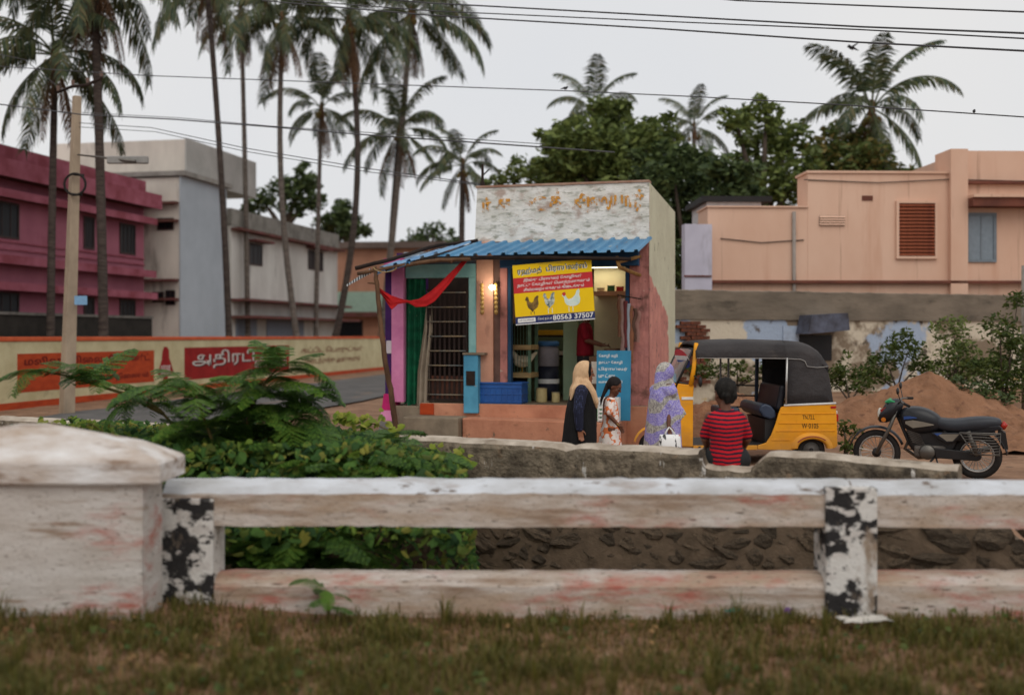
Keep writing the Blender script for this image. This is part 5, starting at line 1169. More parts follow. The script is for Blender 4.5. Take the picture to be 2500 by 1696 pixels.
# frame, engine, exhaust, guard
MB().tube([(0.25, 0, 0.80), (0.40, 0, 0.42), (0.52, 0, 0.26), (0.80, 0, 0.27)], 0.022, 8).build('frame_tube', m_blkm, bike, smooth=True)
MB().tube([(0.27, 0, 0.84), (0.75, 0, 0.62), (1.42, 0, 0.68)], 0.022, 8).build('frame_tube', m_blkm, bike, smooth=True)
MB().bb(0.46, 0.84, -0.11, 0.11, 0.26, 0.42).build('crankcase', m_eng, bike, bevel=0.035, seg=3)
MB().tube([(0.62, -0.115, 0.34), (0.62, -0.15, 0.34)], [0.10, 0.085], 18).build('engine_cover', m_steel, bike, smooth=True)
for i in range(7): MB().box((0.52 - 0.012 * i, 0, 0.435 + 0.025 * i), (0.17, 0.19, 0.010), (0, R(18), 0)).build('cooling_fin', m_eng, bike)
MB().bb(0.44, 0.56, -0.06, 0.06, 0.43, 0.60).build('cylinder', m_eng, bike)
MB().tube([(0.40, 0.06, 0.48), (0.34, 0.08, 0.34), (0.50, 0.13, 0.22), (0.90, 0.15, 0.26), (1.35, 0.16, 0.36)], [0.022, 0.022, 0.025, 0.035, 0.04], 10).build('exhaust', m_steel, bike, smooth=True)
MB().prism([(0.70, 0.40), (1.22, 0.36), (1.26, 0.30), (1.20, 0.25), (0.72, 0.27)], 'y', -0.14, -0.11).build('chain_cover', m_blkm, bike, bevel=0.01)
gd_ = thing('leg_guard', None, None); gd_.parent = bike
for i in range(8):
    z = 0.60 - i * 0.035; MB().tube([(1.00 + i * 0.022, -0.17, z), (1.12, -0.2, z), (1.38, -0.2, z - 0.005), (1.46, -0.17, z)], 0.006, 5).build('guard_bar', m_steel, gd_, smooth=True)
MB().tube([(1.00, -0.17, 0.61), (1.17, -0.17, 0.34), (1.46, -0.17, 0.34), (1.47, -0.17, 0.61), (1.0, -0.17, 0.61)], 0.009, 6).build('guard_frame', m_steel, gd_, smooth=True)
MB().tube([(0.70, -0.12, 0.27), (0.66, -0.22, 0.24)], 0.014, 6).build('footrest', m_blkm, bike); MB().tube([(0.72, -0.1, 0.28), (0.80, -0.25, 0.015)], 0.012, 6).build('side_stand', m_blkm, bike)
MB().prism([(0.36, 0.60), (0.80, 0.60), (0.98, 0.50), (0.92, 0.36), (0.50, 0.30), (0.42, 0.42)], 'y', -0.07, 0.07).build('engine_mass', m_blkm, bike, bevel=0.02)
MB().prism([(0.90, 0.62), (1.38, 0.66), (1.42, 0.60), (1.22, 0.50), (0.95, 0.48)], 'y', -0.09, 0.09).build('rear_frame_cover', m_blkm, bike, bevel=0.02)
# headlamp cowl with a green patch, indicators, handlebar, mirror
ck = MB(); rg = []
for u, zc, rr in ((0.03, 0.79, 0.07), (0.06, 0.81, 0.125), (0.14, 0.84, 0.155), (0.22, 0.86, 0.14), (0.30, 0.87, 0.08)):
    rg.append([(u + 0.05 * math.sin(a) * (1 if math.sin(a) > 0 else 0.3), rr * 0.95 * math.cos(a), zc + rr * math.sin(a)) for a in [2 * math.pi * k / 14 for k in range(14)]])
ck.loft(rg); ck.build('headlamp_cowl', m_bk, bike, smooth=True)
mb = MB(); mb.ball((0.045, 0, 0.79), (0.035, 0.085, 0.085), 14, 8); mb.build('headlight', plain('headlamp_glass', (206, 202, 190), .15), bike, smooth=True)
MB().prism([(0.10, 0.955), (0.16, 0.995), (0.24, 0.97), (0.26, 0.93), (0.18, 0.94)], 'y', -0.09, 0.09).build('green_visor', plain('green_cowl_decal', (30, 140, 84), .4), bike, bevel=0.012)
MB().prism([(0.05, 0.86), (0.12, 0.90), (0.14, 0.86), (0.08, 0.82)], 'y', -0.115, -0.09).build('red_cowl_decal', plain('red_cowl_paint', (150, 44, 40), .4), bike)
for s_ in (-1, 1):
    MB().tube([(0.26, 0, 0.92), (0.30, s_ * 0.15, 0.98), (0.40, s_ * 0.34, 0.96)], 0.012, 8).build('handlebar', m_steel, bike, smooth=True)
    MB().tube([(0.36, s_ * 0.27, 0.968), (0.42, s_ * 0.37, 0.955)], 0.018, 8).build('grip', m_rub, bike)
    MB().tube([(0.31, s_ * 0.2, 0.98), (0.28, s_ * 0.26, 1.10)], 0.006, 6).build('mirror_stalk', m_blkm, bike)
    mb = MB(); mb.ball((0.28, s_ * 0.27, 1.13), (0.02, 0.06, 0.045), 12, 8); mb.build('mirror', m_blkm, bike, smooth=True)
    MB().tube([(0.10, s_ * 0.10, 0.75), (0.10, s_ * 0.19, 0.75)], [0.012, 0.03], 8).build('indicator', plain('amber_lens', (206, 120, 40), .3), bike)
MB().bb(-0.01, 0.07, -0.09, 0.09, 0.845, 0.848)
bike.location.z = gz(MC.o[0], MC.o[1]) + 0.005

# ------------------------------------------------------------------ people
m_skin = mat('brown_skin', lin(150, 98, 70), lin(132, 84, 60), 8, 0.55, spec=0.35)
m_skind = mat('dark_brown_skin', lin(112, 70, 50), lin(94, 58, 42), 8, 0.55, spec=0.35)
m_hair = mat('black_hair', (0.012, 0.010, 0.010), (0.025, 0.02, 0.02), 20, 0.75, 0.4, 60, (1, 1, .2), spec=0.12)
m_hairg = mat('greying_hair', (0.008, 0.0075, 0.007), (0.028, 0.025, 0.022), 26, 0.75, 0.5, 60, (1, 1, .3), spec=0.12)
def face_at(mb, c, yaw, pitch, s=1.0):
    """a head with brow, nose, lips, chin, jaw and ears added to the body shape; returns its local-to-body transform"""
    M = Matrix.Translation(Vector(c)) @ Matrix.Rotation(yaw, 4, 'Z') @ Matrix.Rotation(pitch, 4, 'Y') @ Matrix.Diagonal((s, s, s, 1))
    def w(x, y, z): return M @ Vector((x, y, z))
    q = MB(); q.ball((-0.008, 0, 0.025), (0.094, 0.074, 0.094), 18, 14); q.ball((0.02, 0, -0.045), (0.064, 0.058, 0.072), 16, 12)
    q.capsule((0.066, 0, -0.098), (0.05, 0, -0.09), 0.022, 0.03); q.capsule((0.082, 0, 0.012), (0.104, 0, -0.028), 0.009, 0.014); q.capsule((0.078, -0.034, 0.026), (0.078, 0.034, 0.026), 0.012, 0.012)
    q.capsule((0.080, -0.018, -0.060), (0.080, 0.018, -0.060), 0.009, 0.009); q.capsule((0.078, -0.015, -0.073), (0.078, 0.015, -0.073), 0.009, 0.009)
    for s_ in (-1, 1): q.ball((-0.005, s_ * 0.076, -0.008), (0.018, 0.010, 0.032), 8, 6); q.ball((0.052, s_ * 0.036, -0.03), (0.03, 0.024, 0.03), 10, 8)
    mb.add([M @ Vector(p) for p in q.v], q.f); return M
def face_bits(M, par, brow=True):
    for s_ in (-1, 1):
        q = MB(); q.ball((0.0765, s_ * 0.031, 0.004), (0.012, 0.014, 0.007), 10, 6); q.v = [M @ Vector(p) for p in q.v]; q.build('eye', plain('eye_white', (150, 132, 120), .4), par, smooth=True)
        q = MB(); q.ball((0.085, s_ * 0.031, 0.004), (0.006, 0.010, 0.008), 8, 6); q.v = [M @ Vector(p) for p in q.v]; q.build('iris', m_blkm, par, smooth=True)
        q = MB(); q.capsule((0.086, s_ * 0.018, 0.024), (0.080, s_ * 0.046, 0.026), 0.005, 0.004, 6); q.v = [M @ Vector(p) for p in q.v]; q.build('eyebrow', m_hair, par, smooth=True)
    q = MB(); q.capsule((0.087, -0.018, -0.066), (0.087, 0.018, -0.066), 0.006, 0.006, 8); q.v = [M @ Vector(p) for p in q.v]; q.build('lips', plain('lip_colour', (120, 62, 56), .5), par, smooth=True)
def hand_at(mb, wrist, fwd, side, curl=0.35, s=1.0):
    """palm, four unequal bent fingers and a thumb leaving the side of the palm"""
    f = Vector(fwd).normalized(); sd_ = Vector(side); sd_ = (sd_ - f * sd_.dot(f)).normalized(); nn = f.cross(sd_).normalized()
    w = Vector(wrist); T = lambda a, b, c: w + (f * a + sd_ * b + nn * c) * s
    for b in (-0.026, -0.009, 0.009, 0.026): mb.capsule(T(0.0, b * 0.7, 0), T(0.078, b, 0), 0.014 * s, 0.0115 * s, 8)
    for b, L in ((-0.029, 0.052), (-0.010, 0.066), (0.010, 0.070), (0.029, 0.060)):
        p0_ = T(0.080, b, 0); a1, a2, a3 = curl * 0.6, curl * 1.5, curl * 2.2
        p1_ = p0_ + (f * math.cos(a1) + nn * math.sin(a1)) * L * 0.48 * s; p2_ = p1_ + (f * math.cos(a2) + nn * math.sin(a2)) * L * 0.32 * s; p3_ = p2_ + (f * math.cos(a3) + nn * math.sin(a3)) * L * 0.25 * s
        mb.capsule(p0_, p1_, 0.0088 * s, 0.008 * s, 8); mb.capsule(p1_, p2_, 0.008 * s, 0.0075 * s, 8); mb.capsule(p2_, p3_, 0.0075 * s, 0.0065 * s, 8)
    mb.capsule(T(0.018, 0.028, 0), T(0.045, 0.052, 0.016), 0.012 * s, 0.010 * s, 8); mb.capsule(T(0.045, 0.052, 0.016), T(0.072, 0.056, 0.030), 0.009 * s, 0.0075 * s, 8)
def body_obj(mb, mat_, label, loc, rz, voxel=0.007):
    o = bpy.data.objects.new('person', fused(mb, 'person', mat_, voxel, 5)); COL.objects.link(o)
    o.location = loc; o.rotation_euler = (0, 0, rz); return tag(o, label, 'person')
def chain(mb, pts, rads):
    for i in range(len(pts) - 1): mb.capsule(pts[i], pts[i + 1], rads[i], rads[i + 1])
def garment(name, rings, m, par, folds=0.0, nf=9, n_=40, sub=3, seed=0.0, thick=0.004):
    """rings: (z, x0, x1, halfwidth y[, dx tilt]) lofted into a cloth tube with soft folds"""
    rg = []; K = []
    for i in range(len(rings) - 1):
        for k in range(sub): K.append([a + (b - a) * (lambda t: t * t * (3 - 2 * t) * .5 + t * .5)(k / sub) for a, b in zip(rings[i], rings[i + 1])])
    K.append(list(rings[-1])); zs = [k[0] for k in K]; z0, z1 = min(zs), max(zs)
    for (z, xa, xb, hy) in K:
        low = 1 - (z - z0) / (z1 - z0); r = []
        for j in range(n_):
            a = 2 * math.pi * j / n_; g_ = 1 + folds * (0.35 + low) * (math.sin(a * nf + 2.2 * hz(z * 2.5, seed) * 2) * 0.6 + hz(math.cos(a) * 2.3 + seed, math.sin(a) * 2.3, z * 2.2) * 0.9)
            r.append(((xa + xb) / 2 + (xb - xa) / 2 * math.cos(a) * g_, hy * math.sin(a) * g_, z + 0.006 * hz(a * 2, z * 3)))
        rg.append(r)
    mb = MB(); mb.loft(rg, False, True); o = mb.build(name, m, par, smooth=True, fix=False)
    q = o.modifiers.new('t', 'SOLIDIFY'); q.thickness = thick
    return o
def cloth_mesh(mb, name, m, par, voxel=0.008, sm=4):
    o = bpy.data.objects.new(name, fused(mb, name, m, voxel, sm)); COL.objects.link(o); o.parent = par; return o
def std_legs(mb, h, foot_fwd=0.13, spread=0.075, swing=0.10):
    k = h / 1.5
    for s_ in (-1, 1):
        dx = s_ * swing
        chain(mb, [(0, s_ * spread, 0.80 * k), (dx * 0.6 + 0.02, s_ * spread, 0.43 * k), (dx - 0.03, s_ * spread, 0.07 * k)], [0.085 * k, 0.055 * k, 0.036 * k])
        mb.capsule((dx - 0.05, s_ * spread, 0.035), (dx + foot_fwd * k, s_ * spread, 0.025), 0.034, 0.025)

# woman in black robe and beige headscarf, walking right
WD = 13.5; WX = (1430 - CX) / F * WD
mb = MB(); std_legs(mb, 1.5)
chain(mb, [(-0.05, 0, 0.82), (-0.06, 0, 1.0), (-0.06, 0, 1.16)], [0.13, 0.12, 0.11]); mb.capsule((-0.05, -0.13, 1.17), (-0.05, 0.13, 1.17), 0.055, 0.055)
mb.capsule((-0.04, 0, 1.18), (-0.02, 0, 1.29), 0.05, 0.045)
Mh = face_at(mb, (0.0, 0, 1.375), 0.0, R(6), 0.98)
chain(mb, [(-0.06, -0.165, 1.15), (-0.10, -0.225, 0.93), (-0.085, -0.235, 0.72)], [0.048, 0.038, 0.026]); hand_at(mb, (-0.083, -0.235, 0.72), (0.14, -0.02, -1), (1, 0.12, 0), 0.32, 0.95)
chain(mb, [(-0.06, 0.165, 1.15), (-0.04, 0.225, 0.93), (0.06, 0.225, 0.76)], [0.048, 0.038, 0.026]); hand_at(mb, (0.06, 0.225, 0.76), (0.4, 0, -1), (1, 0, 0.3), 0.3, 0.95)
w1 = body_obj(mb, m_skin, 'woman walking right in a black robe and beige headscarf', (WX, WD, gz(WX, WD)), 0)
face_bits(Mh, w1)
m_abaya = mat('black_robe_cloth', (0.005, 0.005, 0.006), (0.010, 0.010, 0.010), 3, 0.85, 0.8, 9, (1.6, 1.6, .3), spec=0.25, bdist=.05)
garment('robe', [(0.04, -0.36, 0.16, 0.25), (0.30, -0.33, 0.145, 0.235), (0.55, -0.29, 0.13, 0.22), (0.75, -0.265, 0.13, 0.21), (0.92, -0.235, 0.13, 0.20), (1.05, -0.205, 0.12, 0.195), (1.14, -0.175, 0.095, 0.20), (1.20, -0.14, 0.06, 0.175), (1.235, -0.10, 0.04, 0.11), (1.255, -0.075, 0.03, 0.06)], m_abaya, w1, 0.05, 8, 48, 3, 1.0)
n = N('navy_dotted_sleeve'); vo = n.new('TexVoronoi'); vo.inputs['Scale'].default_value = 55; vo.inputs['Randomness'].default_value = 0.15; n.link(n.map((1, 1, 1)), vo.inputs['Vector'])
n.col(n.mix(n.step(vo.outputs['Distance'], 0.30, 0.22), (0.010, 0.012, 0.030), (0.09, 0.11, 0.24))); m_slv = n.fin(0.8)
mb = MB(); chain(mb, [(-0.062, -0.165, 1.165), (-0.10, -0.225, 0.94), (-0.087, -0.236, 0.735)], [0.078, 0.064, 0.046]); cloth_mesh(mb, 'sleeve', m_slv, w1)
mb = MB(); chain(mb, [(-0.07, 0.17, 1.155), (-0.04, 0.225, 0.93), (0.055, 0.225, 0.775)], [0.068, 0.06, 0.046]); cloth_mesh(mb, 'sleeve', m_slv, w1)
m_hij = mat('beige_headscarf', lin(222, 186, 146), lin(204, 166, 128), 5, 0.85, 0.9, 13, (2.0, 1.6, 0.35), spec=0.2, bdist=.03)
def hood(mb, cx, cz, r, cut):
    q = MB(); q.ball((0, 0, 0), r, 28, 18)
    q.v = [(min(p[0], cut + 0.02 * abs(p[2]) / r[2]) + cx, p[1], p[2] + cz) for p in q.v]; mb.add(q.v, q.f)
mb = MB(); hood(mb, -0.012, 1.385, (0.132, 0.108, 0.135), 0.035)
chain(mb, [(-0.05, 0, 1.36), (-0.06, 0, 1.27), (-0.06, 0, 1.21)], [0.105, 0.098, 0.10])
for y in (-0.07, 0.07): chain(mb, [(-0.08, y, 1.27), (-0.15, y * 1.7, 1.18), (-0.185, y * 1.8, 1.06)], [0.06, 0.035, 0.012])
chain(mb, [(-0.0, -0.09, 1.25), (0.07, -0.11, 1.14), (0.115, -0.10, 1.03), (0.125, -0.08, 0.955)], [0.055, 0.05, 0.034, 0.010]); chain(mb, [(0.0, 0.08, 1.25), (0.07, 0.08, 1.14), (0.115, 0.04, 1.05), (0.12, 0.0, 0.98)], [0.05, 0.05, 0.034, 0.012])
mb.capsule((-0.02, -0.12, 1.215), (-0.02, 0.12, 1.215), 0.05, 0.05); mb.capsule((-0.10, -0.13, 1.20), (-0.10, 0.13, 1.20), 0.05, 0.05)
scf = cloth_mesh(mb, 'headscarf', m_hij, w1, 0.008, 4)
mb = MB(); hood(mb, 0.0, 1.392, (0.105, 0.083, 0.107), 0.058); cloth_mesh(mb, 'under_cap', m_abaya, w1, 0.008, 2)

# girl in orange and white dress
GD_ = 13.75; GX = (1491 - CX) / F * GD_
mb = MB(); std_legs(mb, 1.28, 0.12, 0.06, 0.06)
chain(mb, [(-0.0, 0, 0.70), (-0.01, 0, 0.86), (-0.01, 0, 1.0)], [0.10, 0.09, 0.085]); mb.capsule((0, -0.10, 1.02), (0, 0.10, 1.02), 0.042, 0.042); mb.capsule((0.0, 0, 1.02), (0.02, 0, 1.11), 0.036, 0.034)
Mg = face_at(mb, (0.045, 0, 1.19), R(-22), R(24), 0.90)
chain(mb, [(-0.015, -0.135, 1.02), (-0.035, -0.165, 0.86), (0.085, -0.165, 0.73)], [0.036, 0.030, 0.021]); hand_at(mb, (0.085, -0.165, 0.73), (0.55, 0, -0.8), (0.8, -0.2, 0.5), 0.45, 0.72)
chain(mb, [(-0.015, 0.135, 1.02), (0.0, 0.165, 0.86), (0.09, 0.14, 0.73)], [0.036, 0.030, 0.021]); hand_at(mb, (0.09, 0.14, 0.73), (0.55, 0, -0.8), (0.8, 0.2, 0.5), 0.45, 0.72)
g1_ = body_obj(mb, m_skind, 'girl in an orange and white flowered dress looking down', (GX, GD_, gz(GX, GD_)), 0)
face_bits(Mg, g1_)
n = N('orange_flower_print'); vo = n.new('TexVoronoi'); vo.inputs['Scale'].default_value = 17; n.link(n.map((1, 1, 1)), vo.inputs['Vector'])
nz = n.noise(16, off=(2, 2, 2)); c = n.mix(n.step(n.math('ADD', vo.outputs['Distance'], n.math('MULTIPLY', nz, 0.5)), 0.80, 0.86), lin(236, 226, 218), lin(222, 122, 70))
c = n.mix(n.step(n.noise(28, off=(5, 1, 1)), 0.60, 0.66), c, lin(214, 130, 90)); n.col(c); m_dress = n.fin(0.85)
garment('dress', [(0.16, -0.20, 0.17, 0.17), (0.40, -0.165, 0.145, 0.15), (0.60, -0.135, 0.12, 0.135), (0.76, -0.105, 0.105, 0.118), (0.88, -0.095, 0.10, 0.115), (0.98, -0.085, 0.085, 0.125), (1.035, -0.07, 0.06, 0.12), (1.06, -0.05, 0.05, 0.07)], m_dress, g1_, 0.05, 7, 40, 3, 4.0)
for s_ in (-1, 1):
    mb = MB(); chain(mb, [(-0.012, s_ * 0.115, 1.015), (-0.03, s_ * 0.155, 0.90)], [0.055, 0.056]); cloth_mesh(mb, 'sleeve', m_dress, g1_)
mb = MB(); q = MB(); q.ball((-0.02, 0, 0.035), (0.100, 0.088, 0.100), 22, 16); q.v = [(min(p[0], 0.058 + (p[2] - 0.05) * 0.35 if p[2] > 0.03 else 0.0), p[1], p[2]) for p in q.v if True]; mb.add([Mg @ Vector(p) for p in q.v], q.f)
chain(mb, [tuple(Mg @ Vector((-0.09, 0.0, -0.01))), (-0.085, 0.0, 1.10), (-0.115, -0.01, 1.03), (-0.12, -0.01, 0.97)], [0.035, 0.022, 0.017, 0.008]); cloth_mesh(mb, 'hair', m_hair, g1_, 0.007, 3)
mb = MB(); mb.torus((0, 0, 0), 0.028, 0.004, 'z', 18, 6); o = mb.build('bangle', plain('gold_bangle', (214, 176, 90), .3, .8), g1_, smooth=True); o.location = (0.07, -0.165, 0.745); o.rotation_euler = (0, R(40), 0)

# woman wrapped in a purple patterned sari carrying a white bag
QD = 13.9; QX = (1616 - CX) / F * QD
mb = MB(); std_legs(mb, 1.48)
chain(mb, [(0.02, 0, 0.82), (0.03, 0, 1.0), (0.03, 0, 1.15)], [0.13, 0.12, 0.10]); mb.capsule((0.03, -0.12, 1.17), (0.03, 0.12, 1.17), 0.055, 0.055); mb.capsule((0.03, 0, 1.18), (0.05, 0, 1.28), 0.045, 0.042)
Mq = face_at(mb, (0.045, 0.0, 1.36), R(50), R(4), 0.86)
chain(mb, [(0.03, -0.15, 1.15), (0.0, -0.165, 0.94), (-0.06, -0.24, 0.735)], [0.042, 0.034, 0.024]); hand_at(mb, (-0.06, -0.255, 0.72), (0.0, -0.12, -1), (1, 0.1, 0), 0.75, 0.9)
chain(mb, [(0.03, 0.15, 1.15), (0.06, 0.17, 0.94), (0.12, 0.15, 0.80)], [0.042, 0.034, 0.025]); hand_at(mb, (0.10, 0.12, 0.80), (0.2, 0, -0.9), (0.5, 0, 0.5), 0.4, 0.9)
w2 = body_obj(mb, m_skind, 'woman wrapped from the head down in a purple and grey patterned sari', (QX, QD, gz(QX, QD)), R(25))
face_bits(Mq, w2)
n = N('purple_sari_print'); sx = n.new('SeparateXYZ'); n.link(n.tc.outputs['Object'], sx.inputs[0])
wv_ = n.math('SINE', n.math('MULTIPLY', n.math('ADD', n.math('ADD', sx.outputs['Z'], n.math('MULTIPLY', sx.outputs['X'], -0.45)), n.math('MULTIPLY', n.noise(2.6, detail=2), 0.42)), 27.0))
band = n.step(wv_, 0.35, 0.6)
pur = n.mix(n.step(n.noise(52, (1, 1, 2.2), 2), 0.50, 0.58), lin(138, 128, 196), lin(186, 180, 212)); gry = n.mix(n.step(n.noise(40, (2.0, 1, 1), 2, off=(2, 1, 3)), 0.47, 0.56), lin(186, 182, 172), lin(142, 138, 136))
n.col(n.mix(band, pur, gry)); n.bump(n.noise(9, (2, 2, .5), 3), 0.8, .04); m_sari = n.fin(0.85)
mb = MB(); rg = []
for (z, xa, xb, hy) in ((0.03, -0.27, 0.25, 0.27), (0.25, -0.245, 0.24, 0.26), (0.50, -0.21, 0.225, 0.25), (0.70, -0.18, 0.222, 0.245), (0.88, -0.155, 0.215, 0.235), (1.00, -0.145, 0.195, 0.225), (1.10, -0.13, 0.165, 0.19), (1.17, -0.09, 0.12, 0.12)):
    rg.append([((xa + xb) / 2 + (xb - xa) / 2 * math.cos(a) * (1 + 0.05 * (1.1 - z) * math.sin(a * 9 + 3 * hz(z * 2))), hy * math.sin(a) * (1 + 0.05 * (1.1 - z) * math.sin(a * 9 + 3 * hz(z * 2))), z) for a in [2 * math.pi * k / 72 for k in range(72)]])
mb.loft(rg); mb.capsule((0.02, -0.165, 1.13), (0.02, 0.165, 1.13), 0.085, 0.085)
q = MB(); q.ball((0.045, 0, 1.365), (0.118, 0.104, 0.122), 24, 16); mb.add(q.v, q.f)
chain(mb, [(0.02, 0, 1.33), (0.0, 0, 1.25), (-0.01, 0, 1.16)], [0.095, 0.078, 0.10]); chain(mb, [(-0.03, 0, 1.34), (-0.06, 0, 1.22), (-0.08, 0, 1.08)], [0.06, 0.045, 0.06]); chain(mb, [(0.10, 0.0, 1.31), (0.09, -0.03, 1.22), (0.12, -0.10, 1.05), (0.15, -0.13, 0.9)], [0.05, 0.06, 0.055, 0.045]); chain(mb, [(0.10, 0.03, 1.31), (0.09, 0.06, 1.22), (0.10, 0.10, 1.08)], [0.05, 0.06, 0.06])
for k in range(5): chain(mb, [(-0.06 + 0.03 * k, -0.12 - 0.012 * k, 1.18 - 0.03 * k), (-0.02 + 0.045 * k, -0.215, 0.98 - 0.02 * k), (0.06 + 0.03 * k, -0.235, 0.74 + 0.03 * k)], [0.016, 0.022, 0.016])
cloth_mesh(mb, 'sari', m_sari, w2, 0.009, 4)
bag = thing('carrier_bag', 'white plastic carrier bag with black and red print in the sari woman\'s hand', 'bag', (QX + 0.05, QD - 0.335, 0.38 + gz(QX, QD)), R(4))
mb = MB(); rg = []
for z, hx, hy in ((0.0, 0.11, 0.05), (0.01, 0.125, 0.06), (0.10, 0.135, 0.06), (0.20, 0.13, 0.04), (0.25, 0.12, 0.018)):
    rg.append([(hx * math.copysign(abs(math.cos(a)) ** .6, math.cos(a)) * (1 + .05 * hz(a * 2, z * 9)), hy * math.copysign(abs(math.sin(a)) ** .7, math.sin(a)) * (1 + .3 * hz(a * 3, z * 11)), z) for a in [2 * math.pi * k / 28 for k in range(28)]])
n = N('printed_white_plastic'); c = n.mix(n.step(n.noise(9, (1.5, 1, 0.6)), 0.56, 0.58), lin(236, 236, 234), lin(40, 40, 42)); c = n.mix(n.step(n.noise(9, (1.6, 1, .5), off=(7, 3, 1)), 0.60, 0.62), c, lin(190, 40, 60)); n.col(c); m_bag = n.fin(0.35, 0, 0.5)
mb.loft(rg, True); mb.build('sack', m_bag, bag, smooth=True)
for x in (-0.06, 0.06): MB().tube([(x, 0, 0.245), (x * 0.5, 0.02, 0.30), (0, 0.03, 0.335)], [0.014, 0.010, 0.008], 6).build('handle', plain('bag_handle_plastic', (226, 226, 224), .4), bag, smooth=True)

# seated man in a red and navy striped shirt, back to the camera
SD_ = 10.62; SX = (1773 - CX) / F * SD_; SZ = 0.60
mb = MB(); L = lambda *p: p                      # local: x right, y forward (away from the camera), z up from the seat
chain(mb, [(0, 0.0, 0.09), (0, 0.0, 0.24), (0, 0.03, 0.38)], [0.13, 0.125, 0.125]); mb.capsule((-0.115, 0.02, 0.44), (0.115, 0.02, 0.44), 0.055, 0.055); mb.capsule((0, 0.03, 0.45), (-0.005, 0.055, 0.56), 0.052, 0.05)
Mm = face_at(mb, (-0.012, 0.085, 0.655), R(118), R(8), 1.14)
for s_ in (-1, 1):
    chain(mb, [(s_ * 0.15, 0.02, 0.44), (s_ * 0.195, 0.05, 0.24), (s_ * 0.15, 0.26, 0.10)], [0.05, 0.041, 0.028]); hand_at(mb, (s_ * 0.15, 0.26, 0.10), (-s_ * 0.2, 1, -0.25), (-s_ * 1, -0.2, 0), 0.5)
    chain(mb, [(s_ * 0.09, 0.0, 0.08), (s_ * 0.12, 0.40, 0.09), (s_ * 0.12, 0.42, -0.30), (s_ * 0.12, 0.40, -0.50)], [0.10, 0.068, 0.05, 0.036]); mb.capsule((s_ * 0.12, 0.37, -0.55), (s_ * 0.12, 0.56, -0.56), 0.035, 0.026)
m1 = body_obj(mb, m_skind, 'man seated with his back turned in a red and navy striped shirt', (SX, SD_, SZ), R(-8))
face_bits(Mm, m1)
n = N('red_navy_stripes'); sx = n.new('SeparateXYZ'); n.link(n.tc.outputs['Object'], sx.inputs[0])
zz_ = n.math('ADD', sx.outputs['Z'], n.math('ADD', n.math('MULTIPLY', n.math('ABSOLUTE', sx.outputs['X']), -0.10), n.math('MULTIPLY', n.noise(6), 0.03)))
st = n.step(n.math('SINE', n.math('MULTIPLY', zz_, 2 * math.pi / 0.0385)), -0.05, 0.15)
n.col(n.mix(st, lin(196, 18, 34), (0.012, 0.010, 0.025))); n.bump(n.noise(9, (1, 1, 2)), 0.5, .02); m_str = n.fin(0.85)
mb = MB(); rg = []
for z, hx, y0, y1 in ((-0.02, 0.145, -0.13, 0.10), (0.02, 0.166, -0.15, 0.12), (0.09, 0.165, -0.15, 0.13), (0.17, 0.146, -0.135, 0.12), (0.27, 0.150, -0.135, 0.12), (0.36, 0.166, -0.13, 0.13), (0.43, 0.168, -0.105, 0.12), (0.475, 0.135, -0.065, 0.10), (0.50, 0.085, -0.03, 0.095), (0.51, 0.06, -0.015, 0.09)):
    rg.append([(hx * math.copysign(abs(math.cos(a)) ** .8, math.cos(a)), (y0 + y1) / 2 + (y1 - y0) / 2 * math.sin(a), z + 0.01 * math.cos(2 * a) + 0.006 * hz(a * 3, z * 8)) for a in [2 * math.pi * k / 36 for k in range(36)]])
mb.loft(rg); 
for s_ in (-1, 1): chain(mb, [(s_ * 0.13, 0.01, 0.43), (s_ * 0.16, 0.025, 0.36), (s_ * 0.190, 0.045, 0.275)], [0.060, 0.060, 0.056])
cloth_mesh(mb, 'shirt', m_str, m1, 0.009, 6)
mb = MB(); mb.capsule((-0.10, 0.0, 0.03), (0.10, 0.0, 0.03), 0.115, 0.115)
for s_ in (-1, 1): chain(mb, [(s_ * 0.115, 0.0, 0.045), (s_ * 0.125, 0.40, 0.085), (s_ * 0.125, 0.425, -0.10)], [0.115, 0.085, 0.075])
cloth_mesh(mb, 'trousers', mat('black_trousers', (0.014, 0.015, 0.016), (0.022, 0.022, 0.024), 5, .85), m1, 0.009, 4)
mb = MB(); q = MB()
q.ball((-0.022, 0, 0.038), (0.104, 0.088, 0.100), 30, 22, f=lambda p: 1 + 0.03 * fbm(p.x * 5, p.y * 5, p.z * 5)); q.v = [(min(p[0], 0.06 + (p[2] - 0.04) * 0.3 if p[2] > 0.03 else -0.012), p[1], p[2]) for p in q.v]; mb.add([Mm @ Vector(p) for p in q.v], q.f)
q = MB(); q.capsule((-0.075, -0.03, -0.02), (-0.068, -0.022, -0.065), 0.042, 0.024); q.capsule((-0.075, 0.03, -0.02), (-0.068, 0.022, -0.065), 0.042, 0.024); mb.add([Mm @ Vector(p) for p in q.v], q.f)
cloth_mesh(mb, 'hair', m_hairg, m1, 0.007, 1)

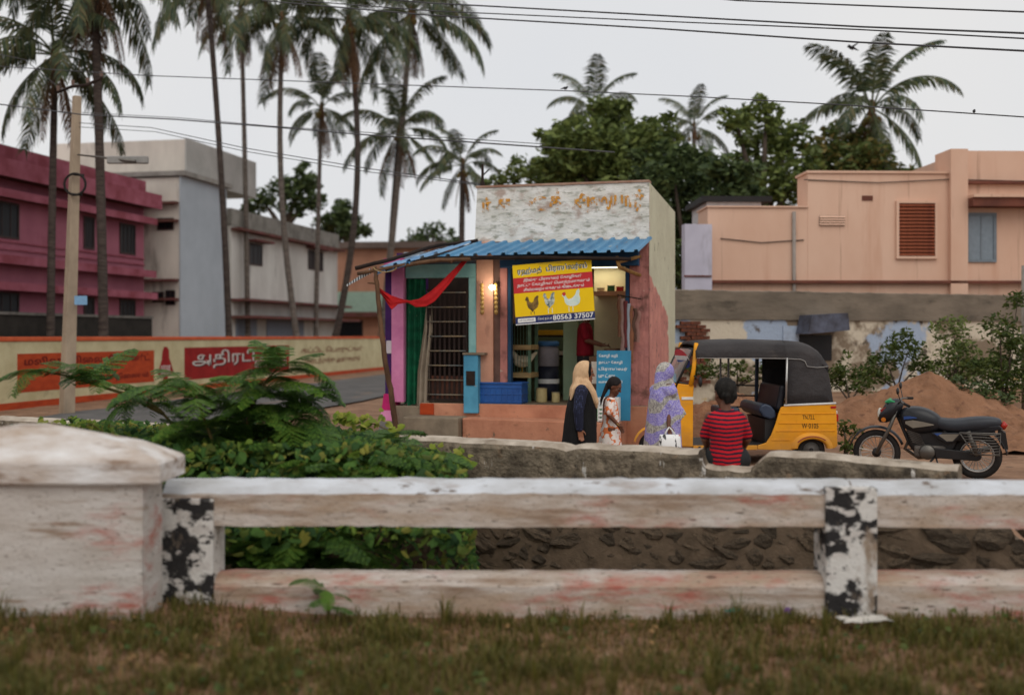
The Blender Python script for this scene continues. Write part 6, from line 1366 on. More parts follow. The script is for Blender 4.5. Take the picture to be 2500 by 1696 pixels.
# butcher behind the counter, head behind the signboard
p_ = SH.w(su(1428, 0.85), 0.85, FL); mb = MB(); std_legs(mb, 1.62, 0.13, 0.09, 0.03)
chain(mb, [(0, 0, 0.9), (0, 0, 1.08), (0, 0, 1.25)], [0.13, 0.125, 0.12]); mb.capsule((0, -0.15, 1.30), (0, 0.15, 1.30), 0.06, 0.06); mb.capsule((0, 0, 1.32), (0.02, 0, 1.42), 0.05, 0.048)
Mb = face_at(mb, (0.03, 0, 1.50), 0, R(20), 1.0)
for s_ in (-1, 1): chain(mb, [(0, s_ * 0.19, 1.29), (0.06, s_ * 0.23, 1.06), (0.30, s_ * 0.18, 0.98)], [0.05, 0.042, 0.03]); hand_at(mb, (0.30, s_ * 0.18, 0.98), (1, 0, -0.1), (0, -s_, 0.3), 0.5)
b1_ = body_obj(mb, m_skind, 'butcher in a maroon shirt working behind the counter, head behind the yellow sign', p_, SH.ang + R(5))
face_bits(Mb, b1_)
m_mar = mat('maroon_shirt_cloth', lin(136, 18, 36), lin(112, 12, 28), 4, .85, .4, 14)
garment('shirt', [(0.80, -0.15, 0.15, 0.185), (0.95, -0.148, 0.15, 0.18), (1.10, -0.14, 0.145, 0.18), (1.24, -0.135, 0.135, 0.195), (1.33, -0.10, 0.10, 0.17), (1.37, -0.06, 0.07, 0.07)], m_mar, b1_, 0.03, 7, 36, 3, 3)
for s_ in (-1, 1):
    mb = MB(); chain(mb, [(0, s_ * 0.17, 1.30), (0.045, s_ * 0.225, 1.12)], [0.07, 0.065]); cloth_mesh(mb, 'sleeve', m_mar, b1_, 0.01)
garment('trousers', [(0.05, -0.14, 0.16, 0.16), (0.45, -0.13, 0.14, 0.165), (0.82, -0.14, 0.14, 0.175)], mat('dark_trousers', (0.02, 0.018, 0.02), (0.03, 0.028, 0.03), 4), b1_, 0.02, 4, 32, 3, 5)
mb = MB(); q = MB(); q.ball((-0.022, 0, 0.042), (0.103, 0.088, 0.094), 20, 14); q.v = [(min(p[0], 0.06 if p[2] > 0.03 else 0.0), p[1], p[2]) for p in q.v]; mb.add([Mb @ Vector(p) for p in q.v], q.f); cloth_mesh(mb, 'hair', m_hair, b1_, 0.008, 2)
# ------------------------------------------------------------------ soil heaps
m_heap = mat('loose_orange_soil', lin(156, 114, 86), lin(130, 94, 70), 2.4, 0.95, 0.8, 16, layers=((lin(104, 72, 56), 5, 0.58, 0.7),), bdist=0.05)
def heap(label, cx, cy, rx, ry, h, seed):
    mb = MB()
    def fn(a, b):
        th = 2 * math.pi * a; r = b; x = cx + rx * r * math.cos(th); y = cy + ry * r * math.sin(th)
        q = max(0.0, 1 - r * (1 + 0.25 * hz(math.cos(th) * 1.5 + seed, math.sin(th) * 1.5))); z = h * (q ** 0.85) * (1 + 0.22 * fbm(x * 1.4 + seed, y * 1.4)) + (0.10 * fbm(x * 4, y * 4, seed) + 0.05 * hz(x * 11, y * 11, seed)) * min(1, q * 5)
        return (x, y, gz(x, y) + z - 0.03)
    mb.grid(fn, 110, 46); tag(mb.build('soil_heap', m_heap, smooth=True), label, 'soil heap', 'heaps of dug soil')
heap('tallest peaked heap of orange-brown soil behind the motorcycle', at(2275, 0, 19.5).x, 19.5, 2.3, 1.6, 1.05, 1.0)
heap('long low heap of soil seen through the auto rickshaw', at(1800, 0, 19.6).x, 19.6, 2.6, 1.1, 0.80, 4.0)
heap('low spread of soil between the motorcycle and the right edge', at(2470, 0, 18.5).x, 18.5, 2.0, 1.3, 0.45, 7.0)
m_rock = mat('grey_brown_rock', lin(104, 92, 80), lin(76, 68, 60), 4, .95, .6, 20)
rng = random.Random(12)
for px, D, s_, lab in ((2490, 12.3, 0.16, 'broken grey concrete lump at the right edge beyond the railing'), (2290, 10.9, 0.07, 'small broken stone at the end of the parapet wall'), (2060, 15.2, 0.08, 'small stone beside the rickshaw rear wheel')):
    p = at(px, 0, D); mb = MB(); mb.ball((0, 0, 0), (s_ * 1.3, s_, s_ * .75), 10, 7, f=lambda q: 1 + 0.35 * hz(q.x * 2 + px, q.y * 2, q.z * 2))
    o = mb.build('broken_stone', m_rock); o.location = (p.x, p.y, gz(p.x, p.y) + s_ * .4); tag(o, lab, 'stone')

# ------------------------------------------------------------------ coconut palms
m_pal = leafmat('palm_leaflets', [lin(34, 46, 34), lin(50, 62, 44), lin(72, 76, 46), lin(44, 56, 42), lin(86, 78, 52)], 0.2, gain=1.75)  # gain pales the leaflets, air haze put into their colour
m_dead = leafmat('dead_palm_leaflets', [lin(84, 62, 46), lin(112, 84, 60), lin(66, 50, 40)], 0.15, 0.8, gain=1)
m_trunk = mat('ringed_palm_bark', lin(122, 112, 104), lin(84, 76, 70), 3, 0.95, 0.5, 9, (1, 1, 6))
m_trunkd = mat('dark_palm_bark', lin(86, 76, 70), lin(58, 50, 46), 3, 0.95, 0.5, 9, (1, 1, 6))
def frond_mesh(name, m, L, lift, droop, hang, seed, nl=50):
    rr = random.Random(seed); mb = MB(); P = []; p = Vector((0, 0, 0)); ns = 22
    for i in range(ns + 1):
        t = i / ns; th = lift - droop * t ** 1.25; P.append(p.copy()); p = p + Vector((math.cos(th), 0.03 * math.sin(t * 3 + seed), math.sin(th))) * (L / ns)
    mb.tube(P, [0.035 * (1 - 0.85 * i / ns) + 0.006 for i in range(ns + 1)], 5)
    for k in range(nl):
        t = 0.16 + 0.84 * (k + rr.random() * 0.6) / nl; x = t * ns; i = min(int(x), ns - 1); b = P[i].lerp(P[i + 1], x - i); tg = (P[i + 1] - P[i]).normalized()
        ll = L * 0.25 * rr.uniform(.7, 1.1) * (math.sin(math.pi * (0.12 + 0.80 * t)) ** 0.7) * rr.uniform(0.85, 1.1)
        for s_ in (-1, 1):
            d = (tg * rr.uniform(0.55, 0.8) + Vector((0, s_ * 0.9, 0)) + Vector((0, 0, -hang * rr.uniform(0.5, 1.0)))).normalized(); d2 = (d + Vector((0, 0, -0.55 - hang * 0.5))).normalized()
            w = 0.036 * L / 3.6 * rr.uniform(0.9, 1.3); sd_ = tg * w; m_ = b + d * ll * 0.55; e = m_ + d2 * ll * 0.5
            mb.add([b - sd_ * 0.5, b + sd_ * 0.5, m_ + sd_, m_ - sd_, e + sd_ * 0.15, e - sd_ * 0.15], [(0, 1, 2, 3), (3, 2, 4, 5)])
    return mb.mesh(name, m, False)
FV = [frond_mesh('frond', m_pal, 3.8, l_, d_, h_, k) for k, (l_, d_, h_) in enumerate(((R(76), R(70), 0.3), (R(48), R(105), 0.6), (R(24), R(105), 0.8), (R(-2), R(80), 1.0), (R(-32), R(52), 1.1)))]
DV = [frond_mesh('dead_frond', m_dead, 3.0, R(-60), R(26), 0.9, 31, 30), frond_mesh('dead_frond', m_dead, 3.0, R(-72), R(14), 0.7, 32, 30)]
q = MB(); q.ball((0, 0, 0), (0.13, 0.13, 0.16), 10, 8); nut_me = q.mesh('coconut', mat('green_coconut', lin(96, 96, 48), lin(120, 92, 50), 4, .6), True)
def palm(label, bx, cx, cy, D, sc_=1.0, n_=20, dead=3, seed=0, dark=False, bend=0.0, r=0.135):
    rr = random.Random(seed); b = at(bx, 0, D); b.z = 0.0; c = at(cx, cy, D)
    o = thing('coconut_palm', label, 'palm tree', b, 0, 'coconut palms'); P = []; Q = []
    for i in range(25):
        t = i / 24; p = Vector((0, 0, 0)).lerp(c - b, t); p.x += bend * math.sin(math.pi * t) + (c.x - b.x) * (t * t - t) * 0.5; P.append(p); Q.append(r * (1.5 - 0.5 * min(1, t * 8) - 0.28 * t) * (1 + 0.05 * (i % 2)))
    MB().tube(P, Q, 10).build('trunk', m_trunkd if dark else m_trunk, o, smooth=True)
    h = c - b
    mb = MB(); mb.capsule(h - Vector((0, 0, 0.5)), h + Vector((0, 0, 0.2)), 0.2 * sc_, 0.12 * sc_); mb.build('crown_shaft', m_dead, o, smooth=True)
    for k in range(n_):
        e = k / n_; v = FV[min(4, int(e * 5 + rr.uniform(-0.3, 0.3)) if e * 5 > 0.3 else 0)]; az_ = k * 2.39996 + rr.uniform(-0.25, 0.25)
        inst('frond', v, o, h + Vector((0.1 * math.cos(az_), 0.1 * math.sin(az_), 0.1 - 0.25 * e)) , (rr.uniform(-0.3, 0.3), rr.uniform(-0.12, 0.12), az_), sc_ * rr.uniform(0.85, 1.1))
    for k in range(dead):
        az_ = rr.uniform(0, 6.28); inst('dead_frond', rr.choice(DV), o, h + Vector((0, 0, -0.3)), (0, rr.uniform(-0.1, 0.1), az_), sc_ * rr.uniform(0.7, 1.0))
    for k in range(5): az_ = rr.uniform(0, 6.28); inst('coconut', nut_me, o, h + Vector((0.25 * math.cos(az_), 0.25 * math.sin(az_), -0.35 - rr.uniform(0, 0.25))), (0, 0, az_), sc_)
    return o
palm('coconut palm with dark trunk and brown skirt just right of the utility pole', 255, 228, -90, 35, 1.0, 18, 12, 1, True, 0, 0.16)
palm('coconut palm whose full crown spreads behind the utility pole top', 122, 135, 130, 36, 0.95, 18, 6, 2, True)
palm('slender coconut palm with crown out of frame in front of the grey house', 563, 503, -60, 44, 0.95, 13, 4, 3, True, 0, 0.135)
palm('coconut palm with crown near the top edge right of the slender palm', 606, 588, 20, 54, 0.85, 13, 5, 4)
palm('coconut palm with a strongly curved pale trunk and drooping crown', 738, 690, 45, 52, 1.0, 16, 9, 5, False, -0.6, 0.15)
palm('coconut palm with long brown skirt and trunk bending left at its foot', 800, 852, 50, 55, 1.1, 17, 14, 6, True, 1.0, 0.17)
palm('tallest coconut palm with wide crown left of the shop parapet', 925, 1005, 30, 63, 1.4, 18, 5, 7, False, 0.3, 0.2)
palm('small coconut palm with low crown between two taller trunks', 770, 785, 262, 60, 0.8, 13, 6, 8)
palm('mid-height coconut palm with thin trunk left of the shop parapet', 940, 975, 318, 63, 1.0, 15, 7, 9, True, 0, .16)
palm('short coconut palm with brown skirt right beside the shop parapet', 1124, 1130, 400, 50, 0.62, 15, 8, 10, True, 0, 0.15)
palm('coconut palm rising behind the broad tree above the parapet', 1450, 1448, 268, 52, 0.7, 15, 1, 11)
palm('coconut palm with upright fronds between the two broad trees', 1690, 1695, 310, 52, 0.6, 13, 0, 12)
palm('coconut palm standing above the peach house at the right', 2150, 2128, 262, 42, 0.86, 17, 4, 13, True)

# ------------------------------------------------------------------ broadleaf trees and shrubs
m_lf = leafmat('olive_leaves', [lin(40, 50, 26), lin(62, 72, 36), lin(84, 92, 48), lin(54, 62, 34)], 0.25, gain=2.5)
m_lfd = leafmat('dark_leaves', [lin(26, 36, 22), lin(44, 54, 30), lin(60, 70, 40)], 0.2, gain=2.7)
m_lfb = leafmat('rusty_leaves', [lin(48, 58, 28), lin(66, 74, 36), lin(96, 82, 44), lin(54, 62, 32), lin(62, 72, 36), lin(48, 56, 30)], 0.25, gain=2.1)
m_lfg = leafmat('fresh_green_leaves', [lin(46, 62, 28), lin(68, 84, 38), lin(90, 100, 48), lin(54, 66, 34)], 0.3, gain=1.1)
m_bark = mat('grey_bark', lin(92, 80, 70), lin(66, 56, 48), 4, .95, .6, 16)
def leaf_cloud(mb, c, r, n_, size, rr, flat=0.75):
    for _ in range(n_):
        v = Vector((rr.gauss(0, 1), rr.gauss(0, 1), rr.gauss(0, 1))).normalized() * r * (rr.random() ** 0.45); v.z *= flat
        k = 1 + 0.35 * hz(v.x * 2 / r + c.x, v.y * 2 / r, v.z * 2 / r + c.z); p = c + v * k
        a = Vector((rr.uniform(-1, 1), rr.uniform(-1, 1), rr.uniform(-0.6, 0.6))).normalized(); b = a.cross(Vector((rr.uniform(-1, 1), rr.uniform(-1, 1), rr.uniform(-1, 1)))).normalized(); s_ = size * rr.uniform(0.6, 1.25)
        mb.add([p - a * s_, p + b * s_ * 0.42, p + a * s_, p - b * s_ * 0.42], [(0, 1, 2, 3)])
def tree(name, label, bx, D, clumps, m, size, dens, seed, base_z=None, cat='tree', group=None, spread=1.6):
    rr = random.Random(seed); b = at(bx, 0, D); b.z = gz(b.x, b.y) if base_z is None and D < 60 else (base_z or 0.0)
    o = thing(name, label, cat, b, 0, group); mb = MB(); lim = MB(); C = []
    for (px, py, rp) in clumps:
        r = rp / F * D; c = at(px, py, D + rr.uniform(-spread, spread)) - b; C.append((c, r)); leaf_cloud(mb, c, r, int(dens * r * r), size, rr)
        for k in range(3): leaf_cloud(mb, c + Vector((rr.gauss(0, 1), rr.gauss(0, .6), rr.gauss(0, .8))).normalized() * r * rr.uniform(0.85, 1.25), r * 0.42, int(dens * r * r * 0.16), size, rr)
    top = sum((c.z for c, r in C)) / len(C); fork = Vector((0, 0, max(0.15, min(c.z - r for c, r in C) * 0.9)))
    tr_ = max(0.03, 0.03 * top)
    lim.tube([(0, 0, 0), fork * 0.5 + Vector((0.04 * top * hz(seed), 0, 0)), fork], [tr_ * 1.5, tr_ * 1.1, tr_], 8); lim.build('trunk', m_bark, o, smooth=True)
    for c, r in C: MB().tube([fork, fork.lerp(c, 0.5) + Vector((0, 0, 0.15 * r)), c], [tr_ * 0.7, tr_ * 0.45, tr_ * 0.15], 6).build('limb', m_bark, o, smooth=True)
    mb.build('crown', m, o, fix=False); return o
G1 = 'broad trees behind the shop and peach house'
tree('broad_tree', 'broad olive green tree rising behind the shop parapet', 1500, 42, [(1420, 330, 70), (1490, 300, 65), (1560, 350, 75), (1450, 410, 90), (1550, 440, 95), (1640, 420, 75), (1620, 340, 50), (1380, 430, 60), (1350, 350, 40), (1500, 370, 80), (1400, 380, 60)], m_lf, 0.17, 700, 1, 0, group=G1)
tree('broad_tree', 'dark dense tree close behind the right side of the shop', 1690, 36, [(1640, 480, 85), (1720, 470, 85), (1660, 560, 70), (1780, 490, 70), (1590, 440, 60), (1800, 440, 55), (1700, 400, 60), (1640, 400, 55), (1760, 410, 50), (1650, 620, 45), (1655, 690, 45), (1690, 650, 40)], m_lfd, 0.16, 650, 2, 0, group=G1)
tree('broad_tree', 'airy tree with gaps of sky behind the low peach block', 1860, 40, [(1800, 300, 45), (1870, 275, 45), (1850, 345, 55), (1930, 330, 55), (1900, 400, 60), (1810, 390, 45), (1965, 420, 50), (1830, 455, 60), (1930, 470, 55)], m_lf, 0.16, 520, 3, 0, group=G1)
tree('broad_tree', 'olive tree with a few rusty leaves below the right-hand palm', 2060, 41, [(2010, 370, 55), (2080, 340, 50), (2060, 410, 70), (2130, 380, 55), (2000, 430, 55), (2170, 420, 40), (2120, 440, 50), (2200, 470, 45), (2230, 440, 30)], m_lfb, 0.16, 620, 4, 0, group=G1)
tree('broad_tree', 'thin dark tree just above the left end of the parapet', 1280, 44, [(1300, 415, 45), (1250, 430, 38), (1350, 390, 45), (1390, 350, 36), (1330, 440, 45), (1210, 440, 24)], m_lf, 0.15, 400, 5, 0, group=G1)
G2 = 'far trees above the white house'
tree('far_tree', 'small far tree above the white house roof', 690, 80, [(640, 490, 40), (700, 460, 45), (760, 490, 40), (745, 440, 32)], m_lfd, 0.25, 300, 6, 0, group=G2)
tree('far_tree', 'dark far tree right of the white house', 850, 85, [(830, 530, 35), (800, 550, 40), (860, 560, 35), (835, 500, 22)], m_lfd, 0.25, 300, 7, 0, group=G2)
tree('far_tree', 'thin far tree seen left of the shop awning', 1050, 80, [(1060, 560, 32), (1020, 580, 32), (1100, 590, 30)], m_lfd, 0.22, 200, 8, 0, group=G2)
G3 = 'shrubs on the dirt by the compound wall'
for k, (lab, bx, D, cl, m) in enumerate((
    ('tall shrub against the compound wall right of the ruined plaster', 2330, 22.0, [(2330, 800, 45), (2340, 860, 60), (2310, 900, 55), (2390, 900, 60)], m_lf),
    ('wide shrub by the concrete post at the right', 2450, 20.5, [(2440, 800, 50), (2475, 850, 60), (2430, 910, 60), (2480, 940, 55), (2485, 730, 32)], m_lfg),
    ('low shrub between the soil heap and the wall', 2190, 22.0, [(2160, 880, 50), (2220, 850, 45), (2120, 910, 40), (2250, 890, 35)], m_lfg),
    ('low weeds right behind the rickshaw', 2075, 20.5, [(2060, 910, 40), (2110, 940, 35), (2030, 930, 30)], m_lfg),
    ('low weeds seen through the rickshaw', 1800, 22.0, [(1740, 905, 30), (1800, 900, 30), (1860, 905, 30), (1700, 905, 25), (1900, 910, 25)], m_lfg),
    ('dark low shrub on the slope behind the motorcycle seat', 2390, 19.5, [(2370, 960, 45), (2420, 980, 45), (2330, 950, 30)], m_lfd),
    ('small green weeds beside the rickshaw rear bumper', 2065, 16.8, [(2060, 1040, 22), (2085, 1055, 20), (2075, 1090, 26)], m_lfg))):
    tree('shrub', lab, bx, D, cl, m, 0.055, 2100, 20 + k, None, 'shrub', G3, 0.3)

# ------------------------------------------------------------------ feathery shrub and creepers in the ditch
m_fea = leafmat('feathery_leaflets', [lin(36, 58, 24), lin(52, 80, 32), lin(74, 100, 40), lin(42, 64, 30)], 0.3, gain=1.6)
m_feab = leafmat('young_feathery_leaflets', [lin(60, 92, 34), lin(86, 120, 46), lin(108, 132, 52)], 0.35, gain=1.2)
m_stem = mat('olive_stem', lin(108, 96, 50), lin(84, 72, 40), 6, .8)
def feather(name, m, L, droop, seed, np_=13):
    rr = random.Random(seed); mb = MB(); P = []; p = Vector((0, 0, 0)); ns = 14
    for i in range(ns + 1):
        th = R(18) - droop * (i / ns) ** 1.4; P.append(p.copy()); p = p + Vector((math.cos(th), 0, math.sin(th))) * L / ns
    mb.tube(P, [0.006 * (1 - .7 * i / ns) for i in range(ns + 1)], 4)
    for k in range(np_):                              # side branches, each carrying leaflets on both sides
        t = 0.12 + 0.86 * k / (np_ - 1); x = t * ns; i = min(int(x), ns - 1); b = P[i].lerp(P[i + 1], x - i); tg = (P[i + 1] - P[i]).normalized(); nl = L * 0.30 * math.sin(math.pi * (0.2 + 0.72 * t)) ** .8
        for s_ in (-1, 1):
            d = (tg * 0.55 + Vector((0, s_ * 0.85, -0.22 + rr.uniform(-.12, .12)))).normalized(); q = d.cross(Vector((0, 0, 1))).normalized(); M_ = max(5, int(nl / 0.019))
            for j in range(M_):
                f_ = (j + 0.6) / M_; c = b + d * nl * f_ + Vector((0, 0, -0.10 * nl * f_ * f_)); ll = 0.042 * (1 - 0.4 * f_) * rr.uniform(.85, 1.2); w_ = 0.0115
                for e in (-1, 1):
                    t_ = c + (q * e * 0.9 + d * 0.45).normalized() * ll; mb.add([c - d * w_ * .5, c + d * w_ * .5, (c + t_) * .5 + d * w_, t_, (c + t_) * .5 - d * w_], [(0, 1, 2, 3, 4)])
    return mb.mesh(name, m, False)
FE = [feather('leaf', m_fea, 0.62, R(60), 1), feather('leaf', m_fea, 0.75, R(85), 2), feather('leaf', m_fea, 0.55, R(35), 3), feather('leaf', m_feab, 0.60, R(70), 4)]
def feathery(label, stems, D, seed, nf=3, keep=0.35, lsc=1.0):
    rr = random.Random(seed); b = at(stems[0][0][0], 0, D); b.z = -1.2
    o = thing('feathery_shrub', label, 'shrub', b, 0, 'feathery shrubs behind the railing')
    for st_ in stems:
        P = [at(px, py, D + dd) - b for px, py, dd in st_]; Q = []
        for i in range(len(P) - 1):
            for k in range(5): Q.append(P[i].lerp(P[i + 1], k / 5))
        Q.append(P[-1]); MB().tube(Q, [0.020 - 0.014 * i / (len(Q) - 1) for i in range(len(Q))], 6).build('stem', m_stem, o, smooth=True)
        n0 = int(len(Q) * keep); az_ = rr.uniform(0, 6)
        for i in range(n0, len(Q)):
            for k in range(nf if i < len(Q) - 1 else nf + 1):
                az_ += 2.4 + rr.uniform(-.4, .4); inst('leaf', rr.choice(FE), o, Q[i], (rr.uniform(-.2, .2), R(rr.uniform(-28, 22)), az_), rr.uniform(0.62, 1.08) * lsc)
    return o
feathery('large feathery shrub in the ditch with fronds reaching up over the road', [[(585, 1230, 0), (590, 1100, .1), (610, 1000, .1), (650, 930, .0), (690, 885, 0)], [(570, 1230, 0), (520, 1080, -.1), (490, 1000, -.1), (470, 940, 0)], [(600, 1230, 0), (660, 1090, .2), (720, 1020, .2), (735, 985, .2)]], 9.9, 1, 2, 0.4)
feathery('feathery branch reaching left in front of the painted wall', [[(560, 1240, 0), (470, 1090, 0), (390, 1000, 0), (330, 960, .1), (260, 935, .1)], [(400, 1010, 0), (300, 960, 0), (190, 925, .1), (110, 905, .1)]], 10.4, 5, 1, 0.45)
feathery('low feathery shrub showing between the two rails', [[(640, 1500, 0), (650, 1400, -.1), (690, 1340, -.2), (760, 1320, -.3)], [(640, 1500, 0), (610, 1390, -.1), (600, 1340, -.2)], [(640, 1500, 0), (760, 1400, -.1), (850, 1350, -.1)]], 9.3, 9, 3, 0.3)
feathery('feathery shrub lying along the parapet wall left of its clear stretch', [[(820, 1200, 0), (840, 1140, .1), (880, 1110, .1), (920, 1105, .2)], [(820, 1200, 0), (760, 1120, 0), (700, 1080, 0)], [(700, 1210, -.3), (640, 1130, -.3), (560, 1090, -.3), (480, 1070, -.2)], [(900, 1230, -.4), (940, 1180, -.4), (980, 1165, -.3)], [(640, 1210, -.5), (700, 1150, -.5), (800, 1120, -.4)], [(500, 1230, -.5), (520, 1160, -.6), (600, 1150, -.6)], [(900, 1240, -.7), (880, 1170, -.8), (800, 1160, -.8)], [(830, 1210, 0), (910, 1170, 0), (980, 1150, .1)]], 10.3, 13, 4, 0.25)
feathery('small feathery sprout growing in front of the lower rail', [[(800, 1530, 0), (803, 1490, 0), (797, 1440, 0)]], 7.8, 17, 1, 0.6, 0.4)
bpy.data.objects['feathery_shrub.004'].location.z += 0.0

def heart(mb, p, n_, up, s_, rr, asp=1.0):
    a = n_.cross(up).normalized(); b = a.cross(n_).normalized()
    pts = [(0, -0.9), (0.45, -0.45), (0.62, 0.1), (0.42, 0.52), (0.15, 0.5), (0, 0.34), (-0.15, 0.5), (-0.42, 0.52), (-0.62, 0.1), (-0.45, -0.45)]
    mb.add([p + (a * x * asp + b * y) * s_ + n_ * (-0.25 * abs(x) * s_) for x, y in pts], [(0, 1, 2, 3, 4, 5), (0, 5, 6, 7, 8, 9)])
tops = [(-300, 1050), (60, 1048), (250, 1030), (420, 1050), (520, 1030), (700, 1040), (850, 1056), (930, 1066), (985, 1098), (1080, 1116), (1130, 1145), (1145, 1220), (1160, 1400), (1330, 1440), (2600, 1480)]
def top_y(px):
    for (a, b), (c, d) in zip(tops, tops[1:]):
        if px <= c: return b + (d - b) * (px - a) / (c - a)
    return 1480
m_crp = leafmat('creeper_leaves', [lin(26, 48, 24), lin(44, 70, 30), lin(64, 92, 38), lin(30, 52, 30), lin(92, 112, 42), lin(58, 66, 28), lin(114, 112, 48)], 0.3, 0.7, gain=1.7)
rr = random.Random(3); mb = MB()
for _ in range(22000):
    x = rr.uniform(-5.2, 0.2) if rr.random() < .95 else rr.uniform(0.2, 4.0); yw = 10.5 - (x - 1.7) * 0.5105 - 0.10; y = rr.uniform(8.7, yw)
    px = CX + x / y * F; zt = CH - (top_y(px) + 46 * fbm(x * 1.6, y * 1.6) - HY) * y / F - 0.0; zt = min(zt, 0.9) - 0.22 * smooth(9.6, 8.7, y); zt -= 0.35 * (1 - smooth(8.7, 9.5, y))
    z = zt - abs(rr.gauss(0, 0.10)) if rr.random() < .8 else rr.uniform(-1.3, zt)
    if z < -1.35: continue
    nn = Vector((rr.gauss(0, .5), rr.gauss(-.5, .5), rr.uniform(.25, 1))).normalized(); heart(mb, Vector((x, y, z)), nn, Vector((rr.uniform(-1, 1), rr.uniform(-1, 1), .5)), 0.022 + 0.075 * rr.random() ** 1.8, rr, rr.uniform(.35, 1.0))
tag(mb.build('creeper_mass', m_crp, fix=False), 'dark green creepers filling the ditch behind the railing', 'creepers', kind='stuff')
m_yel2 = leafmat('yellow_green_leaves', [lin(104, 132, 40), lin(140, 156, 56), lin(160, 160, 70), lin(86, 120, 40)], 0.4)
def vine(label, spots, D, n_, smin, smax, seed):
    rr = random.Random(seed); b = at(spots[0][0], spots[0][1], D); o = thing('vine_sprig', label, 'vine', b, 0, 'bright vine sprigs on the creepers'); mb = MB()
    MB().tube([at(px, py, D) - b for px, py, rp in spots], 0.006, 5).build('stem', m_stem, o)
    for (px, py, rp) in spots:
        c = at(px, py, D) - b
        for _ in range(n_):
            p = c + Vector((rr.gauss(0, 1), rr.gauss(0, .6), rr.gauss(0, .7))) * rp / F * D * .6; heart(mb, p, Vector((rr.gauss(0, .5), rr.gauss(-.7, .4), rr.uniform(.3, 1))).normalized(), Vector((rr.uniform(-1, 1), rr.uniform(-1, 1), .5)), rr.uniform(smin, smax), rr)
    mb.build('foliage', m_yel2, o, fix=False)
vine('yellow-green vine sprig climbing beside the pink pillar foot', [(835, 1020, 18), (870, 1030, 30), (915, 1035, 30), (960, 1055, 26)], 11.6, 22, .04, .07, 1)
vine('bright vine sprig above the white pillar cap at the left', [(110, 1030, 22), (190, 1045, 26), (225, 1035, 24), (260, 1065, 22), (315, 1070, 18)], 11.0, 10, .035, .065, 2)
vine('small yellow vine leaves amid the dark creepers', [(720, 1090, 12), (745, 1098, 14), (690, 1110, 10)], 9.9, 5, .03, .05, 3)
vine('green vine sprig ending the creepers on the parapet wall', [(1060, 1100, 26), (1110, 1110, 26), (1130, 1130, 24)], 11.1, 14, .04, .07, 4)

# ------------------------------------------------------------------ grass bank in front
def blades(name, label, m, n_, seed, green, lmin, lmax):
    rr = random.Random(seed); mb = MB(); k = 0
    while k < n_:
        y = 4.6 + 4.2 * rr.random() ** 0.9; x = rr.uniform(-0.52, 0.52) * y * 1.0; g_ = fbm(x * 0.8 + 3, y * 1.3) + 0.6 * fbm(x * 3.1, y * 3.1, 5)
        if rr.random() > 0.22 + 2.4 * abs(fbm(x * 1.7 + 20, y * 2.3)): continue
        if (g_ > 0.02) != green and rr.random() < 0.8: continue
        if 7.95 < y < 8.3 and x > -2.4 and rr.random() < .85: continue
        k += 1; L = rr.uniform(lmin, lmax) * (0.75 + 0.8 * max(0, g_)); a = rr.uniform(0, 6.28); d = Vector((math.cos(a), math.sin(a), 0)); ln = rr.uniform(.2, .8); b = Vector((x, y, gz(x, y) - .01)); s_ = Vector((-d.y, d.x, 0)) * rr.uniform(.0025, .006)
        m_ = b + Vector((0, 0, L * .6)) + d * L * .25 * ln; e = m_ + Vector((0, 0, L * .3 * (1 - ln * .7))) + d * L * .55 * ln
        mb.add([b - s_, b + s_, m_ + s_ * .8, m_ - s_ * .8, e], [(0, 1, 2, 3), (3, 2, 4)])
    return tag(mb.build(name, m, fix=False), label, 'grass', kind='stuff')
m_gg = leafmat('green_grass_blades', [lin(66, 70, 30), lin(92, 92, 40), lin(112, 106, 50), lin(76, 76, 38), lin(126, 108, 64), lin(84, 88, 38)], 0.3, gain=1)
m_gd = leafmat('dry_grass_blades', [lin(112, 88, 58), lin(134, 106, 70), lin(90, 72, 46), lin(84, 82, 42), lin(148, 124, 84)], 0.25, gain=1.15)
blades('green_grass', 'green grass on the bank in front of the railing', m_gg, 40000, 1, True, .05, .19)
blades('dry_grass', 'dry brown grass on the bank in front of the railing', m_gd, 34000, 2, False, .03, .12)
bw_mesh = MB(); rr = random.Random(8)
for _ in range(1500):
    y = rr.uniform(5.0, 7.9); x = rr.uniform(-.5, .5) * y
    if fbm(x * 1.1 + 9, y * 1.4) < 0.08: continue
    s_ = rr.uniform(.012, .04); heart(bw_mesh, Vector((x, y, gz(x, y) + rr.uniform(.01, .10))), Vector((rr.gauss(0, .4), rr.gauss(-.2, .4), 1)).normalized(), Vector((rr.uniform(-1, 1), rr.uniform(-1, 1), .1)), s_, rr)
tag(bw_mesh.build('weed_leaves', m_lfg, fix=False), 'small broad weed leaves among the bank grass', 'weeds', kind='stuff')
lm = MB(); rr = random.Random(18)
for _ in range(900):
    y = rr.uniform(5.0, 7.9); x = rr.uniform(-.5, .5) * y; heart(lm, Vector((x, y, gz(x, y) + rr.uniform(.01, .06))), Vector((rr.gauss(0, .5), rr.gauss(-.2, .5), 1)).normalized(), Vector((rr.uniform(-1, 1), rr.uniform(-1, 1), .1)), rr.uniform(.012, .035), rr)
tag(lm.build('leaf_litter', leafmat('dry_fallen_leaves', [lin(120, 88, 56), lin(96, 70, 46), lin(150, 118, 78), lin(80, 62, 44)], .15, .8), fix=False), 'dry fallen leaves scattered among the bank grass', 'leaf litter', kind='stuff')
tf = MB()
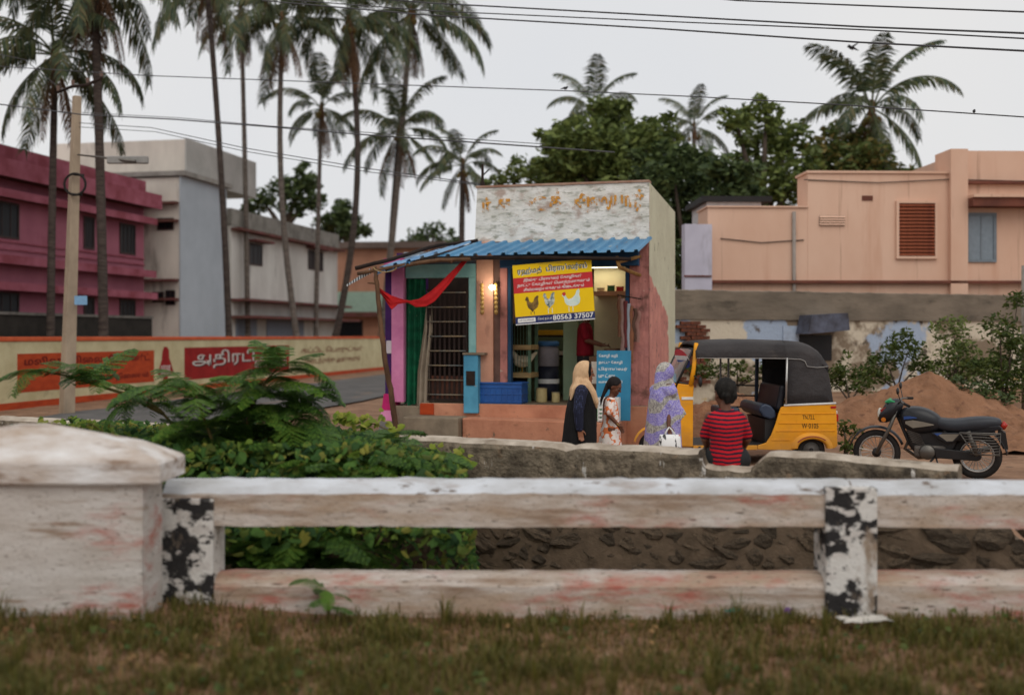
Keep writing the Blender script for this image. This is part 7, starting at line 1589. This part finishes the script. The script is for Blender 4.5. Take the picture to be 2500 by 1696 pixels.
for _ in range(46):
    y = rr.uniform(5.3, 7.85); x = rr.uniform(-.5, .5) * y; b = Vector((x, y, gz(x, y)))
    for k in range(rr.randint(14, 34)):
        a = rr.uniform(0, 6.28); d = Vector((math.cos(a), math.sin(a), 0)); L_ = rr.uniform(.12, .34); ln = rr.uniform(.2, .9); b2 = b + d * rr.uniform(0, .04); s_ = Vector((-d.y, d.x, 0)) * rr.uniform(.003, .006)
        m_ = b2 + Vector((0, 0, L_ * .6)) + d * L_ * .25 * ln; e = m_ + Vector((0, 0, L_ * .25 * (1 - ln))) + d * L_ * .5 * ln; tf.add([b2 - s_, b2 + s_, m_ + s_ * .8, m_ - s_ * .8, e], [(0, 1, 2, 3), (3, 2, 4)])
tag(tf.build('grass_tufts', m_gg, fix=False), 'taller tufts of grass standing out of the bank', 'grass', kind='stuff')
def litter(name, label, px, py, w, d, cl, seed, rough=.5):
    z = -0.14; D = F * (CH - z) / (py - HY); p = at(px, py, D); mb = MB()
    mb.grid(lambda a, b: ((a - .5) * w * (1 + .2 * hz(b * 4, seed)), (b - .5) * d * (1 + .2 * hz(a * 4, seed)), .03 + .03 * fbm(a * 4 + seed, b * 4)), 10, 8)
    o = mb.build(name, plain(name + '_film', cl, rough), smooth=True); q = o.modifiers.new('t', 'SOLIDIFY'); q.thickness = .004
    o.location = (p.x, p.y, gz(p.x, p.y) + .05); o.rotation_euler = (0, 0, seed); tag(o, label, 'litter')
litter('white_slab', 'flat pale cement slab lying in the grass below the right post', 2110, 1525, .34, .16, (206, 200, 190), .2, .9)
litter('teal_wrapper', 'teal plastic wrapper lying at the foot of the lower rail', 1790, 1502, .12, .06, (40, 140, 120), .5)
litter('purple_wrapper', 'purple plastic wrapper lying near the right post', 1925, 1500, .10, .05, (110, 60, 150), 1.2)

# ------------------------------------------------------------------ utility pole, wires, birds
m_pol = mat('pole_concrete', lin(176, 158, 136), lin(146, 130, 112), 2, .9, .3, 20, (1, 1, .5), layers=((lin(110, 98, 88), 2, .6, .75, (1, 1, .3)),))
PD = 26.0; b = at(163, 0, PD); b.z = 0
up = thing('utility_pole', 'tapered concrete utility pole in front of the painted wall', 'utility pole', b, 0)
tp = at(188, 235, PD) - b
MB().tube([(0, 0, 0), tp * .5, tp], [.19, .15, .11], 4).build('shaft', m_pol, up, bevel=.01)
def U(px, py, dy=0): q = at(px, py, PD + dy) - b; return q
MB().tube([U(140, 226, -.1), U(175, 212, -.15), U(212, 208, -.15), U(250, 190, -.1)], .035, 6).build('cross_arm', m_dark, up)
for px, py in ((142, 222), (178, 208), (214, 203), (248, 187)): MB().tube([U(px, py, -.12), U(px, py - 12, -.12)], [.03, .045], 8).build('insulator', plain('porcelain', (120, 96, 84), .3), up)
MB().torus(tuple(U(183, 450, -.2)), .24, .028, 'y', 28, 8, 1).build('cable_coil', m_rub, up, smooth=True)
MB().tube([U(180, 426, -.17), U(205, 428, -.17)], .03, 6).build('strap', m_rub, up); MB().tube([U(175, 474, -.17), U(200, 476, -.17)], .03, 6).build('strap', m_rub, up)
MB().tube([U(190, 378, -.1), U(262, 386, -.5), U(330, 394, -.8)], [.02, .03, .045], 6).build('street_light_arm', m_steel, up, smooth=True)
MB().bb(*(lambda a, c: (a.x, c.x, a.y - .06, a.y + .06, c.z, a.z))(U(262, 382, -.6), U(362, 400, -.6))).build('street_light', plain('street_light_case', (150, 148, 144)), up, bevel=.02)
MB().bb(*(lambda a, c: (a.x, c.x, a.y - .01, a.y, c.z, a.z))(U(182, 722, -.22), U(213, 744, -.22))).build('number_plate', plain('pale_blue_plate', (128, 170, 206)), up)
def wire(label, pts, D0, D1, r, sag=0.0):
    P = []; n_ = len(pts) - 1
    for i in range(n_):
        for k in range(8):
            t = k / 8; a, c = pts[i], pts[i + 1]; g_ = (i + t) / n_; P.append(at(a[0] + (c[0] - a[0]) * t, a[1] + (c[1] - a[1]) * t, D0 + (D1 - D0) * g_) - Vector((0, 0, sag * math.sin(math.pi * t) * .3)))
    P.append(at(pts[-1][0], pts[-1][1], D1)); o = MB().tube(P, r, 5).build('overhead_wire', m_wire, smooth=True); tag(o, label, 'wire', 'overhead wires')
m_wire = mat('aluminium_wire', lin(84, 84, 86), lin(70, 70, 72), 3, .6)
wire('topmost overhead wire crossing the top right corner', [(1560, -20), (1800, 2), (2150, 16), (2560, 32)], 18, 13, .011)
wire('overhead wire running from the tall palm to the right edge, upper of a close pair', [(700, -20), (1050, 8), (1600, 38), (2100, 66), (2560, 84)], 22, 13, .013)
wire('overhead wire running close below the upper one of the pair', [(700, 0), (1050, 27), (1600, 52), (2100, 73), (2560, 98)], 22, 13, .010)
wire('lowest of the three long wires at the top', [(640, 2), (1050, 38), (1600, 70), (2100, 104), (2560, 128)], 22, 13, .013)
wire('overhead wire with small birds passing above the trees', [(-40, 160), (360, 185), (900, 205), (1380, 222), (1690, 236), (2050, 256), (2560, 290)], 26, 16, .010)
wire('overhead wire sagging across the grey house to the parapet trees', [(-40, 250), (200, 280), (430, 292), (660, 310), (900, 330), (1330, 360), (1500, 372)], 26, 20, .014)
wire('thin wire close under the sagging one', [(200, 275), (440, 288), (660, 308), (900, 324), (1330, 352)], 26, 20, .007)
wire('thin wire dropping from the street light to the shop parapet', [(190, 300), (370, 312), (600, 362), (900, 412), (1172, 449)], 26, 19, .008)
wire('second thin wire dropping just below to the shop parapet', [(190, 310), (380, 322), (600, 370), (900, 420), (1172, 452)], 26, 19, .007)
wire('short wire leaving the cross arm to the left edge', [(-40, 125), (60, 146), (142, 212)], 27, 26, .009)
pp = at(1178, 0, 19.4); mb = MB(); o = thing('wire_bracket', 'dark iron wire bracket on the left end of the parapet', 'bracket', (pp.x, 19.45, TOP + .04))
MB().tube([(0, 0, -.3), (0, 0, .38)], .022, 6).build('rod', m_dark, o); MB().tube([(-.01, 0, .18), (.12, 0, .3)], .012, 6).build('hook', m_dark, o); MB().tube([(0, -.02, .0), (0, -.02, .08)], [.05, .035], 8).build('insulator', m_dark, o)
m_bird = mat('dark_feathers', (.02, .02, .022), (.035, .033, .033), 9, .8)
def bird(label, p, rz, s_=1.0, fly=False):
    mb = MB(); mb.ball((0, 0, .05), (.09, .045, .05), 12, 8); mb.capsule((.06, 0, .08), (.09, 0, .10), .035, .032); mb.capsule((-.07, 0, .04), (-.20, 0, .0), .03, .012)
    if fly:
        for e in (-1, 1): mb.capsule((.02, e * .03, .06), (-.03, e * .25, .14), .03, .012)
    o = bpy.data.objects.new('bird', fused(mb, 'bird', m_bird, .008 , 2)); COL.objects.link(o); o.location = p; o.rotation_euler = (0, 0, rz); o.scale = (s_,) * 3; tag(o, label, 'bird')
    MB().tube([(.115, 0, .10), (.145, 0, .095)], [.012, .002], 6).build('beak', m_dark, o); MB().tube([(0, .015, .02), (0, .015, -.04)], .006, 4).build('leg', m_dark, o)
bird('small dark bird flying left of the right-hand palm top', at(2080, 122, 30), R(200), 1.0, True)
bird('small dark bird perched on the wire at the right', at(2378, 276, 17.2), R(60), .5)
bird('small dark bird perched on the wire above the broad tree', at(1380, 219, 20.5), R(30), .5)
